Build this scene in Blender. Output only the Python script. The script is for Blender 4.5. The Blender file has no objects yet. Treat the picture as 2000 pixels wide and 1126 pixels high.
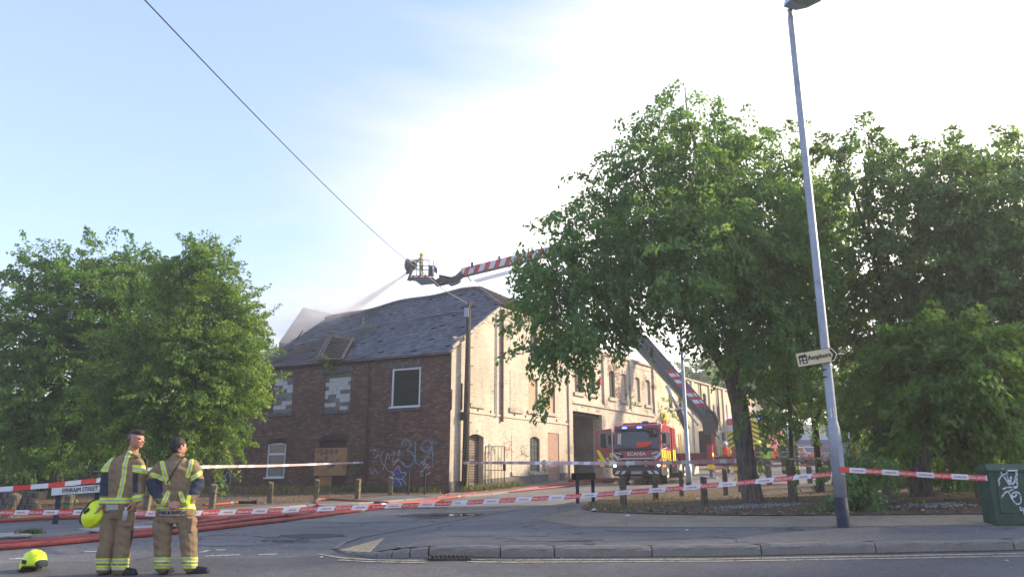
import bpy, bmesh, math, random
import numpy as np
from mathutils import Vector, Matrix, Euler
from mathutils.geometry import delaunay_2d_cdt
random.seed(7); np.random.seed(7)
R = math.radians
SC = bpy.context.scene
COL = SC.collection

# ------------------------------------------------------------------ camera
FPX, PITCH, CX, CY = 1500.0, R(14.65), 1000.0, 563.0
cam_d = bpy.data.cameras.new('camera'); cam = bpy.data.objects.new('camera', cam_d); COL.objects.link(cam)
cam_d.sensor_width = 36.0; cam_d.lens = 36.0 * FPX / 2000.0
cam_d.clip_start = 0.05; cam_d.clip_end = 3000
cam.location = (0, 0, 0); cam.rotation_euler = (R(90) + PITCH, 0, 0)
SC.camera = cam

# ------------------------------------------------------------------ sky, sun, exposure
SUN_AZ, SUN_EL = R(75), R(25)          # azimuth measured from +Y towards +X
world = bpy.data.worlds.new('World'); SC.world = world; world.use_nodes = True
nt = world.node_tree; nt.nodes.clear()
def wn(t): return nt.nodes.new(t)
wo = wn('ShaderNodeOutputWorld'); bg = wn('ShaderNodeBackground'); bg.inputs[1].default_value = 0.11
sky = wn('ShaderNodeTexSky'); sky.sky_type = 'NISHITA'; sky.sun_disc = False
sky.sun_elevation = SUN_EL; sky.sun_rotation = SUN_AZ; sky.air_density = 1.0; sky.dust_density = 1.2; sky.ozone_density = 1.6
SDIR = Vector((math.sin(SUN_AZ) * math.cos(SUN_EL), math.cos(SUN_AZ) * math.cos(SUN_EL), math.sin(SUN_EL)))
tc = wn('ShaderNodeTexCoord')
flat = wn('ShaderNodeVectorMath'); flat.operation = 'MULTIPLY'; flat.inputs[1].default_value = (1, 1, 1.6); nt.links.new(tc.outputs['Generated'], flat.inputs[0])
nrmz = wn('ShaderNodeVectorMath'); nrmz.operation = 'NORMALIZE'; nt.links.new(flat.outputs[0], nrmz.inputs[0])
dt = wn('ShaderNodeVectorMath'); dt.operation = 'DOT_PRODUCT'; dt.inputs[1].default_value = Vector((0.519, 0.831, 0.20)).normalized()
nt.links.new(nrmz.outputs[0], dt.inputs[0])
# thin cirrus / vapour sheet, thicker towards the sun
mp = wn('ShaderNodeMapping'); mp.inputs['Scale'].default_value = (1.0, 1.6, 4.2); mp.inputs['Rotation'].default_value = (0, R(18), R(-24))
nt.links.new(tc.outputs['Generated'], mp.inputs[0])
nz = wn('ShaderNodeTexNoise'); nz.inputs['Scale'].default_value = 1.3; nz.inputs['Detail'].default_value = 10; nz.inputs['Roughness'].default_value = .58
nz.inputs['Distortion'].default_value = .6
nt.links.new(mp.outputs[0], nz.inputs[0])
r1 = wn('ShaderNodeMapRange'); r1.interpolation_type = 'SMOOTHSTEP'
r1.inputs[1].default_value = .56; r1.inputs[2].default_value = .95
nt.links.new(dt.outputs['Value'], r1.inputs[0])
sep = wn('ShaderNodeSeparateXYZ'); nt.links.new(tc.outputs['Generated'], sep.inputs[0])
r2 = wn('ShaderNodeMapRange'); r2.inputs[1].default_value = .30; r2.inputs[2].default_value = .0; r2.inputs[3].default_value = 0; r2.inputs[4].default_value = .75
nt.links.new(sep.outputs['Z'], r2.inputs[0])
nr = wn('ShaderNodeMapRange'); nr.inputs[1].default_value = .35; nr.inputs[2].default_value = .75; nr.inputs[3].default_value = -.26; nr.inputs[4].default_value = .36
nt.links.new(nz.outputs[0], nr.inputs[0])
a1 = wn('ShaderNodeMath'); a1.operation = 'MAXIMUM'; nt.links.new(r1.outputs[0], a1.inputs[0]); nt.links.new(r2.outputs[0], a1.inputs[1])
a2 = wn('ShaderNodeMath'); a2.operation = 'ADD'; a2.use_clamp = True; nt.links.new(a1.outputs[0], a2.inputs[0]); nt.links.new(nr.outputs[0], a2.inputs[1])
# colour of the vapour: white near the sun, peachy low down away from it
cm = wn('ShaderNodeMix'); cm.data_type = 'RGBA'
cm.inputs[6].default_value = (2.75, 2.4, 2.15, 1); cm.inputs[7].default_value = (6.2, 5.8, 5.3, 1)
nt.links.new(r1.outputs[0], cm.inputs[0])
base = wn('ShaderNodeMix'); base.data_type = 'RGBA'; base.blend_type = 'ADD'; base.inputs[0].default_value = 1.0
base.inputs[7].default_value = (.62, .80, 1.22, 1)       # thin veil of high haze over the whole sky
tint = wn('ShaderNodeMix'); tint.data_type = 'RGBA'; tint.blend_type = 'MULTIPLY'; tint.inputs[0].default_value = 1.0; tint.inputs[7].default_value = (.74, .68, .73, 1)
nt.links.new(sky.outputs[0], tint.inputs[6]); nt.links.new(tint.outputs[2], base.inputs[6])
sm = wn('ShaderNodeMix'); sm.data_type = 'RGBA'
nt.links.new(a2.outputs[0], sm.inputs[0]); nt.links.new(base.outputs[2], sm.inputs[6]); nt.links.new(cm.outputs[2], sm.inputs[7])
nt.links.new(sm.outputs[2], bg.inputs[0]); nt.links.new(bg.outputs[0], wo.inputs[0])

sl = bpy.data.lights.new('sun', 'SUN'); sl.energy = 2.7; sl.angle = R(5); sl.color = (1.0, .82, .58)
so = bpy.data.objects.new('sun', sl); COL.objects.link(so); so.rotation_euler = (-SDIR).to_track_quat('-Z', 'Y').to_euler()
SC.view_settings.view_transform = 'Standard'; SC.view_settings.look = 'None'
SC.view_settings.exposure = 1.8; SC.view_settings.gamma = 1.0; SC.view_settings.use_curve_mapping = False
SC.render.engine = 'CYCLES'
SC.cycles.use_denoising = True
SC.cycles.max_bounces = 6; SC.cycles.diffuse_bounces = 3; SC.cycles.transparent_max_bounces = 12; SC.cycles.volume_bounces = 1
SC.cycles.volume_step_rate = 2.0

# ------------------------------------------------------------------ picture <-> place helpers
ct, st = math.cos(PITCH), math.sin(PITCH)
def ray(px, py):
    a = (px - CX) / FPX; b = (CY - py) / FPX
    return Vector((a, ct - b * st, st + b * ct))
def P(px, py, Y):
    d = ray(px, py); return d * (Y / d.y)
CTRL = [(240,1121,10.1,0),(345,1122,10.1,0),(1400,1086,10.8,0),(2000,1074,11.0,0),(840,1087,10.5,0),(1648,1026,12.2,.13),(1975,1025,12.0,.13),
 (100,1060,12.5,0),(10,1022,19,0),(128,1016,19.5,0),(413,996,23.5,0),(525,985,26.5,0),(617,981,28,0),(697,977,29,0),(762,969,31,0),(877,964,33.5,0),
 (600,961,36,0),(470,962,38,0),(1218,1000,19,0),(1280,986,24,0),(1332,977,28,0),(1378,1001,18.5,0),(1417,975,27.5,0),(1550,992,18.5,0),(1735,987,17,0),
 (1915,985,16,0),(1470,986,19.5,0),(1110,937,41.3,0),(1240,941,40,0),(1345,944,38,0),(1430,908,60,0),(1600,908,60,0),(1900,925,34,0),(700,1050,13.5,0),(1128,991,20.2,0),(200,965,34,0),(0,962,34,0)]
pts = [tuple(P(a, b, c) - Vector((0, 0, d))) for a, b, c, d in CTRL]
pts += [(-90,150,0),(90,150,5),(0,170,5),(-90,40,-1.5),(110,40,1),(-60,0,-2.5),(60,0,-1.6),(0,0,-1.75),(0,-30,-2.5),(-30,90,0),(40,95,3.6),(-15,5,-1.75),(15,5,-1.35),(30,20,-.2),(-30,20,-1.4)]
PTS = np.array(pts)
def _k(r): return r
def _phi(A, B):
    r = np.sqrt(((A[:, None, :] - B[None, :, :]) ** 2).sum(-1) + 2.0)
    return r
_n = len(PTS); _A = np.zeros((_n + 3, _n + 3)); _A[:_n, :_n] = _phi(PTS[:, :2], PTS[:, :2]) - np.eye(_n) * .25
_A[:_n, _n] = 1; _A[:_n, _n+1:] = PTS[:, :2]; _A[_n, :_n] = 1; _A[_n+1:, :_n] = PTS[:, :2].T
_w = np.linalg.solve(_A, np.concatenate([PTS[:, 2], np.zeros(3)]))
def GV(xy):
    xy = np.asarray(xy, float).reshape(-1, 2)
    return _phi(xy, PTS[:, :2]) @ _w[:_n] + _w[_n] + xy @ _w[_n+1:]
def G(x, y): return float(GV([[x, y]])[0])
def GP(px, py, off=0.0, ymax=160):
    d = ray(px, py); d = d / d.y
    Y = np.arange(3, ymax, .05); z = d.z * Y; g = GV(np.stack([d.x * Y, Y], 1)) + off
    k = np.nonzero(z <= g)[0]
    k = k[0] if len(k) else len(Y) - 1
    return Vector((d.x * Y[k], Y[k], g[k]))
def GY(px, Y, off=0.0):            # ground point seen in column px at distance Y
    x = (px - CX) / FPX * (Y * ct)
    for _ in range(4): x = (px - CX) / FPX * (Y * ct + (G(x, Y) + off) * st)
    return Vector((x, Y, G(x, Y) + off))

# ------------------------------------------------------------------ mesh helpers
class MB:
    def __init__(s): s.v = []; s.f = []; s.m = []; s.n = 0
    def add(s, v, f, m=0):
        v = np.asarray(v, float).reshape(-1, 3); s.v.append(v)
        for q in f: s.f.append([i + s.n for i in q]); s.m.append(m)
        s.n += len(v); return s
    def box(s, c, d, rot=None, m=0, taper=1.0):
        x, y, z = d[0]/2, d[1]/2, d[2]/2; t = taper
        v = np.array([(-x,-y,-z),(x,-y,-z),(x,y,-z),(-x,y,-z),(-x*t,-y*t,z),(x*t,-y*t,z),(x*t,y*t,z),(-x*t,y*t,z)])
        if rot is not None: v = v @ np.array(rot.to_3x3()).T
        return s.add(v + np.array(c), [(3,2,1,0),(4,5,6,7),(0,1,5,4),(1,2,6,5),(2,3,7,6),(3,0,4,7)], m)
    def bx(s, x0, x1, y0, y1, z0, z1, m=0): return s.box(((x0+x1)/2,(y0+y1)/2,(z0+z1)/2),(x1-x0,y1-y0,z1-z0),None,m)
    def bar(s, a, b, w, h=None, m=0, up=(0,0,1)):
        a = Vector(a); b = Vector(b); h = h or w; d = (b-a); L = d.length; d.normalize()
        u = Vector(up); sx = d.cross(u)
        if sx.length < 1e-4: sx = d.cross(Vector((1,0,0)))
        sx.normalize(); uz = sx.cross(d).normalized()
        rot = Matrix((sx, d, uz)).transposed()
        return s.box((a+b)/2, (w, L, h), rot, m)
    def tube(s, pts, rad, n=8, m=0, caps=True, squash=None):
        pts = [Vector(p) for p in pts]; k = len(pts)
        if not hasattr(rad, '__len__'): rad = [rad]*k
        t0 = (pts[1]-pts[0]).normalized(); ref = Vector((0,0,1)) if abs(t0.z) < .9 else Vector((1,0,0))
        nx = t0.cross(ref).normalized(); V = []
        for i in range(k):
            t = (pts[min(i+1,k-1)] - pts[max(i-1,0)]).normalized()
            nx = (nx - t*nx.dot(t)).normalized(); ny = t.cross(nx)
            for j in range(n):
                a = 2*math.pi*j/n; c, q = math.cos(a), math.sin(a)
                if squash: q *= squash
                V.append(pts[i] + (nx*c + ny*q)*rad[i])
        F = [(i*n+j, i*n+(j+1)%n, (i+1)*n+(j+1)%n, (i+1)*n+j) for i in range(k-1) for j in range(n)]
        if caps: F += [tuple(range(n))[::-1], tuple(range((k-1)*n, k*n))]
        return s.add([tuple(v) for v in V], F, m)
    def lathe(s, c, prof, n=16, m=0, rot=None):     # prof: (radius, z)
        V = []; c = np.array(c, float)
        for r, z in prof:
            for j in range(n):
                a = 2*math.pi*j/n; V.append((r*math.cos(a), r*math.sin(a), z))
        V = np.array(V)
        if rot is not None: V = V @ np.array(rot.to_3x3()).T
        k = len(prof)
        F = [(i*n+j, i*n+(j+1)%n, (i+1)*n+(j+1)%n, (i+1)*n+j) for i in range(k-1) for j in range(n)]
        F += [tuple(range(n))[::-1], tuple(range((k-1)*n, k*n))]
        return s.add(V + c, F, m)
    def ell(s, c, r, n=12, m=0, rot=None):
        k = n//2+1; V = []; 
        for i in range(k):
            t = math.pi*(i/(k-1)); t = min(max(t, .06), math.pi-.06)
            for j in range(n):
                a = 2*math.pi*j/n; V.append((r[0]*math.sin(t)*math.cos(a), r[1]*math.sin(t)*math.sin(a), -r[2]*math.cos(t)))
        V = np.array(V)
        if rot is not None: V = V @ np.array(rot.to_3x3()).T
        F = [(i*n+j, i*n+(j+1)%n, (i+1)*n+(j+1)%n, (i+1)*n+j) for i in range(k-1) for j in range(n)]
        F += [tuple(range(n))[::-1], tuple(range((k-1)*n, k*n))]
        return s.add(V + np.array(c, float), F, m)
    def prism(s, poly, a, b, m=0):      # poly: list of 3D points (front), offset vector
        p = [Vector(q) for q in poly]; o = Vector(b) - Vector(a); k = len(p)
        V = [tuple(q) for q in p] + [tuple(q+o) for q in p]
        F = [tuple(range(k))[::-1], tuple(range(k, 2*k))] + [(i, (i+1)%k, k+(i+1)%k, k+i) for i in range(k)]
        return s.add(V, F, m)
    def xf(s, M):
        M = np.array(M); s.v = [v @ M[:3,:3].T + M[:3,3] for v in s.v]; return s
    def build(s, name, mats, parent=None, world=True, smooth=False, bevel=0, **props):
        me = bpy.data.meshes.new(name)
        V = np.concatenate(s.v) if s.v else np.zeros((0,3))
        me.from_pydata(V.tolist(), [], s.f)
        if not isinstance(mats, (list, tuple)): mats = [mats]
        for mm in mats: me.materials.append(mm)
        if len(mats) > 1: me.polygons.foreach_set('material_index', s.m)
        if smooth: me.polygons.foreach_set('use_smooth', [True]*len(me.polygons))
        me.update()
        o = bpy.data.objects.new(name, me); COL.objects.link(o)
        adopt(o, parent, world)
        if bevel:
            b = o.modifiers.new('bevel', 'BEVEL'); b.width = bevel; b.segments = 2; b.limit_method = 'ANGLE'; b.angle_limit = R(40)
        for k, val in props.items(): o[k] = val
        return o
def mw(o):
    M = o.matrix_basis.copy()
    if o.parent is not None: M = mw(o.parent) @ o.matrix_parent_inverse @ M
    return M
def adopt(o, parent, world=True):
    if parent is not None:
        o.parent = parent
        if world: o.matrix_parent_inverse = mw(parent).inverted()
def fastmesh(name, V, Q, mats, parent=None, props=None, smooth=False, mi=None, world=True):
    """V (n,3) float array, Q (m,k) int array of equal sized faces"""
    V = np.ascontiguousarray(V, dtype=np.float32); Q = np.ascontiguousarray(Q, dtype=np.int32); m, k = Q.shape
    me = bpy.data.meshes.new(name); me.vertices.add(len(V)); me.vertices.foreach_set('co', V.ravel())
    me.loops.add(m*k); me.loops.foreach_set('vertex_index', Q.ravel())
    me.polygons.add(m); me.polygons.foreach_set('loop_start', np.arange(0, m*k, k, dtype=np.int32)); me.polygons.foreach_set('loop_total', np.full(m, k, dtype=np.int32))
    if not isinstance(mats, (list, tuple)): mats = [mats]
    for mm in mats: me.materials.append(mm)
    if mi is not None: me.polygons.foreach_set('material_index', np.asarray(mi, dtype=np.int32))
    me.polygons.foreach_set('use_smooth', np.full(m, bool(smooth)))
    me.update(calc_edges=True); me.validate()
    o = bpy.data.objects.new(name, me); COL.objects.link(o); adopt(o, parent, world)
    for a, b in (props or {}).items(): o[a] = b
    return o
BOXF = np.array([(3,2,1,0),(4,5,6,7),(0,1,5,4),(1,2,6,5),(2,3,7,6),(3,0,4,7)])
def boxes_mesh(name, C, D, mats, parent=None, rots=None, props=None, skip_back=False, M=None, mi=None):
    """many boxes: centres C (n,3), sizes D (n,3), optional rotation matrices (n,3,3)"""
    C = np.asarray(C, float); D = np.asarray(D, float); n = len(C)
    sg = np.array([(-1,-1,-1),(1,-1,-1),(1,1,-1),(-1,1,-1),(-1,-1,1),(1,-1,1),(1,1,1),(-1,1,1)]) * .5
    V = sg[None] * D[:, None, :]
    if rots is not None: V = np.einsum('nij,nkj->nki', rots, V)
    V = V + C[:, None, :]; V = V.reshape(-1, 3)
    if M is not None: M = np.array(M); V = V @ M[:3,:3].T + M[:3,3]
    F = BOXF if not skip_back else BOXF[[0,1,2,3,5]]
    Q = (F[None] + (np.arange(n)*8)[:, None, None]).reshape(-1, 4)
    if mi is not None: mi = np.repeat(mi, len(F))
    return fastmesh(name, V, Q, mats, parent, props, mi=mi)
def thing(name, label, cat, loc=(0,0,0), rz=0, group=None):
    o = bpy.data.objects.new(name, None); COL.objects.link(o); o.location = loc; o.rotation_euler = (0,0,rz); o.empty_display_size = .2
    o['label'] = label; o['category'] = cat
    if group: o['group'] = group
    return o
def tag(o, label, cat, group=None):
    o['label'] = label; o['category'] = cat
    if group: o['group'] = group
    return o
def dup(root, loc, rz=None, label=None, scale=None):
    r = root.copy(); COL.objects.link(r); r.location = loc
    if rz is not None: r.rotation_euler = (0,0,rz)
    if label: r['label'] = label
    if scale: r.scale = scale
    for ch in list(root.children):
        c = ch.copy(); COL.objects.link(c); c.parent = r
        for g in list(ch.children):
            d = g.copy(); COL.objects.link(d); d.parent = c
    return r
def text(name, body, size, mat, parent, M, extr=.002, bold=0.0, align='CENTER', sx=1.0):
    cu = bpy.data.curves.new(name, 'FONT'); cu.body = body; cu.size = size; cu.extrude = extr; cu.offset = bold
    cu.align_x = align; cu.align_y = 'CENTER'; cu.resolution_u = 3; cu.materials.append(mat)
    tmp = bpy.data.objects.new(name, cu); me = bpy.data.meshes.new_from_object(tmp); bpy.data.objects.remove(tmp); bpy.data.curves.remove(cu); me.name = name
    if not len(me.materials): me.materials.append(mat)
    o = bpy.data.objects.new(name, me); COL.objects.link(o); adopt(o, parent, True)
    o.matrix_basis = M @ Matrix.Diagonal((sx,1,1,1)); return o

# ------------------------------------------------------------------ materials
def srgb(r, g, b):
    f = lambda c: (c/255/12.92) if c/255 <= .04045 else ((c/255+.055)/1.055)**2.4
    return (f(r), f(g), f(b))
class NT:
    def __init__(s, name):
        s.mat = bpy.data.materials.new(name); s.mat.use_nodes = True; s.t = s.mat.node_tree; s.t.nodes.clear()
        s.out = s.n('ShaderNodeOutputMaterial'); s.b = s.n('ShaderNodeBsdfPrincipled'); s.l(s.b.outputs[0], s.out.inputs[0])
    def n(s, t, **k):
        x = s.t.nodes.new(t)
        for a, b in k.items(): setattr(x, a, b)
        return x
    def l(s, a, b): s.t.links.new(a, b)
    def noise(s, scale, detail=4, rough=.55, vec=None, dist=0):
        x = s.n('ShaderNodeTexNoise'); x.inputs['Scale'].default_value = scale; x.inputs['Detail'].default_value = detail
        x.inputs['Roughness'].default_value = rough; x.inputs['Distortion'].default_value = dist
        s.l(vec if vec is not None else s.pos(), x.inputs['Vector']); return x.outputs['Fac']
    def pos(s):
        if not hasattr(s, '_p'): s._p = s.n('ShaderNodeNewGeometry')
        return s._p.outputs['Position']
    def island(s):
        s.pos(); return s._p.outputs['Random Per Island']
    def scaled(s, sc):
        m = s.n('ShaderNodeMapping'); m.inputs['Scale'].default_value = sc; s.l(s.pos(), m.inputs[0]); return m.outputs[0]
    def ramp(s, fac, stops, interp='LINEAR'):
        r = s.n('ShaderNodeValToRGB'); r.color_ramp.interpolation = interp; e = r.color_ramp.elements
        while len(e) < len(stops): e.new(.5)
        for i, (p, c) in enumerate(stops):
            e[i].position = p; e[i].color = (c[0], c[1], c[2], 1) if hasattr(c, '__len__') else (c, c, c, 1)
        s.l(fac, r.inputs[0]); return r.outputs[0]
    def mix(s, fac, a, b, mode='MIX'):
        m = s.n('ShaderNodeMix', data_type='RGBA', blend_type=mode)
        for i, x in ((0, fac), (6, a), (7, b)):
            if hasattr(x, 'is_linked') or isinstance(x, bpy.types.NodeSocket): s.l(x, m.inputs[i])
            else: m.inputs[i].default_value = x if i == 0 else (x[0], x[1], x[2], 1)
        return m.outputs[2]
    def math(s, op, a, b=0.0, clamp=False):
        m = s.n('ShaderNodeMath', operation=op, use_clamp=clamp)
        for i, x in ((0, a), (1, b)):
            if isinstance(x, bpy.types.NodeSocket): s.l(x, m.inputs[i])
            else: m.inputs[i].default_value = x
        return m.outputs[0]
    def bump(s, h, strength=.3, dist=.02):
        b = s.n('ShaderNodeBump'); b.inputs['Strength'].default_value = strength; b.inputs['Distance'].default_value = dist
        s.l(h, b.inputs['Height']); s.l(b.outputs[0], s.b.inputs['Normal']); return b
    def set(s, col=None, rough=.8, metal=0, spec=.3):
        if col is not None:
            if isinstance(col, bpy.types.NodeSocket): s.l(col, s.b.inputs['Base Color'])
            else: s.b.inputs['Base Color'].default_value = (*col[:3], 1)
        if isinstance(rough, bpy.types.NodeSocket): s.l(rough, s.b.inputs['Roughness'])
        else: s.b.inputs['Roughness'].default_value = rough
        s.b.inputs['Metallic'].default_value = metal; s.b.inputs['Specular IOR Level'].default_value = spec
        return s.mat
def pm(name, c, var=.25, scale=6, rough=.75, metal=0, bump=.15, spec=.3, c2=None, dirt=None, dscale=2.5):
    """paint-like procedural material: base colour, a second tone through noise, wear, fine relief"""
    k = NT(name); c = tuple(c); c2 = c2 or tuple(x*(1-var) for x in c)
    f = k.noise(scale, 5, .6); col = k.mix(k.ramp(f, [(.3, 0), (.7, 1)]), c, c2)
    if dirt:
        g = k.noise(dscale, 6, .65); col = k.mix(k.ramp(g, [(.52, 0), (.68, 1)]), col, dirt)
    rr = k.n('ShaderNodeMapRange'); rr.inputs[3].default_value = max(.02, rough-.1); rr.inputs[4].default_value = min(1, rough+.12); k.l(f, rr.inputs[0])
    if bump: k.bump(k.noise(scale*8, 3), bump, .006)
    return k.set(col, rr.outputs[0], metal, spec)
def glow(name, c, strength):
    k = NT(name); k.b.inputs['Emission Color'].default_value = (*c, 1); k.b.inputs['Emission Strength'].default_value = strength
    return k.set((.02,.02,.02), .3)
# ------------------------------------------------------------------ ground
def asphalt(name, a, b, stone=.5, patch=True):
    k = NT(name)
    big = k.noise(.35, 5, .6); fine = k.noise(70, 2, .7); mid = k.noise(2.2, 6, .7)
    v = k.n('ShaderNodeTexVoronoi'); v.inputs['Scale'].default_value = 60; k.l(k.pos(), v.inputs['Vector'])
    c = k.mix(k.ramp(mid, [(.3, 0), (.72, 1)]), a, b)
    c = k.mix(k.ramp(big, [(.40, 0), (.62, .55)]), c, tuple(x*.62 for x in a))
    c = k.mix(k.ramp(v.outputs['Color'], [(.55, 0), (.95, stone)]), c, (.26,.25,.24))
    c = k.mix(k.ramp(fine, [(.30, .6), (.48, 0)]), c, (.018,.018,.02))
    sp = k.noise(11, 5, .75); c = k.mix(k.ramp(sp, [(.28,.40),(.44,0)]), c, tuple(x*.45 for x in a)); c = k.mix(k.ramp(sp, [(.55,0),(.72,.5)]), c, tuple(min(.4, x*1.7) for x in b))
    st_ = k.noise(.8, 5, .7, vec=k.scaled((.35,1.6,1))); c = k.mix(k.ramp(st_, [(.52,0),(.66,.3)]), c, tuple(x*.55 for x in a))
    # hairline cracks
    cr = k.n('ShaderNodeTexVoronoi', feature='DISTANCE_TO_EDGE'); cr.inputs['Scale'].default_value = .55
    ds = k.n('ShaderNodeVectorMath', operation='ADD'); nn = k.n('ShaderNodeTexNoise'); nn.inputs['Scale'].default_value = 1.7; nn.inputs['Detail'].default_value = 5
    k.l(k.pos(), nn.inputs['Vector']); k.l(k.pos(), ds.inputs[0]); k.l(nn.outputs['Color'], ds.inputs[1]); k.l(ds.outputs[0], cr.inputs['Vector'])
    line = k.ramp(cr.outputs['Distance'], [(.0, 1), (.022, 0)]); gate = k.ramp(k.noise(.5, 2), [(.45, 0), (.51, 1)])
    if patch: c = k.mix(k.math('MULTIPLY', line, k.math('MULTIPLY', gate, .85)), c, (.012,.012,.012))
    k.bump(k.math('ADD', fine, k.math('MULTIPLY', v.outputs['Distance'], -.6)), .55, .012)
    return k.set(c, .82, 0, .35)
M_ROAD = asphalt('asphalt_main', (.098,.096,.094), (.145,.141,.137), .35, False)
M_STREET = asphalt('asphalt_street', (.122,.117,.111), (.20,.192,.180), .75)
M_PAVE = asphalt('asphalt_pavement', (.122,.12,.117), (.175,.171,.166), .45)
def earthy(name, a, b, c3, sc=3, leaves=False):
    k = NT(name); f = k.noise(sc, 7, .7); g = k.noise(sc*9, 5, .7); h = k.noise(.5, 4, .6)
    c = k.mix(k.ramp(f, [(.3,0),(.7,1)]), a, b); c = k.mix(k.ramp(g, [(.48,0),(.66,.9)]), c, c3)
    c = k.mix(k.ramp(h, [(.42,0),(.66,.5)]), c, tuple(x*.6 for x in a))
    k.bump(k.math('ADD', f, g), .7, .03); return k.set(c, .95, 0, .1)
M_EARTH = earthy('earth', (.10,.085,.065), (.15,.125,.095), (.07,.058,.045))
M_LITTER = earthy('leaf_litter_soil', (.12,.09,.062), (.21,.16,.105), (.055,.04,.028), 5)
M_SAND = earthy('sandy_path_soil', (.27,.225,.17), (.34,.29,.225), (.20,.165,.125), 1.6)
M_KERB = None
k = NT('granite_kerb'); f = k.noise(6, 6, .7); g = k.noise(45, 3, .7)
c = k.mix(f, (.15,.135,.12), (.25,.235,.21)); c = k.mix(k.ramp(g, [(.4,.5),(.55,0)]), c, (.09,.085,.08)); c = k.mix(k.ramp(k.noise(1.1,5,.7), [(.5,0),(.66,.7)]), c, (.13,.125,.11))
c = k.mix(k.math('MULTIPLY', k.island(), .45), c, (.30,.27,.23)); k.bump(k.math('ADD', f, g), .6, .012); M_KERB = k.set(c, .85, 0, .25)
M_YEL = NT('yellow_line_paint'); c = M_YEL.mix(M_YEL.ramp(M_YEL.noise(14, 6, .75), [(.50,0),(.60,1)]), (.42,.37,.25), (.13,.125,.12)); M_YEL = M_YEL.set(c, .8)
M_WHITE_LINE = NT('worn_white_paint'); c = M_WHITE_LINE.mix(M_WHITE_LINE.ramp(M_WHITE_LINE.noise(9, 6, .75), [(.50,0),(.56,1)]), (.52,.52,.5), (.10,.10,.10)); M_WHITE_LINE = M_WHITE_LINE.set(c, .8)

def pip(x, y, px_, py_):
    c = ((py_ > y) != (np.roll(py_, 1) > y)) & (x < (np.roll(px_, 1)-px_)*(y-py_)/np.where(np.roll(py_, 1)-py_ == 0, 1e-9, np.roll(py_, 1)-py_)+px_)
    return bool(c.sum() % 2)
def drape(name, poly, off, step, mat, **props):
    """flat polygon in plan laid on the ground surface"""
    poly = [Vector((p[0], p[1])) for p in poly]
    # densify the outline
    out = []
    for i in range(len(poly)):
        a, b = poly[i], poly[(i+1) % len(poly)]; n = max(1, int((b-a).length/step))
        for j in range(n): out.append(a.lerp(b, j/n))
    xs = [p.x for p in out]; ys = [p.y for p in out]; ins = []
    px_ = np.array(xs); py_ = np.array(ys)
    gx = np.arange(min(xs)+step*.5, max(xs), step); gy = np.arange(min(ys)+step*.5, max(ys), step)
    X, Y = np.meshgrid(gx, gy); X = X.ravel(); Y = Y.ravel(); inside = np.zeros(len(X), bool)
    j = len(px_)-1
    for i in range(len(px_)):
        c = ((py_[i] > Y) != (py_[j] > Y)) & (X < (px_[j]-px_[i])*(Y-py_[i])/((py_[j]-py_[i]) or 1e-9)+px_[i]); inside ^= c; j = i
    ins = [Vector((x, y)) for x, y in zip(X[inside], Y[inside])]
    N_ = len(out); r = delaunay_2d_cdt(out+ins, [(i, (i+1) % N_) for i in range(N_)], [], 0, 1e-5)
    V = np.array([(p.x, p.y) for p in r[0]]); z = GV(V) + (off(V) if callable(off) else off)
    Q = []
    for f in r[2]:
        a, b, c = f[:3]; mx, my = (V[a]+V[b]+V[c])/3
        if not pip(mx, my, px_, py_): continue
        q = V[b]-V[a]; w = V[c]-V[a]
        Q.append((a,b,c) if q[0]*w[1]-q[1]*w[0] > 0 else (a,c,b))
    return fastmesh(name, np.column_stack([V, z]), np.array(Q), mat, None, props, smooth=True)
def px2(lst, off=0.0): return [GP(a, b, off).to_2d() for a, b in lst]

# terrain sheet to the horizon
gx = np.concatenate([np.linspace(-900,-90,10), np.linspace(-80,80,81), np.linspace(90,900,10)]); gy = np.concatenate([np.linspace(-200,-10,6), np.linspace(-6,110,59), np.linspace(130,1500,12)])
X, Y = np.meshgrid(gx, gy); XY = np.column_stack([X.ravel(), Y.ravel()]); Z = GV(np.column_stack([np.clip(XY[:,0],-95,95), np.clip(XY[:,1],-30,120)])) - .09
nx, ny = len(gx), len(gy); Q = [(r*nx+c, r*nx+c+1, (r+1)*nx+c+1, (r+1)*nx+c) for r in range(ny-1) for c in range(nx-1)]
fastmesh('ground', np.column_stack([XY, Z]), np.array(Q), M_EARTH, None, dict(kind='structure'), smooth=True)

UPS = .14   # kerb upstand
kerb_r = [(655,1073),(672,1080),(715,1085),(770,1087),(837,1088),(1000,1088),(1274,1087),(1488,1084),(1712,1080),(1982,1074)]
kr = px2(kerb_r)
kr.append(kr[-1] + (kr[-1]-kr[-2]).normalized()*9)
flush = px2([(655,1073),(668,1062),(700,1051),(760,1040),(850,1024),(950,1006),(1050,990),(1128,976),(1190,966)])
joint = px2([(0,1100),(330,1092),(640,1084)])
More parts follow.
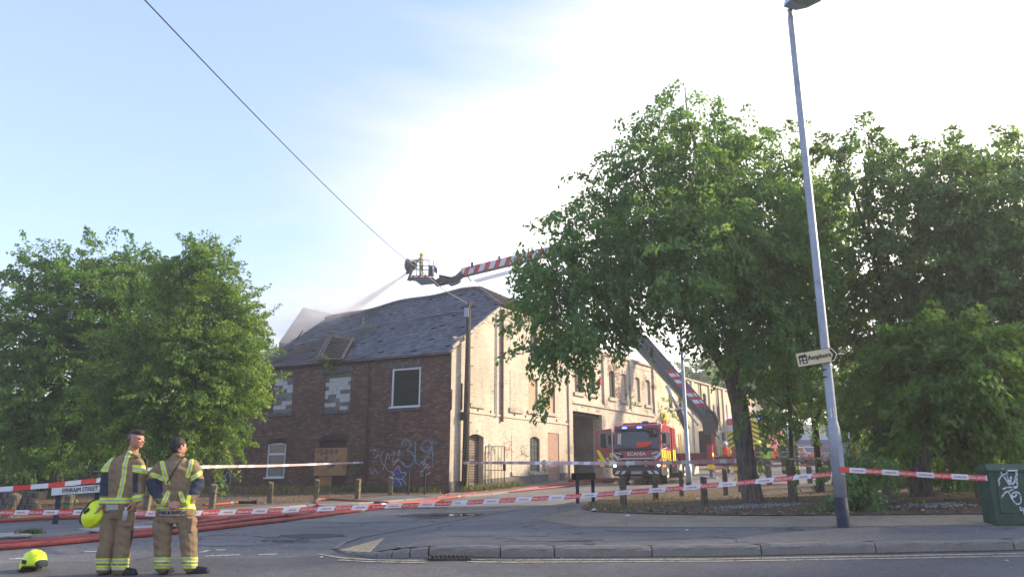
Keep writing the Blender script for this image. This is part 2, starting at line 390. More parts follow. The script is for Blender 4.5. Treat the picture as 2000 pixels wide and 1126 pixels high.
# main road
road = [Vector((-45,-3)), Vector((45,-3)), kr[-1]+Vector((30,1.0)), kr[-1]] + kr[:-1][::-1] + joint[::-1] + [joint[0]+Vector((-30,1.0))]
drape('main_road', road, 0.0, .55, M_ROAD, kind='structure')
kl = px2([(0,1059),(110,1052),(205,1043),(300,1026),(430,1006),(600,990),(700,986),(790,979),(880,972),(960,966),(1030,956),(1112,944)])
kl0 = kl[0] + Vector((-25, -.2))
yard_far = px2([(1180,939),(1230,932)])
soil_far = px2([(1190,966),(1280,958),(1400,953),(1500,951),(1640,951),(1760,950),(1900,945),(2000,945)])
u_dir = Vector((.581,.814))
street = [joint[0]+Vector((-30,1.2)), joint[0], joint[1], joint[2], kr[0]] + flush[1:] + soil_far[1:] + [Vector((34,36)), Vector((52,80)), Vector((20,84)), Vector((15.0,58))] + [yard_far[1], yard_far[0]] + kl[::-1] + [kl0]
drape('side_street', street, 0.0, .7, M_STREET, kind='structure')
# tarmac pavement at the corner
sand_edge_f = px2([(1040,1011),(1130,1026),(1300,1027),(1500,1027),(1648,1026),(1800,1024),(2000,1024)], UPS)
sand_edge_f.append(sand_edge_f[-1] + Vector((7,.6)))
soil_f = px2([(1135,992),(1160,998),(1300,1003),(1500,1006),(1700,1005),(1900,1003),(2000,1004)], UPS); soil_f.append(soil_f[-1]+Vector((9,1.4)))
kt = [p + Vector((0,.02)) for p in kr]
nrm = []
def offs(line, d):
    out = []
    for i, p in enumerate(line):
        t = (line[min(i+1,len(line)-1)] - line[max(i-1,0)]).normalized(); out.append(p + Vector((-t.y, t.x))*d)
    return out
kb = offs(kr, .14)
fl_in = offs(flush, -.14)
pav = kr[:3] + kb[3:] + sand_edge_f[::-1] + [soil_f[0]] + px2([(1165,982),(1190,972)], .03) + flush[1:][::-1]
def dist_line(V, line):
    V = np.asarray(V)[:, :2]; best = np.full(len(V), 1e9)
    for a, b in zip(line[:-1], line[1:]):
        a = np.array(a); b = np.array(b); d = b-a; t = np.clip(((V-a) @ d)/(d @ d), 0, 1)
        best = np.minimum(best, np.linalg.norm(V - (a + t[:, None]*d), axis=1))
    return best
def pav_off(V):
    V = np.asarray(V); t = np.minimum(np.clip(dist_line(V, flush)/1.1, 0, 1), np.clip((V[:,0]-kr[0].x-.1)/(kr[4].x-kr[0].x), 0, 1)); return .012 + (UPS-.026)*t*t*(3-2*t)
def ribbon(name, A, B, za, zb, mat, parent=None, n=None, **props):
    V = [];
    for a, b in zip(A, B): V += [(a.x,a.y,G(a.x,a.y)+za), (b.x,b.y,G(b.x,b.y)+zb)]
    Q = [(2*i, 2*i+2, 2*i+3, 2*i+1) for i in range(len(A)-1)]
    return fastmesh(name, np.array(V), np.array(Q), mat, parent, props)
def dens(line, step=.4):
    o = []
    for a, b in zip(line[:-1], line[1:]):
        n = max(1, int((b-a).length/step)); o += [a.lerp(b, i/n) for i in range(n)]
    return o+[line[-1]]
drape('pavement', pav, pav_off, .25, M_PAVE, kind='structure')
fd = dens(flush); ribbon('flush_kerb', offs(fd, -.06), offs(fd, .05), .026, .014, M_KERB, kind='structure')
# sandy trodden strip and leaf-litter soil under the trees
drape('path', sand_edge_f + soil_f[::-1], UPS-.010, .5, M_SAND, kind='structure')
soil = soil_f + [soil_f[-1]+Vector((6,12))] + soil_far[::-1][:-1] + px2([(1190,966)], .03)
drape('soil', soil, UPS+.004, .6, M_LITTER, kind='structure')
sf = dens([soil_far[0]]+soil_far[1:], .6); ribbon('soil_edge', sf, offs(sf, .1), UPS-.0, -.02, M_LITTER, kind='structure')

# kerb stones, right: individual stones with joints
kerb = thing('granite_kerb', 'row of big worn granite kerb stones along the main road pavement', 'kerb', (kr[4].x, kr[4].y, G(kr[4].x, kr[4].y)))
jx = [(837,1088),(977,1088),(1083,1088),(1274,1087),(1488,1084),(1712,1080),(1982,1074)]
jp = px2(jx); jp.append(jp[-1] + (jp[-1]-jp[-2]).normalized()*1.6); jp.append(jp[-1] + (jp[-1]-jp[-2]).normalized()*1.6)
low = px2([(655,1073),(662,1078),(680,1083),(705,1086),(735,1088),(765,1089),(800,1089),(837,1088)])
def stone(a, b, h0, h1, w=.17, parent=None, jit=.008):
    mb = MB(); t = (b-a).normalized(); n = Vector((-t.y, t.x)); a2 = a + t*.009; b2 = b - t*.009
    N = max(2, int((b2-a2).length/.12)); V = []
    for i in range(N+1):
        f = i/N; p = a2.lerp(b2, f); g = G(p.x, p.y); h = h0*(1-f)+h1*f; j = lambda s=jit: random.uniform(-s, s)
        e = .012 if i in (0, N) else 0
        for (d, z) in ((0.0+j(), -.08), (0.002+j(), h*.55+j()), (.006+j()+e, h-.03+j()), (.03+j(.004)+e*.5, h-e+j(.003)), (w, h-e+j(.003)), (w, -.08)):
            q = p + n*d; V.append((q.x, q.y, g+z))
    F = [(i*6+k, (i+1)*6+k, (i+1)*6+k+1, i*6+k+1) for i in range(N) for k in range(5)] + [(5,4,3,2,1,0), tuple(N*6+k for k in range(6))]
    mb.add(V, F); return mb.build('kerb_stone', M_KERB, parent, smooth=False)
for a, b in zip(jp[:-1], jp[1:]): stone(a, b, UPS, UPS, parent=kerb)
lo_h = [float(q_) for q_ in pav_off(np.array([(p_.x, p_.y) for p_ in low]))]
for i, (a, b) in enumerate(zip(low[:-1], low[1:])):
    stone(a, b, lo_h[i]+.012, lo_h[i+1]+.012, .12, parent=kerb, jit=.004)
# left kerb and pavement
kl2 = dens([kl0]+kl, 1.0)
kerb2 = thing('concrete_kerb', 'low mossy concrete kerb along the derelict brick factory side', 'kerb', (kl[2].x, kl[2].y, G(kl[2].x, kl[2].y)))
for a, b in zip(kl2[:-1], kl2[1:]):
    if a.y < 45 and a.x > -16: stone(a, b, .085, .085, .14, parent=kerb2, jit=.006)
back = px2([(10,1020),(128,1014),(288,1002),(413,994),(525,984),(617,979),(697,974),(762,967),(868,964)], .08)
kl_in = offs(kl, .13)
pl = [kl0+Vector((0,.13))] + kl_in[:9] + back[::-1] + [back[0]+Vector((-25,1))]
drape('left_pavement', pl, .075, .6, M_PAVE, kind='structure')
pr = kl_in[8:] + [GP(1112,936).to_2d(), GP(878,963).to_2d()]
drape('factory_pavement', pr, .072, .6, M_PAVE, kind='structure')
# pale paving slabs set in left pavement and tactile patch at the corner
def slab(px, h, mat, parent, th=.02):
    mb = MB(); p = [GP(a, b, h) for a, b in px]; 
    V = [(q.x,q.y,q.z) for q in p] + [(q.x,q.y,q.z-th) for q in p]; n = len(p)
    mb.add(V, [tuple(range(n))] + [(i, (i+1)%n, n+(i+1)%n, n+i) for i in range(n)]); return mb.build('paving_slab', mat, parent)
M_SLAB = pm('pale_concrete_slab', (.36,.35,.32), .2, 5, .9, bump=.4, dirt=(.2,.19,.17))
M_TACT = pm('buff_tactile_slab', (.42,.34,.21), .2, 7, .9, bump=.5, dirt=(.36,.29,.18))
ps = thing('paving_slabs', 'pale concrete crossing slabs let into the left pavement', 'paving', GP(60,1040,.1))
slab([(0,1047),(0,1040),(40,1038.5),(64,1042),(50,1044.5)], .095, M_SLAB, ps)
slab([(152,1031),(240,1027),(262,1031),(190,1036)], .095, M_SLAB, ps)
slab([(264,1031),(243,1027),(330,1023),(352,1025)], .095, M_SLAB, ps)
tp = thing('tactile_paving', 'buff triangular tactile paving patch at the street corner', 'paving', GP(700,1065,.1))
# triangular patch cut into rows of blocks
A = [GP(664,1072,.03), GP(752,1048,.05), GP(722,1079,.05)]
def tri_blocks():
    a, b, c = A
    rows = 5
    for r in range(rows):
        f0, f1 = r/rows+.008, (r+1)/rows-.008
        p0, p1 = a.lerp(b, f0), a.lerp(b, f1); q0, q1 = a.lerp(c, f0), a.lerp(c, f1)
        cols = r+1
        for cc in range(cols):
            g0, g1 = cc/cols+.012, (cc+1)/cols-.012
            quad = [p0.lerp(q0, g0), p1.lerp(q1, g0), p1.lerp(q1, g1), p0.lerp(q0, g1)]
            mb = MB(); V = []
            for q in quad: V.append((q.x,q.y,G(q.x,q.y)+float(pav_off([(q.x,q.y)])[0])+.012))
            V += [(x,y,z-.05) for x,y,z in V]
            mb.add(V, [(0,1,2,3),(0,4,5,1),(1,5,6,2),(2,6,7,3),(3,7,4,0)]); mb.build('paving_block', M_TACT, tp)
tri_blocks()
# yellow lines
kd = dens(kr[4:], .5)
kY = px2([(1085,1088)])[0]
def line_strip(name, base, d0, w, off, mat, **p):
    return ribbon(name, offs(base, -d0), offs(base, -d0-w), off, off, mat, **p)
yb = [p for p in kd if p.x > GP(880,1088).x]
line_strip('yellow_line', yb, .20, .075, .006, M_YEL, kind='structure'); line_strip('yellow_line', yb, .36, .075, .006, M_YEL, kind='structure')
yb2 = dens(px2([(640,1080),(690,1087),(740,1090),(800,1091),(846,1091)]), .3)
line_strip('yellow_line', yb2, .10, .07, .006, M_YEL, kind='structure'); line_strip('yellow_line', yb2[2:], .24, .07, .006, M_YEL, kind='structure')
for seg in ([(55,1081),(92,1079)],[(165,1077),(190,1076.5)],[(386,1079),(402,1075),(440,1073)],[(505,1083),(548,1081)],[(20,1091),(60,1089)],[(400,1085),(470,1082.5)]):
    s = dens(px2(seg), .3); line_strip('road_marking', s, 0, .09, .006, M_WHITE_LINE, kind='structure')
# drain grate
dg = GP(880,1089.5); gr = thing('drain_grate', 'rusty cast iron road drain grate beside the first kerb stone', 'drain', dg)
M_IRON = pm('rusty_iron', (.06,.045,.038), .4, 12, .7, .3, .4, dirt=(.13,.07,.04))
tt = (kr[5]-kr[4]).normalized(); ang = math.atan2(tt.y, tt.x)
fr = MB(); rz = Matrix.Rotation(ang, 4, 'Z')
gslope = math.atan2(G(dg.x, dg.y+.3)-G(dg.x, dg.y-.3), .6)
Mg = Matrix.Translation(dg + Vector((0,-.02,.012))) @ rz @ Matrix.Rotation(gslope, 4, 'X')
fr.bx(-.28,.28,-.19,-.16,-.03,.012); fr.bx(-.28,.28,.16,.19,-.03,.012); fr.bx(-.28,-.25,-.16,.16,-.03,.012); fr.bx(.25,.28,-.16,.16,-.03,.012)
fr.xf(Mg).build('frame', M_IRON, gr)
for i in range(9):
    b = MB(); b.box((-.22+i*.055,0,0), (.02,.31,.02), Matrix.Rotation(R(18),4,'Z')); b.xf(Mg).build('bar', M_IRON, gr)
dk = MB(); dk.bx(-.25,.25,-.16,.16,-.03,-.018); dk.xf(Mg).build('pit', pm('dark_pit', (.01,.01,.01)), gr)

M_CRACK = pm('crack_fill', (.02,.02,.02))
for cr_ in ([(768,1059),(778,1063),(790,1068),(815,1067),(862,1067),(868,1061)],[(1016,1046),(1040,1047),(1068,1047),(1070,1042),(1075,1040)],[(968,1050),(990,1051),(1010,1053)],[(980,1056),(1040,1056),(1100,1057),(1160,1056)],[(1105,1055),(1130,1053),(1180,1054)],[(700,1060),(730,1061),(745,1058)],[(880,1047),(930,1048),(965,1046)],[(1380,1046),(1400,1050),(1440,1052)],[(1180,1036),(1240,1038),(1320,1037)],[(920,1072),(980,1071),(1050,1072)]):
    c2_ = dens(px2(cr_, UPS*.9), .12); c2_ = [p + Vector((random.uniform(-.012,.012), random.uniform(-.02,.02))) for p in c2_]; V = []
    for i_, p in enumerate(c2_): w_ = random.uniform(.012,.034); z_ = G(p.x,p.y)+float(pav_off([(p.x,p.y)])[0])+.004; V += [(p.x,p.y-w_,z_),(p.x,p.y+w_,z_)]
    fastmesh('pavement_crack', np.array(V), np.array([(2*i,2*i+2,2*i+3,2*i+1) for i in range(len(c2_)-1)]), M_CRACK, None, dict(kind='structure'))
# potholes and patch repairs
M_PATCH = asphalt('asphalt_patch', (.045,.045,.05), (.07,.07,.075), .2, False)
M_WORN = asphalt('asphalt_worn', (.17,.165,.15), (.21,.20,.185), .6, False)
def blob(name, c, rx, ry, mat, off=.006, jit=.25, n=22):
    p = GP(*c); ph = [random.uniform(1-jit, 1+jit) for _ in range(n)]
    pl_ = [Vector((p.x+rx*ph[i]*math.cos(2*math.pi*i/n), p.y+ry*ph[(i+3)%n]*math.sin(2*math.pi*i/n))) for i in range(n)]
    return drape(name, pl_, off, .2, mat, kind='structure')
blob('road_patch', (838,1006), .75, .9, M_PATCH); blob('road_patch', (905,1004), .5, .5, M_PATCH)
blob('road_patch', (610,1046), .55, .35, M_PATCH); blob('road_patch', (530,1056), .5, .2, M_PATCH); blob('road_patch', (455,1060), .8, .35, M_WORN)
blob('wet_patch', (1262,942), 2.2, 1.6, pm('wet_asphalt', (.03,.03,.032), .3, 3, .25)); blob('wet_patch', (800,992), 1.6, .5, bpy.data.materials['wet_asphalt'])
blob('road_patch', (700,1015), 1.4, .8, M_WORN)
# ------------------------------------------------------------------ building materials
def brickmat(name, cols, mortar_soot=.0, soot=(.02,.016,.015), sscale=.45, slo=.5, shi=.68, damp=True, rough=.9):
    k = NT(name); c = k.ramp(k.island(), [(i/(len(cols)-1), x) for i, x in enumerate(cols)])
    f = k.noise(9, 5, .65); c = k.mix(k.ramp(f, [(.35,.0),(.7,.55)]), c, tuple(x*.45 for x in cols[1]))
    g = k.noise(sscale, 6, .68, vec=k.scaled((1,1,.7))); c = k.mix(k.ramp(g, [(slo,0),(shi,.8)]), c, soot)
    k.bump(k.noise(40, 4, .7), .4, .008); return k.set(c, rough, 0, .15)
M_BRICK = brickmat('sooty_red_brick', [(.09,.06,.05),(.20,.105,.075),(.14,.08,.062),(.30,.16,.10),(.22,.115,.08),(.10,.07,.06),(.36,.21,.13)], sscale=.5, slo=.52, shi=.80, soot=(.03,.025,.024))
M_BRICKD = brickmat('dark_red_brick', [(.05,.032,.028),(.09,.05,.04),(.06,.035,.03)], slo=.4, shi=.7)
M_MORTAR = pm('dark_mortar', (.14,.12,.10), .3, 5, .95, bump=.4, dirt=(.03,.026,.024), dscale=.8)
def paintbrick(name, cream, cream2, peel_lo, peel_hi, brick=((.20,.11,.075),(.12,.07,.055))):
    k = NT(name); isl = k.island()
    c = k.mix(isl, cream, cream2)
    st = k.noise(.9, 6, .7, vec=k.scaled((1,1,.35))); c = k.mix(k.ramp(st, [(.42,0),(.70,.7)]), c, tuple(x*.60 for x in cream2))
    p = k.math('ADD', k.math('MULTIPLY', isl, .09), k.noise(.75, 7, .74)); q = k.math('ADD', p, k.math('MULTIPLY', k.noise(16, 4, .6), .12))
    c = k.mix(k.ramp(q, [(peel_lo, 0), (peel_hi, 1)]), c, k.mix(isl, brick[0], brick[1]))
    k.bump(k.math('ADD', k.noise(30, 4, .7), q), .4, .008); return k.set(c, .85, 0, .2)
M_CREAM = paintbrick('cream_painted_brick', (.60,.53,.41), (.50,.43,.33), .70, .84)
M_CREAMP = paintbrick('peeling_cream_brick', (.60,.53,.42), (.50,.43,.34), .63, .73)
M_SUNB = paintbrick('sun_tinted_cream_brick', (.62,.54,.37), (.56,.49,.34), .84, .93)  # far stretch: yellow sunlight put into the paint colour
M_MORTARL = pm('painted_mortar', (.52,.455,.35), .3, 4, .95, bump=.4, dirt=(.40,.34,.27), dscale=.9)
M_STONE = pm('sandstone_sill', (.34,.29,.225), .3, 6, .9, bump=.4, dirt=(.15,.13,.11))
M_CSTONE = pm('cream_stone_sill', (.50,.44,.34), .3, 6, .9, bump=.4, dirt=(.25,.21,.17))
M_LINTEL = pm('weathered_grey_lintel', (.13,.125,.12), .45, 5, .9, bump=.4, dirt=(.22,.22,.21), dscale=6)
M_PLINTH = pm('grey_rendered_plinth', (.16,.15,.14), .3, 3, .9, bump=.4, dirt=(.08,.075,.07))
k = NT('concrete_block'); c = k.ramp(k.island(), [(0,(.42,.41,.38)),(.5,(.2,.19,.17)),(1,(.3,.29,.26))]); 
def blockmat(name, a):
    k = NT(name); f = k.noise(8, 5, .7); k.bump(k.noise(60, 3, .7), .5, .01); return k.set(k.mix(k.ramp(f,[(.3,0),(.7,1)]), a, tuple(x*.68 for x in a)), .95, 0, .1)
M_BLW = blockmat('pale_aircrete_block', (.62,.62,.60)); M_BLG = blockmat('grey_concrete_block', (.20,.185,.16)); M_BLM = blockmat('buff_concrete_block', (.28,.255,.22))
M_PVC = pm('white_upvc', (.74,.75,.76), .12, 5, .45, bump=.05, spec=.5)
def glass(name, tint, rough=.06):
    k = NT(name); f = k.noise(1.6, 4, .6); k.bump(k.noise(2.0, 2), .04, .02)
    return k.set(k.mix(f, tint, tuple(x*1.8 for x in tint)), rough, 0, .8)
M_GLASS = glass('dark_window_glass', (.012,.016,.016)); M_GLASSD = glass('dirty_glass', (.05,.06,.055), .25)
M_BLACK = pm('dark_interior', (.012,.012,.013), .3, 3, .9)
def woodmat(name, a, b, sc=(1,1,1), rough=.8, grain=9):
    k = NT(name); f = k.noise(grain, 6, .7, vec=k.scaled(sc), dist=1.2); g = k.noise(1.7, 5, .7)
    c = k.mix(k.ramp(f, [(.3,0),(.7,1)]), a, b); c = k.mix(k.ramp(g, [(.5,0),(.7,.5)]), c, tuple(x*.55 for x in b)); k.bump(f, .3, .01); return k.set(c, rough, 0, .2)
M_OSB = woodmat('osb_board', (.50,.28,.12), (.36,.19,.075), (3,3,3), .8, 12)
M_PLY = woodmat('weathered_plywood', (.50,.36,.24), (.40,.27,.17), (1,1,.25))
M_PLYP = woodmat('pinkish_board', (.42,.27,.20), (.34,.21,.15), (2,2,1), .85, 14)
M_BATTEN = woodmat('grey_brown_timber', (.17,.13,.10), (.11,.085,.065), (1,1,1))
M_PIPER = pm('red_brown_pipe', (.17,.06,.045), .35, 8, .6, bump=.2, dirt=(.07,.035,.03))
M_PIPEB = pm('brown_iron_pipe', (.11,.06,.045), .35, 8, .6, bump=.2)
def slatemat(name, a, b, c3):
    k = NT(name); c = k.ramp(k.island(), [(0,tuple(x*.7 for x in a)),(.4,b),(.75,c3),(.92,tuple(x*.6 for x in a)),(1,tuple(x*2.0 for x in a))]); f = k.noise(5, 6, .7)
    c = k.mix(k.ramp(f, [(.45,0),(.72,.65)]), c, (.07,.075,.065)); c = k.mix(k.ramp(k.noise(.6,5,.7), [(.52,0),(.7,.5)]), c, tuple(x*.5 for x in a))
    k.bump(k.noise(30,4,.7), .4, .01); return k.set(c, .55, 0, .45)
M_SLATE = slatemat('blue_grey_slate', (.105,.115,.14), (.145,.16,.19), (.19,.205,.235))
M_TILEB = slatemat('brown_roof_tile', (.10,.082,.075), (.075,.062,.057), (.13,.105,.095))
M_LEAD = pm('lead_flashing', (.22,.23,.25), .3, 6, .6, bump=.2)
M_SHUT = pm('brown_roller_shutter', (.20,.155,.125), .25, 5, .6, .2, .2, dirt=(.10,.08,.07))
M_BLKMET = pm('black_painted_steel', (.022,.022,.026), .3, 10, .5, .2, .15, spec=.4)

# ------------------------------------------------------------------ facade frames
class Fr:
    def __init__(s, o, u, n): s.o = Vector((o[0], o[1], 0)); s.u = Vector((u[0], u[1], 0)).normalized(); s.n = Vector((n[0], n[1], 0)).normalized()
    def at(s, px, py, d=0.0):       # (s, z) of a picture point on the plane lying d in front of the wall
        r = ray(px, py); o = s.o + s.n*d; k = s.n.dot(o)/s.n.dot(r); q = r*k; return ((q - s.o).dot(s.u), q.z)
    def w(s, a, z, d=0.0): v = s.o + s.u*a + s.n*d; return Vector((v.x, v.y, z))
    def M(s):    # local x along wall, local y = outward, z up
        m = Matrix.Identity(4); 
        for i, c in enumerate((s.u, s.n, Vector((0,0,1)))): m[0][i], m[1][i], m[2][i] = c
        m.translation = s.o; return m
    def T(s, a, z, d):   # matrix for text lying on the wall, readable from outside
        x = s.u if Vector((0,0,1)).cross(s.n).dot(s.u) > 0 else -s.u
        x = Vector((0,0,1)).cross(s.n); m = Matrix.Identity(4)
        for i, c in enumerate((x, Vector((0,0,1)), s.n)): m[0][i], m[1][i], m[2][i] = c
        m.translation = s.w(a, z, d); return m
    def g(s, a, d=0): q = s.w(a, 0, d); return G(q.x, q.y)
C0 = (-2.66, 33.5)
FA = Fr(C0, (-.899,.438), (-.438,-.899))
FB = Fr(C0, (.581,.814), (.814,-.581))
def wrect(F, x0, y0, x1, y1):   # opening rectangle from picture corners (taken at its middle)
    a0, _ = F.at(x0, (y0+y1)/2); a1, _ = F.at(x1, (y0+y1)/2); m = (x0+x1)/2
    z1 = F.at(m, y0)[1]; z0 = F.at(m, y1)[1]; return (min(a0,a1), max(a0,a1), z0, z1)
def wallset(F, parent, s0, s1, zb, top, openings, mat, mortar, reveal=.12, bs=(.225,.075), pj=.006, miss=0.0, skipfront=None, nm='wall'):
    """mortar sheet with openings plus one mesh of single bricks; top: function of s -> z"""
    W, H = bs; zmax = max(top(x) for x in np.linspace(s0, s1, 40))
    es = sorted(set([s0, s1] + [x for o in openings for x in o[:2] if s0 < x < s1] + list(np.arange(s0, s1, 1.0)))); 
    ez = sorted(set([zb] + [x for o in openings for x in o[2:4] if zb < x < zmax] + list(np.arange(zb, zmax, 1.0)) + [zmax]))
    mb = MB()
    def inop(a, z): return any(o[0] < a < o[1] and o[2] < z < o[3] for o in openings)
    for i in range(len(es)-1):
        for j in range(len(ez)-1):
            a0, a1, z0, z1 = es[i], es[i+1], ez[j], ez[j+1]
            if inop((a0+a1)/2, (z0+z1)/2): continue
            t0, t1 = min(z1, top(a0)), min(z1, top(a1))
            if max(t0, t1) <= z0: continue
            V = [F.w(a0,z0), F.w(a1,z0), F.w(a1,max(t1,z0)), F.w(a0,max(t0,z0))]
            mb.add([tuple(v) for v in V], [(0,1,2,3)])
    for o in openings:          # reveals
        a0, a1, z0, z1 = o[:4]; r = o[4] if len(o) > 4 else reveal
        for (p, q) in (((a0,z0),(a1,z0)), ((a1,z0),(a1,z1)), ((a1,z1),(a0,z1)), ((a0,z1),(a0,z0))):
            mb.add([tuple(F.w(*p)), tuple(F.w(*q)), tuple(F.w(*q, -r)), tuple(F.w(*p, -r))], [(0,1,2,3)])
    wall = mb.build(nm, mortar, parent)
    C = []; D = []; n = int((zmax-zb)/H)+1; rough_ = mat in (M_BRICK, M_BRICKD)
    for row in range(n):
        z = zb + row*H; zc = z+H/2; iv = [(s0, s1)]
        for o in openings:
            if o[2] < zc < o[3]:
                nv = []
                for a, b in iv:
                    if o[1] <= a or o[0] >= b: nv.append((a, b)); continue
                    if o[0] > a: nv.append((a, o[0]))
                    if o[1] < b: nv.append((o[1], b))
                iv = nv
        off = (row % 2)*W/2
        for a, b in iv:
            x = math.floor((a-s0-off)/W)*W + s0 + off
            xs = np.arange(x, b, W); jg = .006 if rough_ else .0025; lo = np.maximum(xs, a)+jg; hi = np.minimum(xs+W, b)-jg
            k = (hi-lo) > .03
            lo, hi = lo[k], hi[k]; cx = (lo+hi)/2
            tt = np.array([top(c) for c in cx]); k = (tt > zc + .02)
            if miss: k &= np.random.rand(len(cx)) > miss
            for l, h in zip(lo[k], hi[k]): C.append(((l+h)/2, random.uniform(-.002,.003) if rough_ else random.uniform(-.0006,.0006), zc)); D.append((h-l, .02 if rough_ else .006, H-(.013 if rough_ else .006)))
    C = np.array(C); D = np.array(D)
    ang = np.random.normal(0, .012 if rough_ else .003, len(C)); rots = np.zeros((len(C),3,3)); rots[:,0,0]=np.cos(ang); rots[:,0,1]=-np.sin(ang); rots[:,1,0]=np.sin(ang); rots[:,1,1]=np.cos(ang); rots[:,2,2]=1
    boxes_mesh('bricks', C, D, mat, wall, rots, dict(kind='stuff'), M=F.M())
    return wall
def wbox(mb, F, a0, a1, z0, z1, d0, d1, m=0):
    t = MB(); t.bx(a0, a1, d0, d1, z0, z1); t.xf(F.M()); mb.v.append(t.v[0]); 
    for q in t.f: mb.f.append([i+mb.n for i in q]); mb.m.append(m)
    mb.n += 8; return mb
def one(F, name, a0, a1, z0, z1, d0, d1, mat, parent, **k): return wbox(MB(), F, a0, a1, z0, z1, d0, d1).build(name, mat, parent, **k)
def archfill(F, o, parent, mat, rise=.14, depth=-.02, n=8, nm='arch'):
    """shallow segmental brick arch: voussoirs over a rectangular opening"""
    a0, a1, z0, z1 = o[:4]; w = a1-a0; C = (a0+a1)/2; r = (w*w/4+rise*rise)/(2*rise); zc = z1-rise-(r-rise)+0.0
    zc = z1 - r; th = math.asin(min(1, w/2/r)); mb = MB(); k = max(6, int(w/.085))
    # spandrel fill between arch and square head
    for i in range(k):
        t0 = -th+2*th*(i+.06)/k; t1 = -th+2*th*(i+.94)/k
        P_ = [(C+q*math.sin(t), zc+q*math.cos(t)) for q, t in ((r,t0),(r,t1),(r+.22,t1),(r+.22,t0))]
        V = [tuple(F.w(a, z, .014)) for a, z in P_] + [tuple(F.w(a, z, -.02)) for a, z in P_]
        mb.add(V, [(0,1,2,3),(0,4,5,1),(1,5,6,2),(2,6,7,3),(3,7,4,0)])
    v = mb.build(nm, mat, parent)
    sp = MB()
    for s in (-1, 1):
        pts_ = [(C+s*w/2, z1)] + [(C+r*math.sin(s*th*(1-i/6)), zc+r*math.cos(th*(1-i/6))) for i in range(7)]
        V = [tuple(F.w(a, z, -.005)) for a, z in pts_] + [tuple(F.w(a, z, -.1)) for a, z in pts_]; kk = len(pts_)
        sp.add(V, [tuple(range(kk)), tuple(range(kk, 2*kk))[::-1]] + [(i, (i+1)%kk, kk+(i+1)%kk, kk+i) for i in range(kk)])
    sp.build('arch_infill', mat, parent); return v
def sash(F, o, parent, gmat, fmat, d=-.1, fw=.06, bars=(), nm='window', **k):
    a0, a1, z0, z1 = o[:4]; fr = MB()
    wbox(fr, F, a0, a1, z0, z0+fw, d-.03, d+.03); wbox(fr, F, a0, a1, z1-fw, z1, d-.03, d+.03)
    wbox(fr, F, a0, a0+fw, z0+fw, z1-fw, d-.03, d+.03); wbox(fr, F, a1-fw, a1, z0+fw, z1-fw, d-.03, d+.03)
    for kind, f, t in bars:
        if kind == 'h': zz = z0+(z1-z0)*f; wbox(fr, F, a0+fw, a1-fw, zz-t/2, zz+t/2, d-.025, d+.025)
        else: aa = a0+(a1-a0)*f; wbox(fr, F, aa-t/2, aa+t/2, z0+fw, z1-fw, d-.022, d+.022)
    w = fr.build(nm, fmat, parent, **k); one(F, 'pane', a0+.01, a1-.01, z0+.01, z1-.01, d-.012, d-.004, gmat, w); return w

def scribble(F, name, strokes, parent, mat, w=.035, d=.022, kx=1):
    """flat spray paint lines on a wall: strokes are picture polylines"""
    mb = MB()
    for st_ in strokes:
        q = [F.at(x, y) for x, y in st_]
        # Catmull-Rom smoothing
        pp = []
        for i in range(len(q)-1):
            p0 = q[max(i-1,0)]; p1 = q[i]; p2 = q[i+1]; p3 = q[min(i+2,len(q)-1)]
            for t in (0,.25,.5,.75):
                pp.append(tuple(.5*(2*p1[c]+(p2[c]-p0[c])*t+(2*p0[c]-5*p1[c]+4*p2[c]-p3[c])*t*t+(3*p1[c]-p0[c]-3*p2[c]+p3[c])*t**3) for c in (0,1)))
        pp.append(q[-1]); V = []
        for i, p in enumerate(pp):
            a = pp[max(i-1,0)]; b = pp[min(i+1,len(pp)-1)]; tx, tz = b[0]-a[0], b[1]-a[1]; L = math.hypot(tx, tz) or 1
            nx, nz = -tz/L*w/2, tx/L*w/2; V += [tuple(F.w(p[0]+nx, p[1]+nz, d)), tuple(F.w(p[0]-nx, p[1]-nz, d))]
        mb.add(V, [(2*i, 2*i+2, 2*i+3, 2*i+1) for i in range(len(pp)-1)])
    return mb.build(name, mat, parent)
def spray(name, c):
    k = NT(name); f = k.noise(22, 4, .7); k.set(c, .6)
    tr = k.n('ShaderNodeBsdfTransparent'); mx = k.n('ShaderNodeMixShader'); k.l(k.ramp(f, [(.4, .85), (.62, .25)]), mx.inputs[0]); k.l(tr.outputs[0], mx.inputs[1]); k.l(k.b.outputs[0], mx.inputs[2]); k.l(mx.outputs[0], k.out.inputs[0]); return k.mat
S_BLUE = spray('pale_blue_spray', (.26,.40,.50)); S_WHITE = spray('white_spray', (.62,.62,.64)); S_NAVY = spray('navy_spray', (.03,.035,.18)); S_GREY = spray('grey_spray', (.30,.32,.30))
S_VIO = spray('violet_spray', (.12,.13,.38)); S_RED = spray('faded_red_spray', (.35,.14,.09)); S_TEAL = spray('teal_spray', (.05,.20,.16)); S_DKT = spray('dull_teal_spray', (.10,.2,.2))

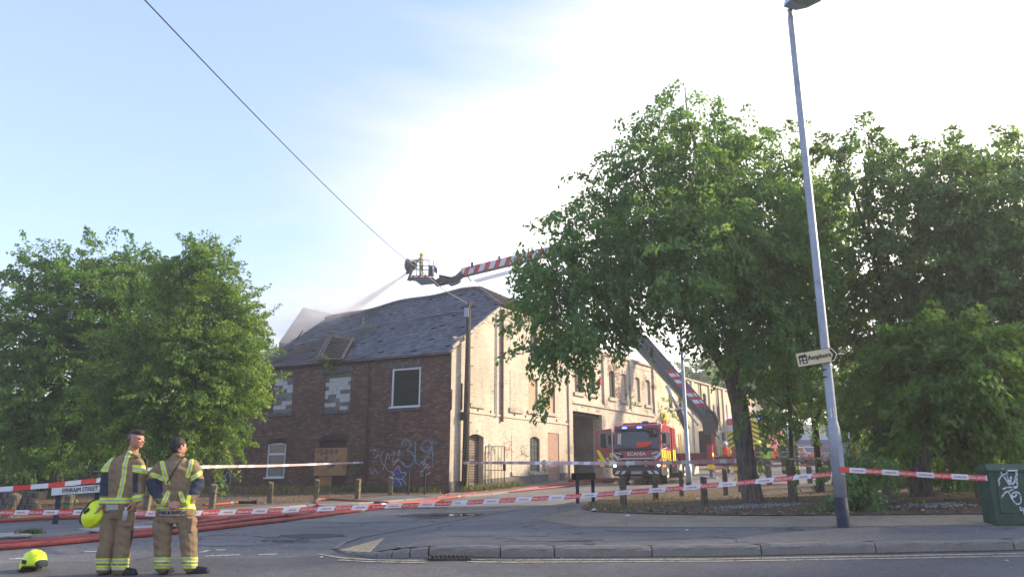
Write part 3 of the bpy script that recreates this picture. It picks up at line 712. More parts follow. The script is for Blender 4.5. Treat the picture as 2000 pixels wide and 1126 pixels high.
# ------------------------------------------------------------------ the burning corner factory
fac = thing('brick_factory', 'derelict two-storey corner factory with sooty brick front, cream painted side and sagging slate roof', 'building', (C0[0], C0[1], G(*C0)))
zA = FA.at(878, 687)[1]                       # eaves height
sL = FA.at(398, 800)[0]
U1 = wrect(FA, 533,736,571,806); U2 = wrect(FA, 633,729,684,801); U3 = wrect(FA, 765,718,821,795)
L1 = wrect(FA, 521,864,557,933); L2 = wrect(FA, 622,856,676,960); L0 = wrect(FA, 421,893,452,962)
opA = [U1+(.1,), U2+(.1,), U3+(.12,), L1+(.1,), L2+(.1,), L0+(.1,)]
wallA = wallset(FA, fac, 0, sL, FA.g(sL)-.6, lambda s: zA-.02, opA, M_BRICK, M_MORTAR)
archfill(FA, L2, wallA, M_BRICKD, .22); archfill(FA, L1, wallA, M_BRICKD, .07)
# blocked windows: single blocks
def blocked(o, cols, rows, key):
    a0, a1, z0, z1 = o; p = one(FA, 'blocked_window', a0, a1, z0, z1, -.12, -.085, M_MORTARL, fac)
    H = (z1-z0)/rows; W = (a1-a0)/cols
    for r in range(rows):
        x = a1 + (0 if r % 2 == 0 else W/2); c = 0
        while x > a0+.05:
            hi = min(x, a1)-.008; lo = max(x-W, a0)+.008
            if hi-lo > .05:
                ch = key[rows-1-r][c] if c < len(key[rows-1-r]) else '.'
                one(FA, 'block', lo, hi, z0+r*H+.008, z0+(r+1)*H-.008, -.09, -.06+random.uniform(-.006,.008), {'w':M_BLW,'m':M_BLM}.get(ch, M_BLG), p)
            x -= W; c += 1
blocked(U2, 3.4, 9, ['....','.wwwm','wwwm.','.www.','ww.m.','w.www','.mwww'[0:5],'wwm.m','..wm.'][::1])
blocked(U1, 2.3, 9, ['wm.','ww.w','.ww.','..w.','mmm','..m','.ww','ww.','mmm'])
for o, px_, in ((U1,(529,576,727,735)), (U2,(628,691,717,728)), (U3,(758,827,706,717))):
    a0, a1, z0, z1 = wrect(FA, px_[0], px_[2], px_[1], px_[3]); one(FA, 'lintel', a0, a1, z1-(z1-z0), z1, -.05, .05, M_LINTEL, fac, bevel=.01)
    one(FA, 'sill', o[0]-.12, o[1]+.12, o[2]-.15, o[2]+.01, -.06, .09, M_LINTEL, fac, bevel=.01)
w3 = sash(FA, U3, fac, M_GLASS, M_PVC, -.05, .085); one(FA, 'sill', U3[0]-.05, U3[1]+.04, U3[2]-.02, U3[2]+.05, -.02, .12, M_PVC, w3)
w1 = sash(FA, L1, fac, M_GLASS, M_PVC, -.06, .085, bars=(('h', .68, .09),)); one(FA, 'sill', L1[0]-.05, L1[1]+.04, L1[2]-.03, L1[2]+.04, -.02, .11, M_PVC, w1)
nf = MB(); cx_, cz_ = (L1[0]+L1[1])/2-.15, L1[2]+.42           # pale curtain rags behind the glass edge: torn net
for i in range(6):
    wbox(nf, FA, L1[0]+.1+.05*i, L1[0]+.14+.05*i, L1[2]+.12, L1[2]+.45+.06*math.sin(i*2.1), -.06, -.055)
nf.build('torn_net_curtain', pm('grimy_net', (.28,.28,.26), .3, 6), w1)
b1 = wrect(FA, 615,874,678,928); b2 = wrect(FA, 621,929,646,959)
bd = one(FA, 'window_board', *b1, -.01, .045, M_OSB, fac); bd['label'] = 'orange chipboard sheet with blue spray tag'
one(FA, 'lower_board', *b2, -.06, -.02, M_OSB, fac)
one(FA, 'infill_panel', L2[0], L2[1], L2[2]-.1, L2[3]-.18, -.12, -.08, M_BRICKD, fac)
dr = one(FA, 'door', *L0, -.1, -.06, pm('dark_green_door', (.02,.028,.03), .4, 5, .6), fac)
M_GTIM = pm('grey_timber', (.28,.29,.28)); one(FA, 'door_jamb', L0[0]-.02, L0[0]+.06, L0[2], L0[3], -.06, .01, M_GTIM, dr); one(FA, 'door_jamb', L0[1]-.06, L0[1]+.02, L0[2], L0[3], -.06, .01, M_GTIM, dr)
# fascia, gutter, pipes
n_ = 24
gut = MB(); gut.tube([FA.w(sL*i/n_, zA-.02-.05*math.sin(i*.5)*.4, .12) for i in range(n_+1)], .065, 8); gut.build('gutter', M_PIPEB, fac)
one(FA, 'fascia', 0, sL, zA-.14, zA+.02, .01, .06, pm('black_fascia', (.04,.035,.033)), fac)
a_, z_ = FA.at(722, 704); a2, z2_ = FA.at(714, 955)
pp_ = MB(); pp_.tube([FA.w(a_, zA-.06, .12), FA.w(a_, zA-.35, .07), FA.w((a_+a2)/2, (z_+z2_)/2, .07), FA.w(a2, z2_-.1, .07)], .055, 8)
for f in (.15,.45,.75): pp_.tube([FA.w(a_+(a2-a_)*f, z_+(z2_-z_)*f-.04, .07), FA.w(a_+(a2-a_)*f, z_+(z2_-z_)*f+.04, .07)], .072, 8)
pp_.build('downpipe', M_PIPER, fac)
# graffiti on the brick front
scribble(FA, 'graffiti', [[(785,868),(790,858),(800,860),(803,870),(795,878),(806,884),(810,898),(800,910),(788,907),(784,900)],[(812,862),(811,885),(813,905)],[(845,868),(836,858),(826,866),(824,876),(834,881),(843,872),(846,859),(842,880),(830,898),(818,908)],[(844,862),(846,885),(845,910)]], wallA, S_BLUE, .075)
scribble(FA, 'graffiti', [[(723,879),(735,877),(729,886),(742,888),(731,893)],[(748,881),(744,896),(752,907),(757,884),(761,894)],[(762,890),(772,882),(766,902),(780,895),(768,908)],[(723,912),(727,925),(732,913),(738,925),(745,918)],[(822,902),(832,901),(826,908),(838,905),(828,914),(840,910),(836,918)],[(821,921),(828,917),(822,928),(834,926),(842,921)],[(748,917),(752,908),(756,918)],[(775,886),(782,878),(778,896),(790,904)]], wallA, S_WHITE, .035)
# filled violet piece
pz = [FA.at(x, y) for x, y in [(780,908),(772,918),(764,926),(768,936),(766,950),(776,957),(786,950),(792,956),(793,944),(788,936),(795,922),(786,920)]]
vp = MB(); V = [tuple(FA.w(a, z, .019)) for a, z in pz]; vp.add(V, [tuple(range(len(V)))]); vp.build('graffiti', S_VIO, wallA)
scribble(FA, 'graffiti', [[(780,908),(766,925),(772,924),(766,932),(776,934)],[(780,909),(784,922),(794,922),(786,934),(776,934),(784,944),(780,952)],[(786,934),(794,946),(790,955),(778,957),(767,950),(770,938)],[(757,918),(768,922)]], wallA, S_WHITE, .04, .026)
scribble(FA, 'graffiti', [[(620,884),(630,877),(628,888),(640,878),(638,887),(650,877),(648,886),(660,878),(657,886)],[(634,894),(642,892),(636,899)],[(621,902),(632,898),(628,908),(640,898),(638,908),(650,899),(648,907),(665,896)],[(632,910),(645,906),(642,914),(655,906),(650,913)]], bd, S_NAVY, .065, .05)
scribble(FA, 'graffiti', [[(425,905),(430,899),(434,912),(440,900),(445,915)],[(425,922),(430,918),(436,930),(444,920),(448,932)],[(428,935),(436,938),(430,944)],[(440,936),(438,945),(446,943)]], dr, S_WHITE, .04, -.055)

# ---- side wall (faces the sunlit street)
t1, zV = FB.at(976, 600); t2 = FB.at(1113, 700)[0]
zv0 = FB.at(880, 678)[1]
def topB(s): return zv0 + (zV-zv0)*min(1, max(0, s/t1)) if s < t1 else zV
Wb1 = wrect(FB, 1032,738,1050,802); Wb2 = wrect(FB, 1066,744,1084,806); Wl = wrect(FB, 1035,852,1054,920); Db = wrect(FB, 1070,845,1092,940)
Ds = wrect(FB, 915,847,944,952); Wt = wrect(FB, 1035,652,1049,699)
Wt2 = wrect(FB, 1067,660,1081,704)
opB = [Wb1, Wb2, Wl, Db, Ds+(.35,), Wt, Wt2]
wallB = wallset(FB, fac, 0, t2, -1.2, topB, opB, M_CREAM, M_MORTARL)
for o in (Wb1, Wb2, Wl, Ds, Wt, Wt2): archfill(FB, o, wallB, M_CREAM, .13)
for o in (Wb1, Wb2): one(FB, 'window_board', *o, -.12, -.08, M_PLY, fac)
for o in (Wb1, Wb2, Wl, Wt, Wt2): one(FB, 'sill', o[0]-.12, o[1]+.12, o[2]-.16, o[2]+.005, -.08, .08, M_CSTONE, fac, bevel=.01)
for q in ((994,797,1020,806),(994,680,1018,688),(917,789,945,796),(998,921,1024,929)):
    o = wrect(FB, q[0], q[1], q[2], q[3]); one(FB, 'sill', o[0], o[1], o[2], o[3], .0, .08, M_CSTONE, fac, bevel=.01)
for q in ((996,722,1019,796),(996,628,1017,680),(918,714,944,789),(999,850,1023,921)):      # bricked-up openings, slightly proud
    o = wrect(FB, *q); mb = MB(); H = .075; r = 0; z = o[2]
    C = []; D = []
    while z < o[3]-.05:
        x = o[0] - (r % 2)*.11
        while x < o[1]:
            lo, hi = max(x, o[0])+.005, min(x+.225, o[1])-.005
            if hi-lo > .03: C.append(((lo+hi)/2, .012, z+H/2)); D.append((hi-lo, .018, H-.007))
            x += .225
        z += H; r += 1
    boxes_mesh('bricked_up_opening', C, D, M_CREAM, wallB, None, dict(kind='stuff'), M=FB.M())
wl = sash(FB, Wl, fac, M_GLASSD, pm('grey_steel_window', (.12,.14,.13)), -.1, .05, bars=(('h',.2,.03),('h',.4,.03),('h',.6,.03),('h',.78,.04),('v',.33,.025),('v',.66,.025)))
for o in (Wt, Wt2): sash(FB, o, fac, M_GLASS, M_PIPEB, -.1, .05, bars=(('h',.5,.05),('v',.5,.03)))
dbd = one(FB, 'door_board', *Db, -.08, -.03, M_PLYP, fac)
# roller shutter with slats
sh = one(FB, 'shutter', Ds[0], Ds[1], Ds[2]-.3, Ds[3], -.34, -.30, M_BLACK, fac); zz = Ds[2]-.1
while zz < Ds[3]: one(FB, 'slat', Ds[0]+.02, Ds[1]-.02, zz+.012, zz+.105, -.30, -.265, M_SHUT, sh); zz += .115
# plinth, string course, dentil cornice
zpl0, zpl1 = FB.at(877, 940)[1], FB.at(1113, 921)[1]
mbp = MB()
for a, b in ((0.01, Ds[0]), (Ds[1], Db[0]), (Db[1], t2)):
    n = max(1, int((b-a)/.6))
    for i in range(n):
        x0, x1 = a+(b-a)*i/n, a+(b-a)*(i+1)/n; za, zb_ = [zpl0+(zpl1-zpl0)*x/t2 for x in (x0, x1)]
        mbp = MB() if i == 0 else mbp; V = [tuple(FB.w(*q)) for q in ((x0,-1.2,.03),(x1,-1.2,.03),(x1,zb_,.03),(x0,za,.03),(x0,za,-.02),(x1,zb_,-.02))]; mbp.add(V, [(0,1,2,3),(3,2,5,4)])
    mbp.build('plinth', M_PLINTH, fac)

zs = FB.at(985, 812)[1]; one(FB, 'string_course', Ds[0], t2, zs-.05, zs+.04, .0, .05, M_CREAM, fac)
for i in range(22):
    x = t1+.1+i*(t2-t1-.2)/21; one(FB, 'dentil', x-.045, x+.045, zV-.26, zV-.12, .0, .09, M_CREAM, fac)
one(FB, 'cornice', t1-.05, t2, zV-.12, zV, .0, .13, M_CREAM, fac); one(FB, 'cornice', t1, t2, zV-.34, zV-.27, .0, .05, M_CREAM, fac)
for zq in (zs-.18,):
    for i in range(9): one(FB, 'tie_plate', Ds[0]+.6+i*.95, Ds[0]+.66+i*.95, zq+.25, zq+.36, .01, .035, M_PIPEB, fac)
v0, v1 = FB.w(-.02, zv0, .03), FB.w(t1, zV, .03); cp = MB(); cp.bar(v0, v1, .12, .14); cp.build('verge_coping', M_CSTONE, fac)
a_, _ = FB.at(979, 700); dp = MB(); zt_ = FB.at(979, 604)[1]; zb_ = FB.at(979, 823)[1]
dp.tube([FB.w(a_, zt_, .16), FB.w(a_, zt_-.25, .08), FB.w(a_, zb_, .08)], .06, 8)
for f in (.1,.4,.7): dp.tube([FB.w(a_, zt_+(zb_-zt_)*f, .08), FB.w(a_, zt_+(zb_-zt_)*f+.09, .08)], .078, 8)
dp.build('downpipe', M_PIPER, fac)
dp = MB(); a3 = FB.at(968, 700)[0]; dp.tube([FB.w(a3, FB.at(968,610)[1], .05), FB.w(a3, FB.at(968,815)[1], .05)], .03, 6); dp.build('conduit', pm('grey_conduit', (.3,.31,.32)), fac)
pk = one(FB, 'pilaster', t2-.32, t2, -.9, zV-.36, .0, .09, M_CREAM, fac)
one(FB, 'meter_box', Db[0]-.42, Db[0]-.12, 0.95, 1.45, .0, .12, M_CSTONE, fac)
for q in ((880,760,883,800),(900,748,902,800)): o = wrect(FB, q[0], q[1], q[2], q[3]); one(FB, 'conduit', o[0], o[0]+.05, o[2], o[3], .015, .06, M_PIPEB, fac)
scribble(FB, 'graffiti', [[(984,862),(985,885),(988,870),(990,893),(994,868),(997,892)],[(988,880),(996,876),(1003,883)],[(983,866),(999,862),(993,876)]], wallB, S_RED, .035, .024)
scribble(FB, 'graffiti', [[(1016,876),(1020,870),(1025,876),(1022,886),(1017,884),(1019,878)],[(1023,888),(1028,889),(1031,890)]], wallB, S_TEAL, .05, .024)
scribble(FB, 'graffiti', [[(1108,870),(1109,881),(1111,872),(1113,881),(1114,870)],[(1110,883),(1116,884)]], wallB, S_NAVY, .04, .1)
scribble(FB, 'graffiti', [[(950,872),(956,868),(955,884),(962,872),(966,885)],[(970,905),(975,893),(978,910)]], wallB, S_TEAL, .06, .024)

# ---- roof: plane through the eaves line and the verge top
e0 = FA.w(-.05, zA+.03, .18); vV = FB.w(t1, zV+.05, .1)
v_ = FA.u; nrmA = v_.cross(vV - FA.w(0, zA+.05, 0)).normalized()
if nrmA.z < 0: nrmA = -nrmA
P0 = FA.w(0, zA+.03, .0)
def onroof(px, py, lift=0.0):
    r = ray(px, py); q = P0 + nrmA*lift; return r*(nrmA.dot(q)/nrmA.dot(r))
up_ = nrmA.cross(v_).normalized(); up_ = up_ if up_.z > 0 else -up_
peak = onroof(935, 564)
def rc(p): d = p-P0; return (d.dot(v_), d.dot(up_))
sk, rk = rc(peak); E2 = FB.w(t2, zV+.05, .1); sV, rV = rc(FB.w(t1, zV, .1))
sEnd = rc(onroof(548, 672))[0]; rEnd = rk
sag = lambda s, r: -.03*math.sin(s*.8)*r/rk - .75*max(0, (s-sk-1))/max(1e-3, sEnd-sk)*(r/rk) - .05*math.sin(s*1.5+1)*(r/rk)**2
def rw(s, r, l=0.0): q = P0 + v_*s + up_*r + nrmA*l; return Vector((q.x, q.y, q.z+sag(s, r)))
print('roof', sk, rk, sEnd, t1, zV, zA, peak)
def sheet(name, f, U, V_, mat, parent):
    P_ = [tuple(f(a, b)) for b in V_ for a in U]; n = len(U); Q = [(j*n+i, j*n+i+1, (j+1)*n+i+1, (j+1)*n+i) for j in range(len(V_)-1) for i in range(n-1)]
    return fastmesh(name, np.array(P_), np.array(Q), mat, parent)
def tiles(name, f, poly, W, H, mat, parent, th=.018, jit=.012, miss=.01, holes=()):
    xs = [p[0] for p in poly]; ys = [p[1] for p in poly]; px_ = np.array(xs); py_ = np.array(ys)
    V = []; Q = []; n = 0; row = 0; y = min(ys)
    while y < max(ys):
        x = min(xs) + (row % 2)*W/2
        while x < max(xs):
            if pip(x+W/2, y+H/2, px_, py_) and random.random() > miss and not any(math.hypot(x-h[0], y-h[1]) < h[2] for h in holes):
                j = lambda a=jit: random.uniform(-a, a); g = .004; sk_ = j(.02); l0 = .052+abs(j(.012)); l1 = .012
                c = [f(x+g, y-.06+sk_, l0), f(x+W-g, y-.06-sk_, l0+j(.006)), f(x+W-g, y+H, l1), f(x+g, y+H, l1)]
                b = [f(x+g, y-.06+sk_, l0-th), f(x+W-g, y-.06-sk_, l0-th)]
                V += [tuple(q) for q in c+b]; Q += [(n, n+1, n+2, n+3), (n+4, n+5, n+1, n), (n, n+3, n+4, n+4) if False else (n+4, n, n+3, n+3) if False else (n, n+1, n+5, n+4)]; n += 6
            x += W
        y += H; row += 1
    Q = [q for i, q in enumerate(Q) if i % 3 != 2]
    return fastmesh(name, np.array(V), np.array(Q), mat, parent, dict(kind='stuff'))
front = [(-.05,-.22),(sEnd,-.22),(sEnd,rk),(sk,rk),(sV,rV)]
roof = MB(); US = np.linspace(0, 1, 25)
def fpoly(s): # upper limit of the front slope at s
    if s < sk: return rV + (rk-rV)*(s-sV)/(sk-sV) if s > sV else rV
    return rk
rows_ = []
SS = np.linspace(-.05, sEnd, 40)
for s in SS: rows_.append([rw(s, -.25+(max(fpoly(s), 0)+.25)*k_/8) for k_ in range(9)])
for i in range(39):
    for k_ in range(8): roof.add([tuple(rows_[i][k_]), tuple(rows_[i+1][k_]), tuple(rows_[i+1][k_+1]), tuple(rows_[i][k_+1])], [(0,1,2,3)])
# hip slope towards the street and back slope
vE = FB.w(t1, zV+.05, .16); E2o = FB.w(t2+.05, zV+.05, .16); pk3 = rw(sk, rk)
ridgeE = rw(sEnd, rk); backE = E2o + v_*(sEnd+.2)
roof.add([tuple(vE), tuple(E2o), tuple(pk3)], [(0,1,2)]); roof.add([tuple(E2o), tuple(backE), tuple(ridgeE), tuple(pk3)], [(0,1,2,3)])
lf = FA.w(sEnd, zA, 0)
roof.add([tuple(ridgeE), tuple(backE), tuple(lf)], [(0,1,2)])
roofo = roof.build('roof', pm('roof_underlay', (.035,.033,.033)), fac)
hole = [(rc(onroof(672, 622))[0], rk-.2, .45)]
cut = rc(onroof(690, 655)); 
brown = [rc(onroof(*q)) for q in ((505,722),(520,700),(560,672),(640,652),(700,650),(690,672),(625,706))]
tiles('slates', rw, [(-.05,-.2),(rc(onroof(668,700))[0],-.2),(rc(onroof(690,655))[0], rc(onroof(690,655))[1]),rc(onroof(640,651)),rc(onroof(560,672)),(sEnd,rc(onroof(560,672))[1]),(sEnd,rk-.1),(sk,rk-.05),(sV+.05,rV)], .26, .21, M_SLATE, roofo, holes=hole, jit=.034, miss=.02)
tiles('brown_tiles', lambda a, b, l=0: rw(a, b, l+.06), [(rc(onroof(668,703))[0],-.2),(sEnd+1.2,-.2),(sEnd+.8,rc(onroof(560,672))[1]),rc(onroof(640,651)),rc(onroof(690,655))], .24, .23, M_TILEB, roofo, jit=.02, miss=.01)
# hip slope tiles
hu = (E2o-vE).normalized(); hn = hu.cross(pk3-vE).normalized(); hn = hn if hn.z > 0 else -hn; hup = hn.cross(hu).normalized(); hup = hup if hup.z > 0 else -hup
hf = lambda a, b, l=0.0: vE + hu*a + hup*b + hn*l
tiles('hip_tiles', hf, [(0,0),((E2o-vE).length,0),((pk3-vE).dot(hu),(pk3-vE).dot(hup))], .26, .22, M_TILEB, roofo)
# ridge tiles
rd = MB(); 
npts = [rw(sk+(sEnd-sk)*i/40, rk, .05) for i in range(41)]
for a, b in zip(npts[:-1], npts[1:]): rd.tube([a.lerp(b,.02), b], [.13,.115], 7)
hipn = [vV.lerp(pk3, i/10) for i in range(11)]
for a, b in zip(hipn[:-1], hipn[1:]): rd.tube([a+Vector((0,0,.04)), b+Vector((0,0,.04))], [.11,.1], 7)
hipn = [E2o.lerp(pk3, i/22) for i in range(23)]
for a, b in zip(hipn[:-1], hipn[1:]): rd.tube([a+Vector((0,0,.06)), b+Vector((0,0,.06))], [.15,.13], 7)
rd.build('ridge_tiles', M_TILEB, roofo, kind='stuff')
# lighter mortar hip lines over the collapsed bay, loose flashing
for a, b, w_ in (((520,712),(650,652),.09), ((690,656),(735,637),.10), ((655,652),(735,634),.07)):
    m_ = MB(); m_.bar(onroof(*a, .15), onroof(*b, .15), w_, .07); m_.build('hip_flashing', M_LEAD if w_ < .08 else M_BATTEN, roofo)
m_ = MB()
for (a, b) in (((735,634),(790,628)),((790,628),(850,616)),((850,616),(905,606))): m_.bar(onroof(*a, .09), onroof(*b, .09), .10, .03)
m_.build('slipped_flashing', M_LEAD, roofo)
# exposed batten panel
M_SLAT = woodmat('pale_batten_wood', (.30,.245,.20), (.22,.175,.14)); bp = MB(); B4 = [onroof(*q, .22) for q in ((619,701),(645,649),(690,659),(667,701))]
for a, b in ((0,1),(1,2),(2,3),(3,0)): bp.bar(B4[a], B4[b], .10, .09)
q1, q2 = B4[0].lerp(B4[3], .16), B4[1].lerp(B4[2], .16)
bp.add([tuple(B4[0]), tuple(q1), tuple(q2), tuple(B4[1])], [(0,1,2,3)])
bpo = bp.build('batten_panel', M_BATTEN, fac); 
dk = MB(); dk.add([tuple(p - nrmA*.2) for p in B4], [(0,1,2,3)]); dk.build('roof_void', M_BLACK, bpo)
for i in range(11):
    f = (i+.5)/11; s_ = MB(); s_.bar(B4[0].lerp(B4[1], f).lerp(B4[3].lerp(B4[2], f), .17), B4[3].lerp(B4[2], f), .13, .03); s_.build('batten', M_SLAT, bpo)
# left return wall and low brown annex roofs seen over the tree
one(FA, 'side_wall', sL-.25, sL, -1.5, zA, -9, 0, M_BRICKD, fac)
bw = MB(); 
V = [FB.w(t2, -1, 0), FB.w(t2, zV, 0), FB.w(t2, zV, -14), FB.w(t2, -1, -14)]; bw.add([tuple(q) for q in V], [(0,1,2,3)]); bw.build('back_wall', M_BRICKD, fac)
st1 = MB(); st1.tube([onroof(580,662,.1), onroof(591,645,.6)], .03, 6); st1.build('bent_rod', M_BATTEN, fac)

# ---- long works range beyond, with gateway
wks = thing('works_range', 'long cream painted works range with peeling brick, arched windows and open gateway', 'building', FB.w(t2+.3, FB.g(t2+.3)))
t3 = FB.at(1276, 760)[0]; t4 = FB.at(1490, 800)[0]
zP = FB.at(1223, 703)[1]; zQ = FB.at(1340, 741)[1]
gate = wrect(FB, 1120,806,1177,934); gate = (gate[0], gate[1], -.8, FB.at(1150, 806)[1])
w2 = [wrect(FB, *q) for q in ((1122,722,1137,766),(1151,727,1163,769),(1190,724,1201,776),(1212,729,1224,781),(1240,736,1250,785),(1260,741,1270,790))]
wk = wallset(FB, wks, t2+.01, t3, -.9, lambda s: zP, [gate+(.6,)]+w2, M_CREAMP, M_MORTARL, reveal=.2)
for o in w2: archfill(FB, o, wk, M_CREAMP, .14); one(FB, 'sill', o[0]-.12, o[1]+.12, o[2]-.2, o[2], -.1, .1, M_CSTONE, wks, bevel=.01)
for i, o in enumerate(w2):
    if i in (3, 4, 5): one(FB, 'window_board', *o, -.16, -.12, pm('grey_pink_board', (.42,.36,.30), .2, 4) if i == 3 else bpy.data.materials['grey_pink_board'], wks)
    else: sash(FB, o, wks, M_GLASS if i < 2 else M_GLASSD, pm('brown_window_frame', (.09,.05,.04)) if i == 0 else bpy.data.materials['brown_window_frame'], -.14, .06, bars=(('h',.5,.05),('v',.5,.04)))
one(FB, 'parapet', t2, t3, zP, zP+.14, -.35, .12, M_CSTONE, wks)
for x in (1180, 1232, 1277):
    a = FB.at(x, 760)[0]; one(FB, 'pilaster', a-.2, a+.2, gate[3]+.5, zP-.02, .0, .12, M_CREAMP, wks)
zc = gate[3]; V=[]
one(FB, 'corbel_band', t2+.02, t3, FB.at(1150,792)[1], FB.at(1150,785)[1], .0, .09, M_CREAMP, wks)
# gateway passage
ps_ = MB(); a0, a1 = gate[0], gate[1]; D_ = -9
for V in ([(a0,-.8,-.6),(a0,zc,-.6),(a0,zc,D_),(a0,-.8,D_)], [(a1,-.8,-.6),(a1,zc,-.6),(a1,zc,D_),(a1,-.8,D_)], [(a0,zc,-.6),(a1,zc,-.6),(a1,zc,D_),(a0,zc,D_)], [(a0,-.8,D_),(a1,-.8,D_),(a1,zc,D_),(a0,zc,D_)]):
    ps_.add([tuple(FB.w(*q)) for q in V], [(0,1,2,3)])
ps_.build('gateway_passage', pm('grey_render', (.20,.19,.18), .3, 2, .9, dirt=(.12,.11,.10), dscale=1), wks)
one(FB, 'steel_lintel', gate[0], gate[1], gate[3]-.18, gate[3]-.005, -.5, -.2, M_BLACK, wks)
one(FB, 'red_alarm_box', FB.at(1168,745)[0], FB.at(1172,745)[0], FB.at(1170,751)[1], FB.at(1170,740)[1], .01, .14, pm('red_plastic', (.45,.03,.02)), wks)
# body behind the facades
bm_ = MB(); wbox(bm_, FB, t2+.05, t4, -1, zQ-.6, -9.5, -1.2)
V = []
# third stretch, lower; the sunlight on it is painted in as a yellower cream
w3_ = [wrect(FB, *q) for q in ((1306,766,1313,797),(1325,772,1332,801),(1373,768,1380,806),(1391,790,1396,820),(1401,792,1406,822),(1417,790,1421,818),(1398,839,1405,858),(1410,843,1416,861),(1424,845,1431,862),(1452,800,1457,822),(1444,848,1450,864))]
lw = wallset(FB, wks, t3+.01, t4, -.9, lambda s: zQ, w3_, M_SUNB, M_MORTARL, reveal=.2, nm='far_wall')
for o in w3_: archfill(FB, o, lw, M_SUNB, .12); one(FB, 'sill', o[0]-.1, o[1]+.1, o[2]-.18, o[2], -.1, .1, M_CSTONE, wks); sash(FB, o, wks, M_GLASSD, bpy.data.materials['brown_window_frame'], -.14, .06, bars=(('h',.5,.05),))
one(FB, 'parapet', t3, t4, zQ, zQ+.12, -.35, .12, M_CSTONE, wks)
for x in (1336, 1352, 1386, 1412, 1440):
    a = FB.at(x, 780)[0]; one(FB, 'pilaster', a-.22, a+.22, 1.6, zQ-.02, .0, .12, M_SUNB, wks)
for x in (1326, 1366, 1399):
    a = FB.at(x, 760)[0]; dpx = MB(); dpx.tube([FB.w(a, zQ, .1), FB.w(a, zQ-3.2, .1)], .06, 6); dpx.build('downpipe', M_PIPEB, wks)
one(FB, 'yellow_sign', FB.at(1290,814)[0], FB.at(1302,814)[0], FB.at(1296,821)[1], FB.at(1296,807)[1], .02, .08, pm('yellow_sign_paint', (.75,.45,.02), .1), wks)
bs_ = MB(); aa = FB.at(1418, 830)[0]; 
for (z0_, z1_, mi_) in ((FB.at(1418,829)[1], FB.at(1418,817)[1], 0), (FB.at(1418,842)[1], FB.at(1418,830)[1], 1)): wbox(bs_, FB, aa, aa+.06, z0_, z1_, .05, 1.25, mi_)
bs_.build('projecting_sign', [pm('orange_sign_paint', (.70,.14,.03), .2), pm('white_sign_paint', (.7,.7,.75), .1)], wks)
# flat roof slab
rf = MB(); rf.add([tuple(FB.w(*q)) for q in ((t2,zQ-.3,-.3),(t4,zQ-.3,-.3),(t4,zQ-.3,-9.5),(t2,zQ-.3,-9.5))], [(0,1,2,3)]); rf.add([tuple(FB.w(*q)) for q in ((t4,-1,0),(t4,zQ,0),(t4,zQ,-9.5),(t4,-1,-9.5))], [(0,1,2,3)]); rf.build('flat_roof', M_BATTEN, wks)

# ---- gabled roof standing behind in the smoke
gb = thing('gabled_shed', 'grey gabled shed roof rising behind the smoke', 'building', P(600, 900, 52))
g1, g2, g3, g4 = P(592,600,50), P(690,622,53), P(545,668,47), P(690,690,48)
rf = MB(); rf.add([tuple(g1), tuple(g2), tuple(g4), tuple(g3)], [(0,1,2,3)]); b1_, b2_ = P(640,668,56), P(740,690,58)
rf.add([tuple(g1), tuple(b1_), tuple(b2_), tuple(g2)], [(0,1,2,3)]); rf.build('roof', pm('dusty_grey_roof', (.15,.14,.13), .2, 3, .9), gb)
gm = MB(); lo = lambda p: Vector((p.x, p.y, -1)); gm.add([tuple(g1), tuple(g3), tuple(lo(g3)), tuple(lo(b1_)), tuple(b1_)], [(0,1,2,3,4)]); gm.add([tuple(g3), tuple(g4), tuple(lo(g4)), tuple(lo(g3))], [(0,1,2,3)]); gm.build('wall', M_BRICKD, gb)

# ---- dark annex wall on the far left behind the trees
FL = Fr((FA.w(sL,0).x, FA.w(sL,0).y), (-.96,.10), (-.10,-.96))
an = thing('brick_annex', 'dark shaded brick annex with graffiti and a framed hoarding behind the left trees', 'building', FL.w(4, FL.g(4)))
hb = wrect(FL, 158,868,222,917); hb = (hb[0], FL.at(150,890)[0], hb[2], hb[3])
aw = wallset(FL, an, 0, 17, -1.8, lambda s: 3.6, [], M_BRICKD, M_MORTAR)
hf_ = MB(); a0, a1 = sorted((FL.at(156,890)[0], FL.at(232,890)[0])); z0, z1 = FL.at(180,918)[1], FL.at(180,872)[1]
for q in ((a0,a1,z0-.08,z0),(a0,a1,z1,z1+.08)): wbox(hf_, FL, *q, .0, .1)
for q in ((a0-.08,a0,z0-.08,z1+.08),(a1,a1+.08,z0-.08,z1+.08)): wbox(hf_, FL, *q, .0, .1)
hfo = hf_.build('hoarding_frame', pm('grey_weathered_frame', (.20,.20,.19)), an); one(FL, 'hoarding_panel', a0, a1, z0, z1, .01, .05, M_BLACK, hfo)
scribble(FL, 'graffiti', [[(168,884),(178,880),(174,890),(190,886)],[(176,888),(188,889)]], an, S_GREY, .08, .06)
scribble(FL, 'graffiti', [[(39,900),(38,928)],[(37,902),(45,898),(46,908),(39,911)],[(49,900),(47,922),(58,925)],[(48,908),(56,906)],[(62,903),(61,925)],[(76,903),(68,908),(70,915),(76,920),(66,926)]], an, S_DKT, .07, .03)
scribble(FL, 'graffiti', [[(30,944),(36,930),(38,945)],[(31,939),(40,938)],[(43,945),(43,930),(49,933),(44,938)],[(52,946),(51,932),(57,934),(52,939)],[(62,938),(60,945),(66,946),(67,936),(62,936)]], an, S_TEAL, .07, .03)

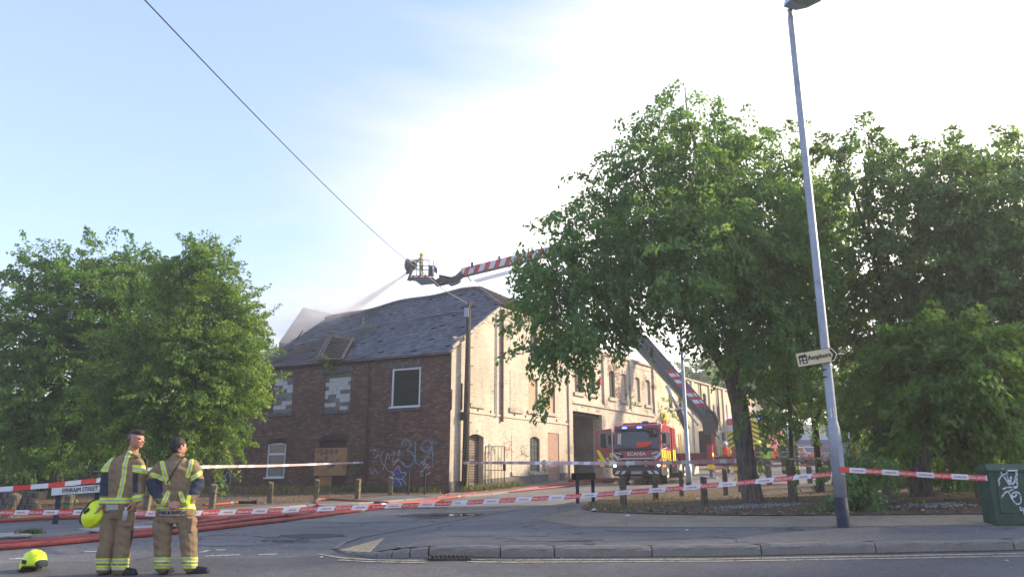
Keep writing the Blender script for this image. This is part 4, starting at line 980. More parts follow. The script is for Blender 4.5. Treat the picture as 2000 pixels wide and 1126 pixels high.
# ---- distant shops / depot seen through the right-hand trees
shp = thing('depot_building', 'white clad depot with blue fascia band far up the street', 'building', GY(1570, 96))
FS = Fr((GY(1440,98).x, GY(1440,98).y), (1,-.10), (-.10,-1)); zg = FS.g(5)
one(FS, 'wall', 0, 26, zg-1, zg+4.4, -8, 0, pm('white_cladding', (.55,.57,.58), .15, 2), shp)
for i in range(26): one(FS, 'cladding_panel', i+.03, i+.97, zg+2.4, zg+4.3, .0, .05, bpy.data.materials['white_cladding'], shp)
one(FS, 'fascia', 0, 26, zg+1.9, zg+2.5, .06, .2, pm('blue_fascia', (.03,.08,.28)), shp)
for i in range(6): one(FS, 'shutter', 1+i*4.2, 4+i*4.2, zg-.2, zg+1.8, .02, .08, pm('dark_shopfront', (.08,.09,.10)) if i == 0 else bpy.data.materials['dark_shopfront'], shp)
hs = thing('brick_house', 'far red brick house with pitched roof behind the right trees', 'building', GY(1720, 70))
FH = Fr((GY(1690,66).x, GY(1690,66).y), (1,-.2), (-.2,-1)); zg = FH.g(3)
hw = wallset(FH, hs, 0, 15, zg-.6, lambda s: zg+5.2, [(2,3.2,zg+.8,zg+2.2),(6,7.2,zg+.8,zg+2.2),(2,3.2,zg+3.4,zg+4.6),(6,7.2,zg+3.4,zg+4.6)], M_BRICK, M_MORTAR, bs=(.45,.15))
one(FH, 'roof', -.3, 15.3, zg+5.2, zg+5.5, -6, .4, M_TILEB, hs)
for o in ((2,3.2,zg+.8,zg+2.2),(6,7.2,zg+.8,zg+2.2),(2,3.2,zg+3.4,zg+4.6),(6,7.2,zg+3.4,zg+4.6)): sash(FH, o, hs, M_GLASS, M_PVC, -.08, .08)
# boundary wall behind right-hand trees
bwl = thing('boundary_wall', 'old shaded brick boundary wall behind the right-hand trees', 'wall', GY(1860, 30))
FW = Fr((GY(1745,31).x, GY(1745,31).y), (.97,-.25), (-.25,-.97)); zg = FW.g(5)
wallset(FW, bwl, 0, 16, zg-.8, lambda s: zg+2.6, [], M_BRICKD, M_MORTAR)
bw2 = thing('brick_pier', 'pinkish rendered brick pier with iron posts between the right-hand trees', 'wall', GY(1715, 33))
FP_ = Fr((GY(1694,33).x, GY(1694,33).y), (1,-.05), (-.05,-1)); zg = FP_.g(.5); wq = FP_.at(1752, 900)[0]
wallset(FP_, bw2, 0, wq, zg-.3, lambda s: zg+2.4, [], M_BRICKD, M_MORTARL)
one(FP_, 'pier_body', .01, wq-.01, zg-.3, zg+2.38, -.5, -.02, M_BRICKD, bw2)
for px_ in (1693, 1688): q = GY(px_, 32.6); m_ = MB(); m_.tube([q, q+Vector((0,0,2.6))], .05, 6); m_.build('iron_post', M_BLKMET, bw2)
# ------------------------------------------------------------------ trees
def leafmat(name, cols, trans=.45, rough=.55):
    k = NT(name); isl = k.island(); n = len(cols)-1
    c = k.ramp(k.math('ADD', k.math('MULTIPLY', isl, .5), k.math('MULTIPLY', k.ramp(k.noise(.9, 4, .6), [(.34,0),(.66,1)]), .5)), [(i/n, x) for i, x in enumerate(cols)])
    k.set(c, rough, 0, .35)
    tl = k.n('ShaderNodeBsdfTranslucent'); tcx = k.mix(1.0, c, (1.9,1.8,.8), 'MULTIPLY'); k.l(tcx, tl.inputs[0])
    mx = k.n('ShaderNodeMixShader'); mx.inputs[0].default_value = trans; k.l(k.b.outputs[0], mx.inputs[1]); k.l(tl.outputs[0], mx.inputs[2]); k.l(mx.outputs[0], k.out.inputs[0]); return k.mat
M_LEAF = leafmat('green_leaf', [(0.050,0.101,0.038),(0.076,0.156,0.052),(0.109,0.219,0.067),(0.093,0.180,0.062),(0.169,0.266,0.070),(0.068,0.133,0.052)])
M_LEAFD = leafmat('dark_green_leaf', [(0.048,0.095,0.041),(0.077,0.147,0.054),(0.099,0.189,0.063),(0.152,0.252,0.080),(0.065,0.116,0.045)], .4)
M_LEAFL = leafmat('light_green_leaf', [(0.052,0.105,0.028),(0.081,0.162,0.038),(0.116,0.220,0.048),(0.069,0.139,0.038),(0.151,0.243,0.056)], .5)
M_LEAFO = leafmat('olive_yellow_leaf', [(0.043,0.096,0.028),(0.073,0.154,0.034),(0.135,0.230,0.042),(0.062,0.134,0.034),(0.244,0.326,0.050),(0.171,0.288,0.050)], .42)
M_LEAFP = leafmat('bronze_leaf', [(.12,.05,.035),(.09,.045,.035),(.16,.08,.05)], .4)
def barkmat(name, a, b, sc=1.0):
    k = NT(name); v = k.n('ShaderNodeTexVoronoi'); v.inputs['Scale'].default_value = 9*sc; k.l(k.scaled((1.6,1.6,.35)), v.inputs['Vector'])
    f = k.noise(7*sc, 6, .7, vec=k.scaled((1.4,1.4,.4))); c = k.mix(k.ramp(k.math('ADD', f, k.math('MULTIPLY', v.outputs['Distance'], .5)), [(.45,0),(.85,1)]), a, b)
    k.bump(k.math('ADD', k.math('MULTIPLY', v.outputs['Distance'], -1.6), f), 1.0, .05); return k.set(c, .95, 0, .1)
M_BARK = barkmat('fissured_bark', (.075,.062,.052), (.20,.175,.15)); M_BARKD = barkmat('dark_bark', (.045,.038,.032), (.10,.085,.07))

def leafcloud(name, lobes, n_clump, leaves, lsize, mat, parent, droop=.5, spray=.55, flat=.5, shell=.62, seed=0):
    """lobes: (centre, radius) list; sprays of leaf-sized faces through the volume of the crown"""
    rng = np.random.default_rng(seed+11)
    Cs = np.array([l[0] for l in lobes]); Rs = np.array([l[1] for l in lobes]); dn = np.array([l[2] if len(l) > 2 else 1.0 for l in lobes])
    w = (Rs**2.3)*dn; w /= w.sum(); idx = rng.choice(len(lobes), n_clump, p=w)
    d = rng.normal(size=(n_clump,3)); d /= np.linalg.norm(d, axis=1)[:,None]
    rad = Rs[idx]*(shell + (1-shell)*rng.random(n_clump))*np.where(rng.random(n_clump) < .22, rng.random(n_clump), 1)
    cc = Cs[idx] + d*rad[:,None]*np.array([1,1,.92])
    # drop a few directions for gaps
    out = d*1.0; out[:,2] -= droop*.6; out += rng.normal(size=out.shape)*.35; out /= np.linalg.norm(out, axis=1)[:,None]
    L = spray*(.6+.8*rng.random(n_clump))
    lg = rng.random(n_clump) < .16; L = np.where(lg, L*1.75, L)
    m = leaves; t = rng.random((n_clump, m))**.8; 
    side = np.cross(out, [0,0,1]); side /= (np.linalg.norm(side, axis=1)[:,None]+1e-6); nor = np.cross(side, out)
    wid = (L[:,None]*np.where(lg, .20, .42)[:,None]*(1.05-.6*t)); a = rng.uniform(-1,1,(n_clump,m))*wid; b = rng.uniform(-1,1,(n_clump,m))*wid*flat
    pos = cc[:,None,:] + out[:,None,:]*(t*L[:,None])[...,None] + side[:,None,:]*a[...,None] + nor[:,None,:]*b[...,None]
    pos[...,2] -= droop*.35*(t**2)*L[:,None] + droop*.25*np.abs(a)
    pos = pos.reshape(-1,3); N = len(pos)
    ax = np.repeat(out, m, 0)*.6 + rng.normal(size=(N,3))*.55; ax[:,2] -= droop*.9; ax /= np.linalg.norm(ax, axis=1)[:,None]
    nn = rng.normal(size=(N,3))*.75 + np.array([0,0,.65]); sd = np.cross(ax, nn); sd /= (np.linalg.norm(sd, axis=1)[:,None]+1e-6)
    s = lsize*(.65+.7*rng.random(N))[:,None]; up = np.cross(sd, ax)
    V = np.stack([pos - ax*s*.5, pos - ax*s*.02 + sd*s*.27 + up*s*.05, pos + ax*s*.52, pos - ax*s*.02 - sd*s*.27 + up*s*.05], 1).reshape(-1,3)
    Q = np.arange(N*4).reshape(-1,4)
    return fastmesh(name, V, Q, mat, parent, dict(kind='stuff'))
def lobe(px, py, rpx, Y, den=1.0):
    p = P(px, py, Y); return (np.array(p), rpx/FPX*Y*1.0, den)
def tree(name, label, base, trunk, lobes, n_clump, leaves, lsize, lmat, bmat, group=None, limbs=None, seed=0, extra=None, **kw):
    """trunk: list of (px,py,Y,radius_m)"""
    pts_ = [P(a,b,c) for a,b,c,_ in trunk]; rr = [q[3] for q in trunk]
    b0 = pts_[0]; b0 = Vector((b0.x, b0.y, G(b0.x, b0.y)+base)); pts_[0] = b0 - Vector((0,0,.15))
    t = thing(name, label, 'tree', b0, 0, group); rnd = random.Random(seed)
    # refine trunk
    def smooth(pp, rr, n=5):
        o = []; q = []
        for i in range(len(pp)-1):
            p0 = pp[max(i-1,0)]; p1 = pp[i]; p2 = pp[i+1]; p3 = pp[min(i+2,len(pp)-1)]
            for j in range(n):
                u = j/n; o.append(.5*(2*p1+(p2-p0)*u+(2*p0-5*p1+4*p2-p3)*u*u+(3*p1-p0-3*p2+p3)*u**3)); q.append(rr[i]+(rr[i+1]-rr[i])*u)
        return o+[pp[-1]], q+[rr[-1]]
    sp, sr = smooth(pts_, rr); sr = [r*(1+rnd.uniform(-.05,.05)) for r in sr]; sr[0] *= 1.45; sr[1] *= 1.12
    tm = MB(); tm.tube(sp, sr, 14); tro = tm.build('trunk', bmat, t, smooth=True)
    top = sp[-1]
    br = MB(); starts = [p for p in sp if p.z > b0.z + (top.z-b0.z)*.45] or [top]
    if limbs:
        for lm in limbs:
            lp = [P(a,b,c) for a,b,c,_ in lm]; l2, lr = smooth(lp, [q[3] for q in lm]); m_ = MB(); m_.tube(l2, lr, 10); m_.build('limb', bmat, t, smooth=True); starts += l2[2:]
    for (c, r, *_ ) in lobes:
        c = Vector(c); s = min(starts, key=lambda p: (p-c).length)
        mid = s.lerp(c, .5) + Vector((rnd.uniform(-.3,.3), rnd.uniform(-.3,.3), rnd.uniform(.0,.4)))*r*.6; L = (c-s).length
        r0 = min(.012+.014*L, .06); o, q = smooth([s, mid, c], [r0, r0*.65, r0*.3], 4); br.tube(o, q, 6)
        for i in range(5):
            d = Vector((rnd.gauss(0,1), rnd.gauss(0,1), rnd.gauss(.2,.7))).normalized()*r*.85; st_ = mid.lerp(c, rnd.uniform(.3,1)); br.tube([st_, st_+d*.5+Vector((0,0,.08)), st_+d], [r0*.3, r0*.18, .006], 5)
    br.build('branches', bmat, t, kind='stuff')
    leafcloud('crown', lobes, n_clump, leaves, lsize, lmat, t, seed=seed, **kw)
    if extra:
        for i, (lb, nc, lv, ls, mt) in enumerate(extra): leafcloud('crown', lb, nc, lv, ls, mt, t, seed=seed+50+i, **kw)
    return t
rY = random.Random(5)
def LB(lst, y0, y1): return [lobe(q[0], q[1], q[2], q[3] if len(q) > 3 and q[3] else rY.uniform(y0, y1), q[4] if len(q) > 4 else 1.0) for q in lst]
main = LB([(1338,172,16,19.5,1.5),(1335,215,36,19.5,.6),(1285,255,48,19),(1385,270,52,19),(1455,265,34,19,.5),(1240,320,58,18.5),(1350,345,75,18),(1450,345,70,19),(1525,290,42,20,.6),(1185,390,48,18.5),
 (1270,430,80,17.5),(1380,450,85,17),(1490,430,85,18),(1565,370,60,20),(1110,440,48,18.5),(1055,478,34,18,.8),(1100,520,62,18),(1180,520,75,17.5),(1055,570,38,18.5),(1045,625,28,18,.8),(1120,610,62,17),
 (1205,592,52,18),(1315,528,70,16.5),(1425,545,80,17.5),(1520,540,85,18),(1070,680,34,17.5),(1130,675,34,17.5),(1190,650,32,19),(1590,460,60,20),(1590,560,60,20.5),(1400,605,42,18),(1470,640,70,17.5),(1550,640,55,19),
 (1085,735,18,17.5,.7),(1240,500,60,21),(1400,400,70,22),(1500,500,80,22.5),(1350,500,70,22.5),(1495,800,34,17.6,.8),(1540,790,24,17.8,.6)], 17, 22)
tree('broadleaf_tree', 'large green street tree with bark trunk ringed by grey gravel, crown hanging over the boom', .14,
     [(1474,986,19.5,.27),(1462,930,19.5,.235),(1452,860,19.5,.22),(1444,790,19.5,.22),(1432,735,19.5,.22),(1428,690,19.5,.17),(1440,600,19.6,.12),(1420,480,19.4,.09),(1380,350,19.2,.06),(1345,240,19.2,.03)], main, 1950, 60, .118, M_LEAF, M_BARK, 'trees beside the street corner',
     limbs=[[(1430,740,19.5,.17),(1398,690,19.1,.14),(1360,640,18.8,.11),(1320,590,18.6,.08),(1260,530,18.3,.05),(1200,450,18.2,.03)],[(1320,592,18.6,.06),(1240,575,18.2,.045),(1150,560,17.9,.03),(1080,560,17.6,.015)],[(1432,720,19.5,.14),(1470,650,19.7,.11),(1520,560,20,.07),(1560,460,20,.04)],[(1440,770,19.4,.06),(1470,765,18.6,.04),(1505,785,17.9,.02)]], seed=3, droop=.75, spray=.7)
rt = LB([(1640,300,42,19),(1695,265,34,19,.7),(1690,330,52,18),(1760,345,48,19),(1845,310,48,18),(1920,305,48,18.5),(1990,310,50,18),(1830,400,85,17.5),(1930,400,90,17),(2020,420,90,18),(1740,420,60,18.5),(1720,520,62,19),(1800,500,85,18),
 (1900,520,90,17.5),(2000,540,90,17),(1750,620,75,19),(1850,620,85,18),(1950,640,85,17),(2040,640,90,18),(1700,690,60,20),(1780,720,70,19),(2000,760,80,19),(1920,700,70,20),(1650,560,22,21,.5),(1700,780,55,21),(1770,810,55,20),(1990,850,55,20),(1880,830,60,21),(1800,860,40,19.5),(1940,440,90,22),(1820,560,90,22),(1980,640,90,22)], 17, 21)
near = LB([(1840,690,62,14.6),(1905,700,48,14.4),(1790,740,42,14.8),(1860,760,60,14.4),(1925,760,40,14.8),(1820,800,36,14.9),(1900,820,36,14.8),(1780,680,36,15),(1880,860,22,15,.6)], 14.5, 15)
tree('broadleaf_tree', 'big dense green tree with twin-stemmed dark trunk behind the green cabinet', .14, [(1806,984,17.5,.20),(1802,900,17.5,.16),(1800,800,17.6,.14),(1810,700,17.8,.13),(1830,560,18,.09),(1850,400,18,.04)], rt, 1850, 60, .125, M_LEAFD, M_BARKD, 'trees beside the street corner',
     limbs=[[(1800,880,17.6,.10),(1770,760,18,.08),(1740,620,18.5,.05),(1700,480,18.5,.03)],[(1806,800,17.6,.09),(1870,730,16.6,.06),(1860,700,15.2,.03)],[(1810,700,17.8,.08),(1920,560,18,.05),(1990,480,18,.03)],[(1788,986,17.6,.12),(1784,900,17.8,.09),(1770,800,18,.06)]], seed=9, droop=.6, spray=.65,
     extra=[(near, 420, 60, .13, M_LEAFL)])
mid = LB([(1640,400,50,23),(1610,620,45,24,.6),(1660,700,45,24),(1520,700,50,25,.8),(1580,730,45,26,.7),(1530,780,40,26,.7),(1640,790,40,25,.8),(1680,850,34,23,.8),(1590,640,45,25,.7),(1610,800,30,26,.5),(1690,600,40,24,.7)], 23, 26)
tree('slender_tree', 'slim forked tree with sparse dark leaves standing just left of the tall lamp post', .1, [(1600,938,26,.13),(1597,880,26,.11),(1590,820,26,.10),(1575,740,26,.07),(1560,660,26,.04)], mid, 420, 45, .12, M_LEAFD, M_BARKD, 'trees beside the street corner',
     limbs=[[(1592,830,26,.08),(1610,770,26,.06),(1625,690,25.5,.03)]], seed=21, droop=.5)
sm_ = LB([(1545,760,30,24,.8),(1530,700,36,24),(1550,820,24,24,.7),(1510,840,24,24,.6)], 23, 25)
tree('slender_tree', 'thin dark sapling trunk rising straight between the big trunk and the forked tree', .1, [(1548,960,23,.075),(1546,880,23,.065),(1542,800,23.3,.055),(1536,700,24,.03)], sm_, 110, 45, .11, M_LEAFD, M_BARKD, 'trees beside the street corner', seed=25)
# left trees
l1 = LB([(62,540,38,28),(130,530,42,28),(195,512,44,28),(255,530,38,28),(300,545,40,28.5),(325,600,50,28),(330,670,50,28),(22,590,46,28,.8),(95,600,62,27.5),(180,590,68,27),(260,610,60,28),(40,680,55,27.5),(130,680,72,27),(220,690,62,28),(40,770,62,27.5),(130,770,72,27),(210,780,55,28),(70,840,50,27),(160,840,50,26.5),(240,850,40,27),(120,890,26,26,.6),(300,900,30,27.5,.7)], 26, 29)
tree('leafy_tree', 'light green round-topped tree at the far left behind the street name plate', 0, [(106,966,30,.24),(118,900,29.5,.2),(135,820,29,.17),(150,720,28.6,.14),(165,620,28.4,.10),(180,540,28.2,.05)], l1, 1500, 70, .125, M_LEAFL, M_BARKD, 'trees in front of the brick factory', seed=31, droop=.3, spray=.75)
l2 = LB([(385,492,26,25),(368,540,40,25),(420,545,38,25),(345,600,42,25),(410,615,55,24.5),(455,605,34,25),(470,660,40,25),(375,680,66,24),(300,665,46,24.5),(255,665,38,25),(225,700,42,25),(290,730,62,24),(440,730,62,24.5),(230,770,50,24.5),(360,770,72,23.8),(432,800,48,24.5),(490,745,26,25,.6),(290,820,55,24),(380,850,52,24),(440,860,32,24.5,.8),(220,840,38,24.5),(330,890,30,24.3,.7),(478,640,24,25),(484,700,18,25),(415,515,30,25),(345,530,34,25)], 24, 25.5)
l2b = LB([(460,640,34,24.4),(445,700,40,23.9),(440,780,44,23.9),(420,570,30,24.5),(250,655,24,24.4),(225,760,20,24.3),(370,720,40,23.4),(480,740,24,24.4)], 24, 25)
tree('leafy_tree', 'taller dark olive tree with yellowing leaves in front of the brick factory', 0, [(352,990,25.5,.22),(362,900,25.4,.18),(376,800,25.2,.15),(380,700,25,.12),(382,600,25,.08),(384,500,25,.03)], l2, 1700, 75, .10, M_LEAFO, M_BARK, 'trees in front of the brick factory', seed=41, droop=.35, spray=.65, extra=[(l2b, 260, 60, .1, M_LEAFO)])
l3 = LB([(-30,690,50,31),(-20,780,60,30),(10,860,45,30),(-40,900,50,30),(40,900,34,30,.8),(60,720,50,33),(0,620,40,31,.7),(-60,800,70,31)], 29, 32)
tree('leafy_tree', 'shaded dark tree cut by the left edge of the picture', 0, [(8,975,31,.2),(5,900,31,.17),(-10,780,31,.12),(-20,680,31,.06)], l3, 420, 60, .13, M_LEAFD, M_BARKD, 'trees in front of the brick factory', seed=51, extra=[(LB([(60,760,18,27),(64,800,16,27),(56,820,12,27)],26,27), 26, 50, .1, M_LEAFP)])
# far trees
f1 = LB([(1362,742,34,84),(1395,735,36,86),(1430,750,40,88),(1470,740,44,88),(1342,762,20,84),(1510,770,40,88)], 84, 88)
tree('far_tree', 'dark green tree rising behind the end of the works range', 0, [(1400,860,86,.5),(1402,790,86,.4),(1405,740,86,.2)], f1, 500, 60, .36, M_LEAFD, M_BARKD, seed=61, spray=1.6)
for i, (lb, x) in enumerate((([(1660,760,60,58),(1720,740,60,58),(1690,830,50,58),(1640,690,40,60,.5)], 1690), ([(1800,830,50,48),(1860,840,50,46),(1900,820,50,48),(1960,830,50,46)], 1870), ([(1560,770,36,70,.7),(1600,750,34,70,.6),(1620,800,30,70,.6)], 1590))):
    tree('far_tree', ['mid green tree behind the brick pier in the right-hand background', 'dark tree mass above the brick boundary wall on the right', 'sparse tree in front of the white depot far up the street'][i], 0, [(x,920,lb[0][3],.25),(x,850,lb[0][3],.2),(x,780,lb[0][3],.1)], LB(lb,50,60), [260,360,130][i], 55, .26, M_LEAFD, M_BARKD, seed=70+i, spray=1.1)
for i, (bx__, by__) in enumerate(((16.2,17.5),(20.5,13.5),(27,15.5))):
    gz_ = G(bx__, by__); cen = [((bx__+a, by__+b, gz_+c_), r_, 1.0) for a, b, c_, r_ in ((0,0,5.5,2.2),(1.6,.5,4.5,1.9),(-1.5,.8,4.6,1.8),(.4,-1.5,4.2,1.9),(0,1.2,7.6,1.9),(.8,-.6,8.9,1.5),(-1.0,-.8,7.0,1.7),(1.4,.9,6.8,1.6))]
    tt_ = thing('broadleaf_tree', ['shaded tree at the right picture edge behind the cabinet', 'street tree standing just past the right picture edge', 'far street tree of the row beyond the right picture edge'][i], 'tree', (bx__, by__, gz_), 0, 'trees beside the street corner')
    mt_ = MB(); mt_.tube([(bx__,by__,gz_-.2),(bx__+.1,by__,gz_+2.5),(bx__,by__+.1,gz_+6)], [.26,.2,.08], 12); mt_.build('trunk', M_BARKD, tt_, smooth=True); leafcloud('crown', [(np.array(c), r, d) for c, r, d in cen], 650, 55, .16, M_LEAFD, tt_, seed=200+i, droop=.6)
l5 = LB([(470,920,20,29,.8),(455,880,22,29,.8),(432,868,22,29,.7)], 28, 30)
# drooping shrub beside the lamp post and shrubs in shade
def shrub(name, label, lobes, n, lv, ls, mat, seed, **kw):
    c = Vector(lobes[0][0]); t = thing(name, label, 'shrub', (c.x, c.y, G(c.x, c.y)))
    b = MB(); rnd = random.Random(seed)
    for l in lobes:
        for i in range(4): q = Vector(l[0]) + Vector((rnd.uniform(-1,1), rnd.uniform(-1,1), rnd.uniform(-.3,1)))*l[1]*.7; b.tube([(c.x+rnd.uniform(-.1,.1), c.y, G(c.x,c.y)), (c.lerp(q,.5))+Vector((0,0,.1)), q], [.02,.014,.005], 5)
    b.build('stems', M_BARKD, t, kind='stuff'); leafcloud('foliage', lobes, n, lv, ls, mat, t, seed=seed, **kw); return t
shrub('hanging_shrub', 'dark drooping shrub just behind the tall lamp post', LB([(1668,930,26,14.5),(1662,965,24,14.6,.8),(1690,900,22,14.8,.7),(1655,890,18,15,.6)],14,15), 60, 36, .10, M_LEAFD, 81, droop=1.2)
shrub('undergrowth_shrub', 'shaded shrub low among the right-hand trunks', LB([(1880,920,30,22),(1860,890,30,22),(1925,900,34,23),(1960,930,28,22)],21,23), 150, 40, .12, M_LEAFD, 82, droop=.8)
shrub('undergrowth_shrub', 'shaded shrub at the foot of the brick pier on the right', LB([(1770,900,24,26),(1790,870,30,26),(1750,860,24,27)],25,27), 110, 40, .12, M_LEAFD, 83, droop=.8)
shrub('undergrowth_shrub', 'dark shrub under the far left tree beside the graffiti', LB([(90,880,30,31),(60,860,30,31.5),(140,875,26,31),(30,930,22,31),(170,860,30,31.5)],30,32), 200, 40, .13, M_LEAFD, 84, droop=.6)
# plants growing on the factory
def tuft(name, label, p, r, n, lv, ls, mat, seed, **kw): return shrub_at(name, label, p, r, n, lv, ls, mat, seed, **kw)
def shrub_at(name, label, p, r, n, lv, ls, mat, seed, cat='plant', **kw):
    t = thing(name, label, cat, p); leafcloud('foliage', [(np.array(p)+np.array([0,0,r*.4]), r, 1)], n, lv, ls, mat, t, seed=seed, **kw); return t
gp = lambda px, py, d: FA.w(*FA.at(px, py, d), d)
shrub_at('gutter_plant', 'yellow-green weed growing in the roof gutter above the blocked middle window', gp(645,712,.25), .32, 16, 26, .09, M_LEAFO, 91, droop=.4, spray=.3)
shrub_at('roof_weed', 'small yellow-green weed rooted in the sagging slates', onroof(711,640,.1), .22, 9, 22, .08, M_LEAFO, 92, droop=.1, spray=.25)
iv = thing('wall_creeper', 'thin creeper and moss climbing beside the red-brown downpipe', 'plant', FA.w(FA.at(716,940)[0], FA.g(FA.at(716,940)[0]), .1))
leafcloud('foliage', [(np.array(gp(x, y, .06)), r, d) for x, y, r, d in ((722,820,.22,1),(716,845,.3,.8),(712,875,.3,.6),(706,900,.45,1),(690,905,.4,.8),(700,925,.35,.7),(735,860,.3,.5),(722,790,.16,.7))], 90, 22, .055, M_LEAFD, iv, spray=.22, droop=.5, seed=93)
q = FB.w(*FB.at(1302,806,.2), .2); shrub_at('ledge_plant', 'green weed sprouting from the wall ledge of the works range', q, .6, 20, 26, .14, M_LEAF, 94, spray=.5)
q = FB.w(*FB.at(1226,789,.2), .2); shrub_at('ledge_plant', 'reddish weed tuft on the peeling wall above the gateway', q, .3, 8, 22, .1, M_LEAFO, 95, spray=.3)
# ------------------------------------------------------------------ street furniture
M_GALV = pm('galvanised_steel', (.36,.39,.43), .14, 4, .5, .35, .15, dirt=(.25,.27,.30), dscale=3)
M_NAVY = pm('navy_painted_base', (.022,.027,.05), .3, 9, .6, 0, .3, dirt=(.05,.055,.075), dscale=6)
M_LIGHTGREY = pm('light_grey_metal', (.52,.60,.70), .12, 3, .5, .2, .1)
M_BOLL = barkmat('weathered_bollard_wood', (.13,.115,.07), (.24,.21,.14), 2.2); M_BOLLG = barkmat('grey_bollard_wood', (.10,.09,.07), (.20,.175,.135), 2.2)
M_TEXTK = pm('black_lettering', (.015,.015,.017), .1, 9, .6); M_TEXTW = pm('white_lettering', (.75,.75,.75), .05, 9, .5)
# tall lamp post
pb = GP(1648,1027,UPS); pt = P(1547,34,pb.y)
lp = thing('lamp_post', 'tall tapering grey galvanised lamp post with navy base and pointer sign', 'lamp post', pb)
ax = Vector((0,0,1)); H = pt.z-pb.z
s_ = MB(); s_.lathe(tuple(pb), [(.094,-.3),(.094,.0),(.094,.42)], 20); s_.build('painted_base', M_NAVY, lp, smooth=True)
zs_ = P(1640,830,pb.y).z - pb.z
sx = pt.x-pb.x
s_ = MB(); s_.tube([pb+Vector((0,0,.42)), pb+Vector((0,0,zs_-.04)), pb+Vector((0,0,zs_+.05)), pb+Vector((0,0,zs_+.06)), pb+Vector((0,0,H-.05)), pb+Vector((0,0,H))], [.092,.092,.074,.072,.054,.052], 20); s_.build('column', M_GALV, lp, smooth=True)
dr_ = MB(); dr_.bx(pb.x+.0,pb.x+.07,pb.y-.096,pb.y-.086,pb.z+.75,pb.z+1.35); dr_.build('access_door', M_GALV, lp, bevel=.005)
hd = MB(); Q0 = pb+Vector((0,0,H)); hd.tube([Q0, Q0+Vector((0,0,.10)), Q0+Vector((0,0,.16))], [.042,.036,.05], 12)
hd.build('spigot', M_GALV, lp, smooth=True)
hh = MB(); out = [(-.11,-.02),(.11,-.02),(.20,.10),(.24,.30),(.20,.62),(.10,.74),(-.06,.74),(-.13,.62),(-.16,.30),(-.14,.08)]
hm = Matrix.Translation(Q0+Vector((0,-.04,.16))) @ Matrix.Rotation(R(22),4,'Z') @ Matrix.Rotation(R(6),4,'X') @ Matrix.Scale(1.3,4)
V = [(x,-y,0) for x,y in out] + [(x*.8,-y*.9,.11) for x,y in out]; n = len(out)
hh.add(V, [tuple(range(n)), tuple(range(n,2*n))[::-1]] + [(i, n+i, n+(i+1)%n, (i+1)%n) for i in range(n)]); hh.xf(hm); hl = hh.build('lantern_head', M_LIGHTGREY, lp, bevel=.01)
gl = MB(); gl.bx(-.10,.15,-.60,-.16,-.012,.0); gl.xf(hm); gl.build('glass_lens', pm('lens_glass', (.35,.42,.42), .1, 3, .2), hl)
M22 = Matrix.Translation(P(1627,806,pb.y-.085)); RX = Matrix.Rotation(R(90),4,'X')
lab = MB(); c_ = P(1626,806,pb.y-.078); lab.box(tuple(c_), (.055,.006,.15)); lo_ = lab.build('number_plate', M_TEXTW, lp)
for i, ch in enumerate('22'): text('numeral', ch, .085, M_TEXTK, lo_, Matrix.Translation(c_+Vector((.0,-.006,.035-.07*i))) @ RX)
# band clips and cable tie
for y in (722,736):
    q = P(1613,y,pb.y); m_ = MB(); m_.tube([q-Vector((0,0,.008)), q+Vector((0,0,.008))], .062, 16); m_.build('band_clip', M_BLKMET, lp)
# pointer sign
M_CREAMS = pm('cream_sign_paint', (.66,.58,.34), .06, 4, .5, bump=.02); M_BROWN = pm('dark_brown_print', (.035,.025,.035), .1, 4, .5)
sg = thing('direction_sign', 'cream pointer sign reading Amphora with a house symbol, fixed to the tall lamp post', 'sign', P(1595,697,pb.y-.09))
Ys = pb.y-.10; S_ = lambda px, py, dy=0: P(px, py, Ys+dy)
cs = [(1552,690),(1625,677.5),(1637,690),(1631,705),(1558,717.5)]
m_ = MB(); V = [tuple(S_(*q)) for q in cs] + [tuple(S_(*q, .025)) for q in cs]; m_.add(V, [(0,1,2,3,4)[::-1], (5,6,7,8,9)] + [(i,(i+1)%5,5+(i+1)%5,5+i) for i in range(5)]); brd = m_.build('backing_board', M_BROWN, sg)
cc_ = Vector((0,0)); cx0 = sum(q[0] for q in cs)/5; cy0 = sum(q[1] for q in cs)/5
m_ = MB(); cs2 = [(cx0+(x-cx0)*.965, cy0+(y-cy0)*.93) for x, y in cs]; m_.add([tuple(S_(*q, -.004)) for q in cs2], [(4,3,2,1,0)]); fc = m_.build('sign_face', M_CREAMS, sg)
m_ = MB(); m_.add([tuple(S_(*q, -.008)) for q in ((1619,682),(1624,681),(1633,691),(1629,702),(1623.5,703),(1627,691.5))], [(5,4,3,2,1,0)]); m_.build('chevron', M_BROWN, sg)
# house symbol as bars
m_ = MB()
def qd(*pts4): 
    m_.add([tuple(S_(*q, -.008)) for q in pts4], [tuple(range(len(pts4)))[::-1]])
ux = Vector((.985,-.168)); uy = Vector((.168,.985)); o_ = Vector((1559,697.5))
def hp(a, b): v = o_ + ux*a + uy*b; return (v.x, v.y)
for a0_,b0_,a1_,b1_ in ((0,0,17,2.2),(1,2,3.2,14.5),(7,2,9.4,14.5),(14.6,2,17,14.5),(3,6.3,15,8.3),(9,12.6,15,14.5)): qd(hp(a0_,b0_),hp(a1_,b0_),hp(a1_,b1_),hp(a0_,b1_))
qd(hp(-.6,0),hp(2.5,-3.4),hp(14.5,-3.4),hp(17.6,0)); qd(hp(12.5,-6),hp(14,-6),hp(14,-3),hp(12.5,-3))
m_.build('house_symbol', M_BROWN, sg)
tx = (S_(1622,691)-S_(1578,698.5)); ang_ = math.atan2(tx.z, tx.x); tm_ = Matrix.Translation(S_(1600.5,695.2,-.012)) @ Matrix.Rotation(-ang_,4,'Y') @ RX
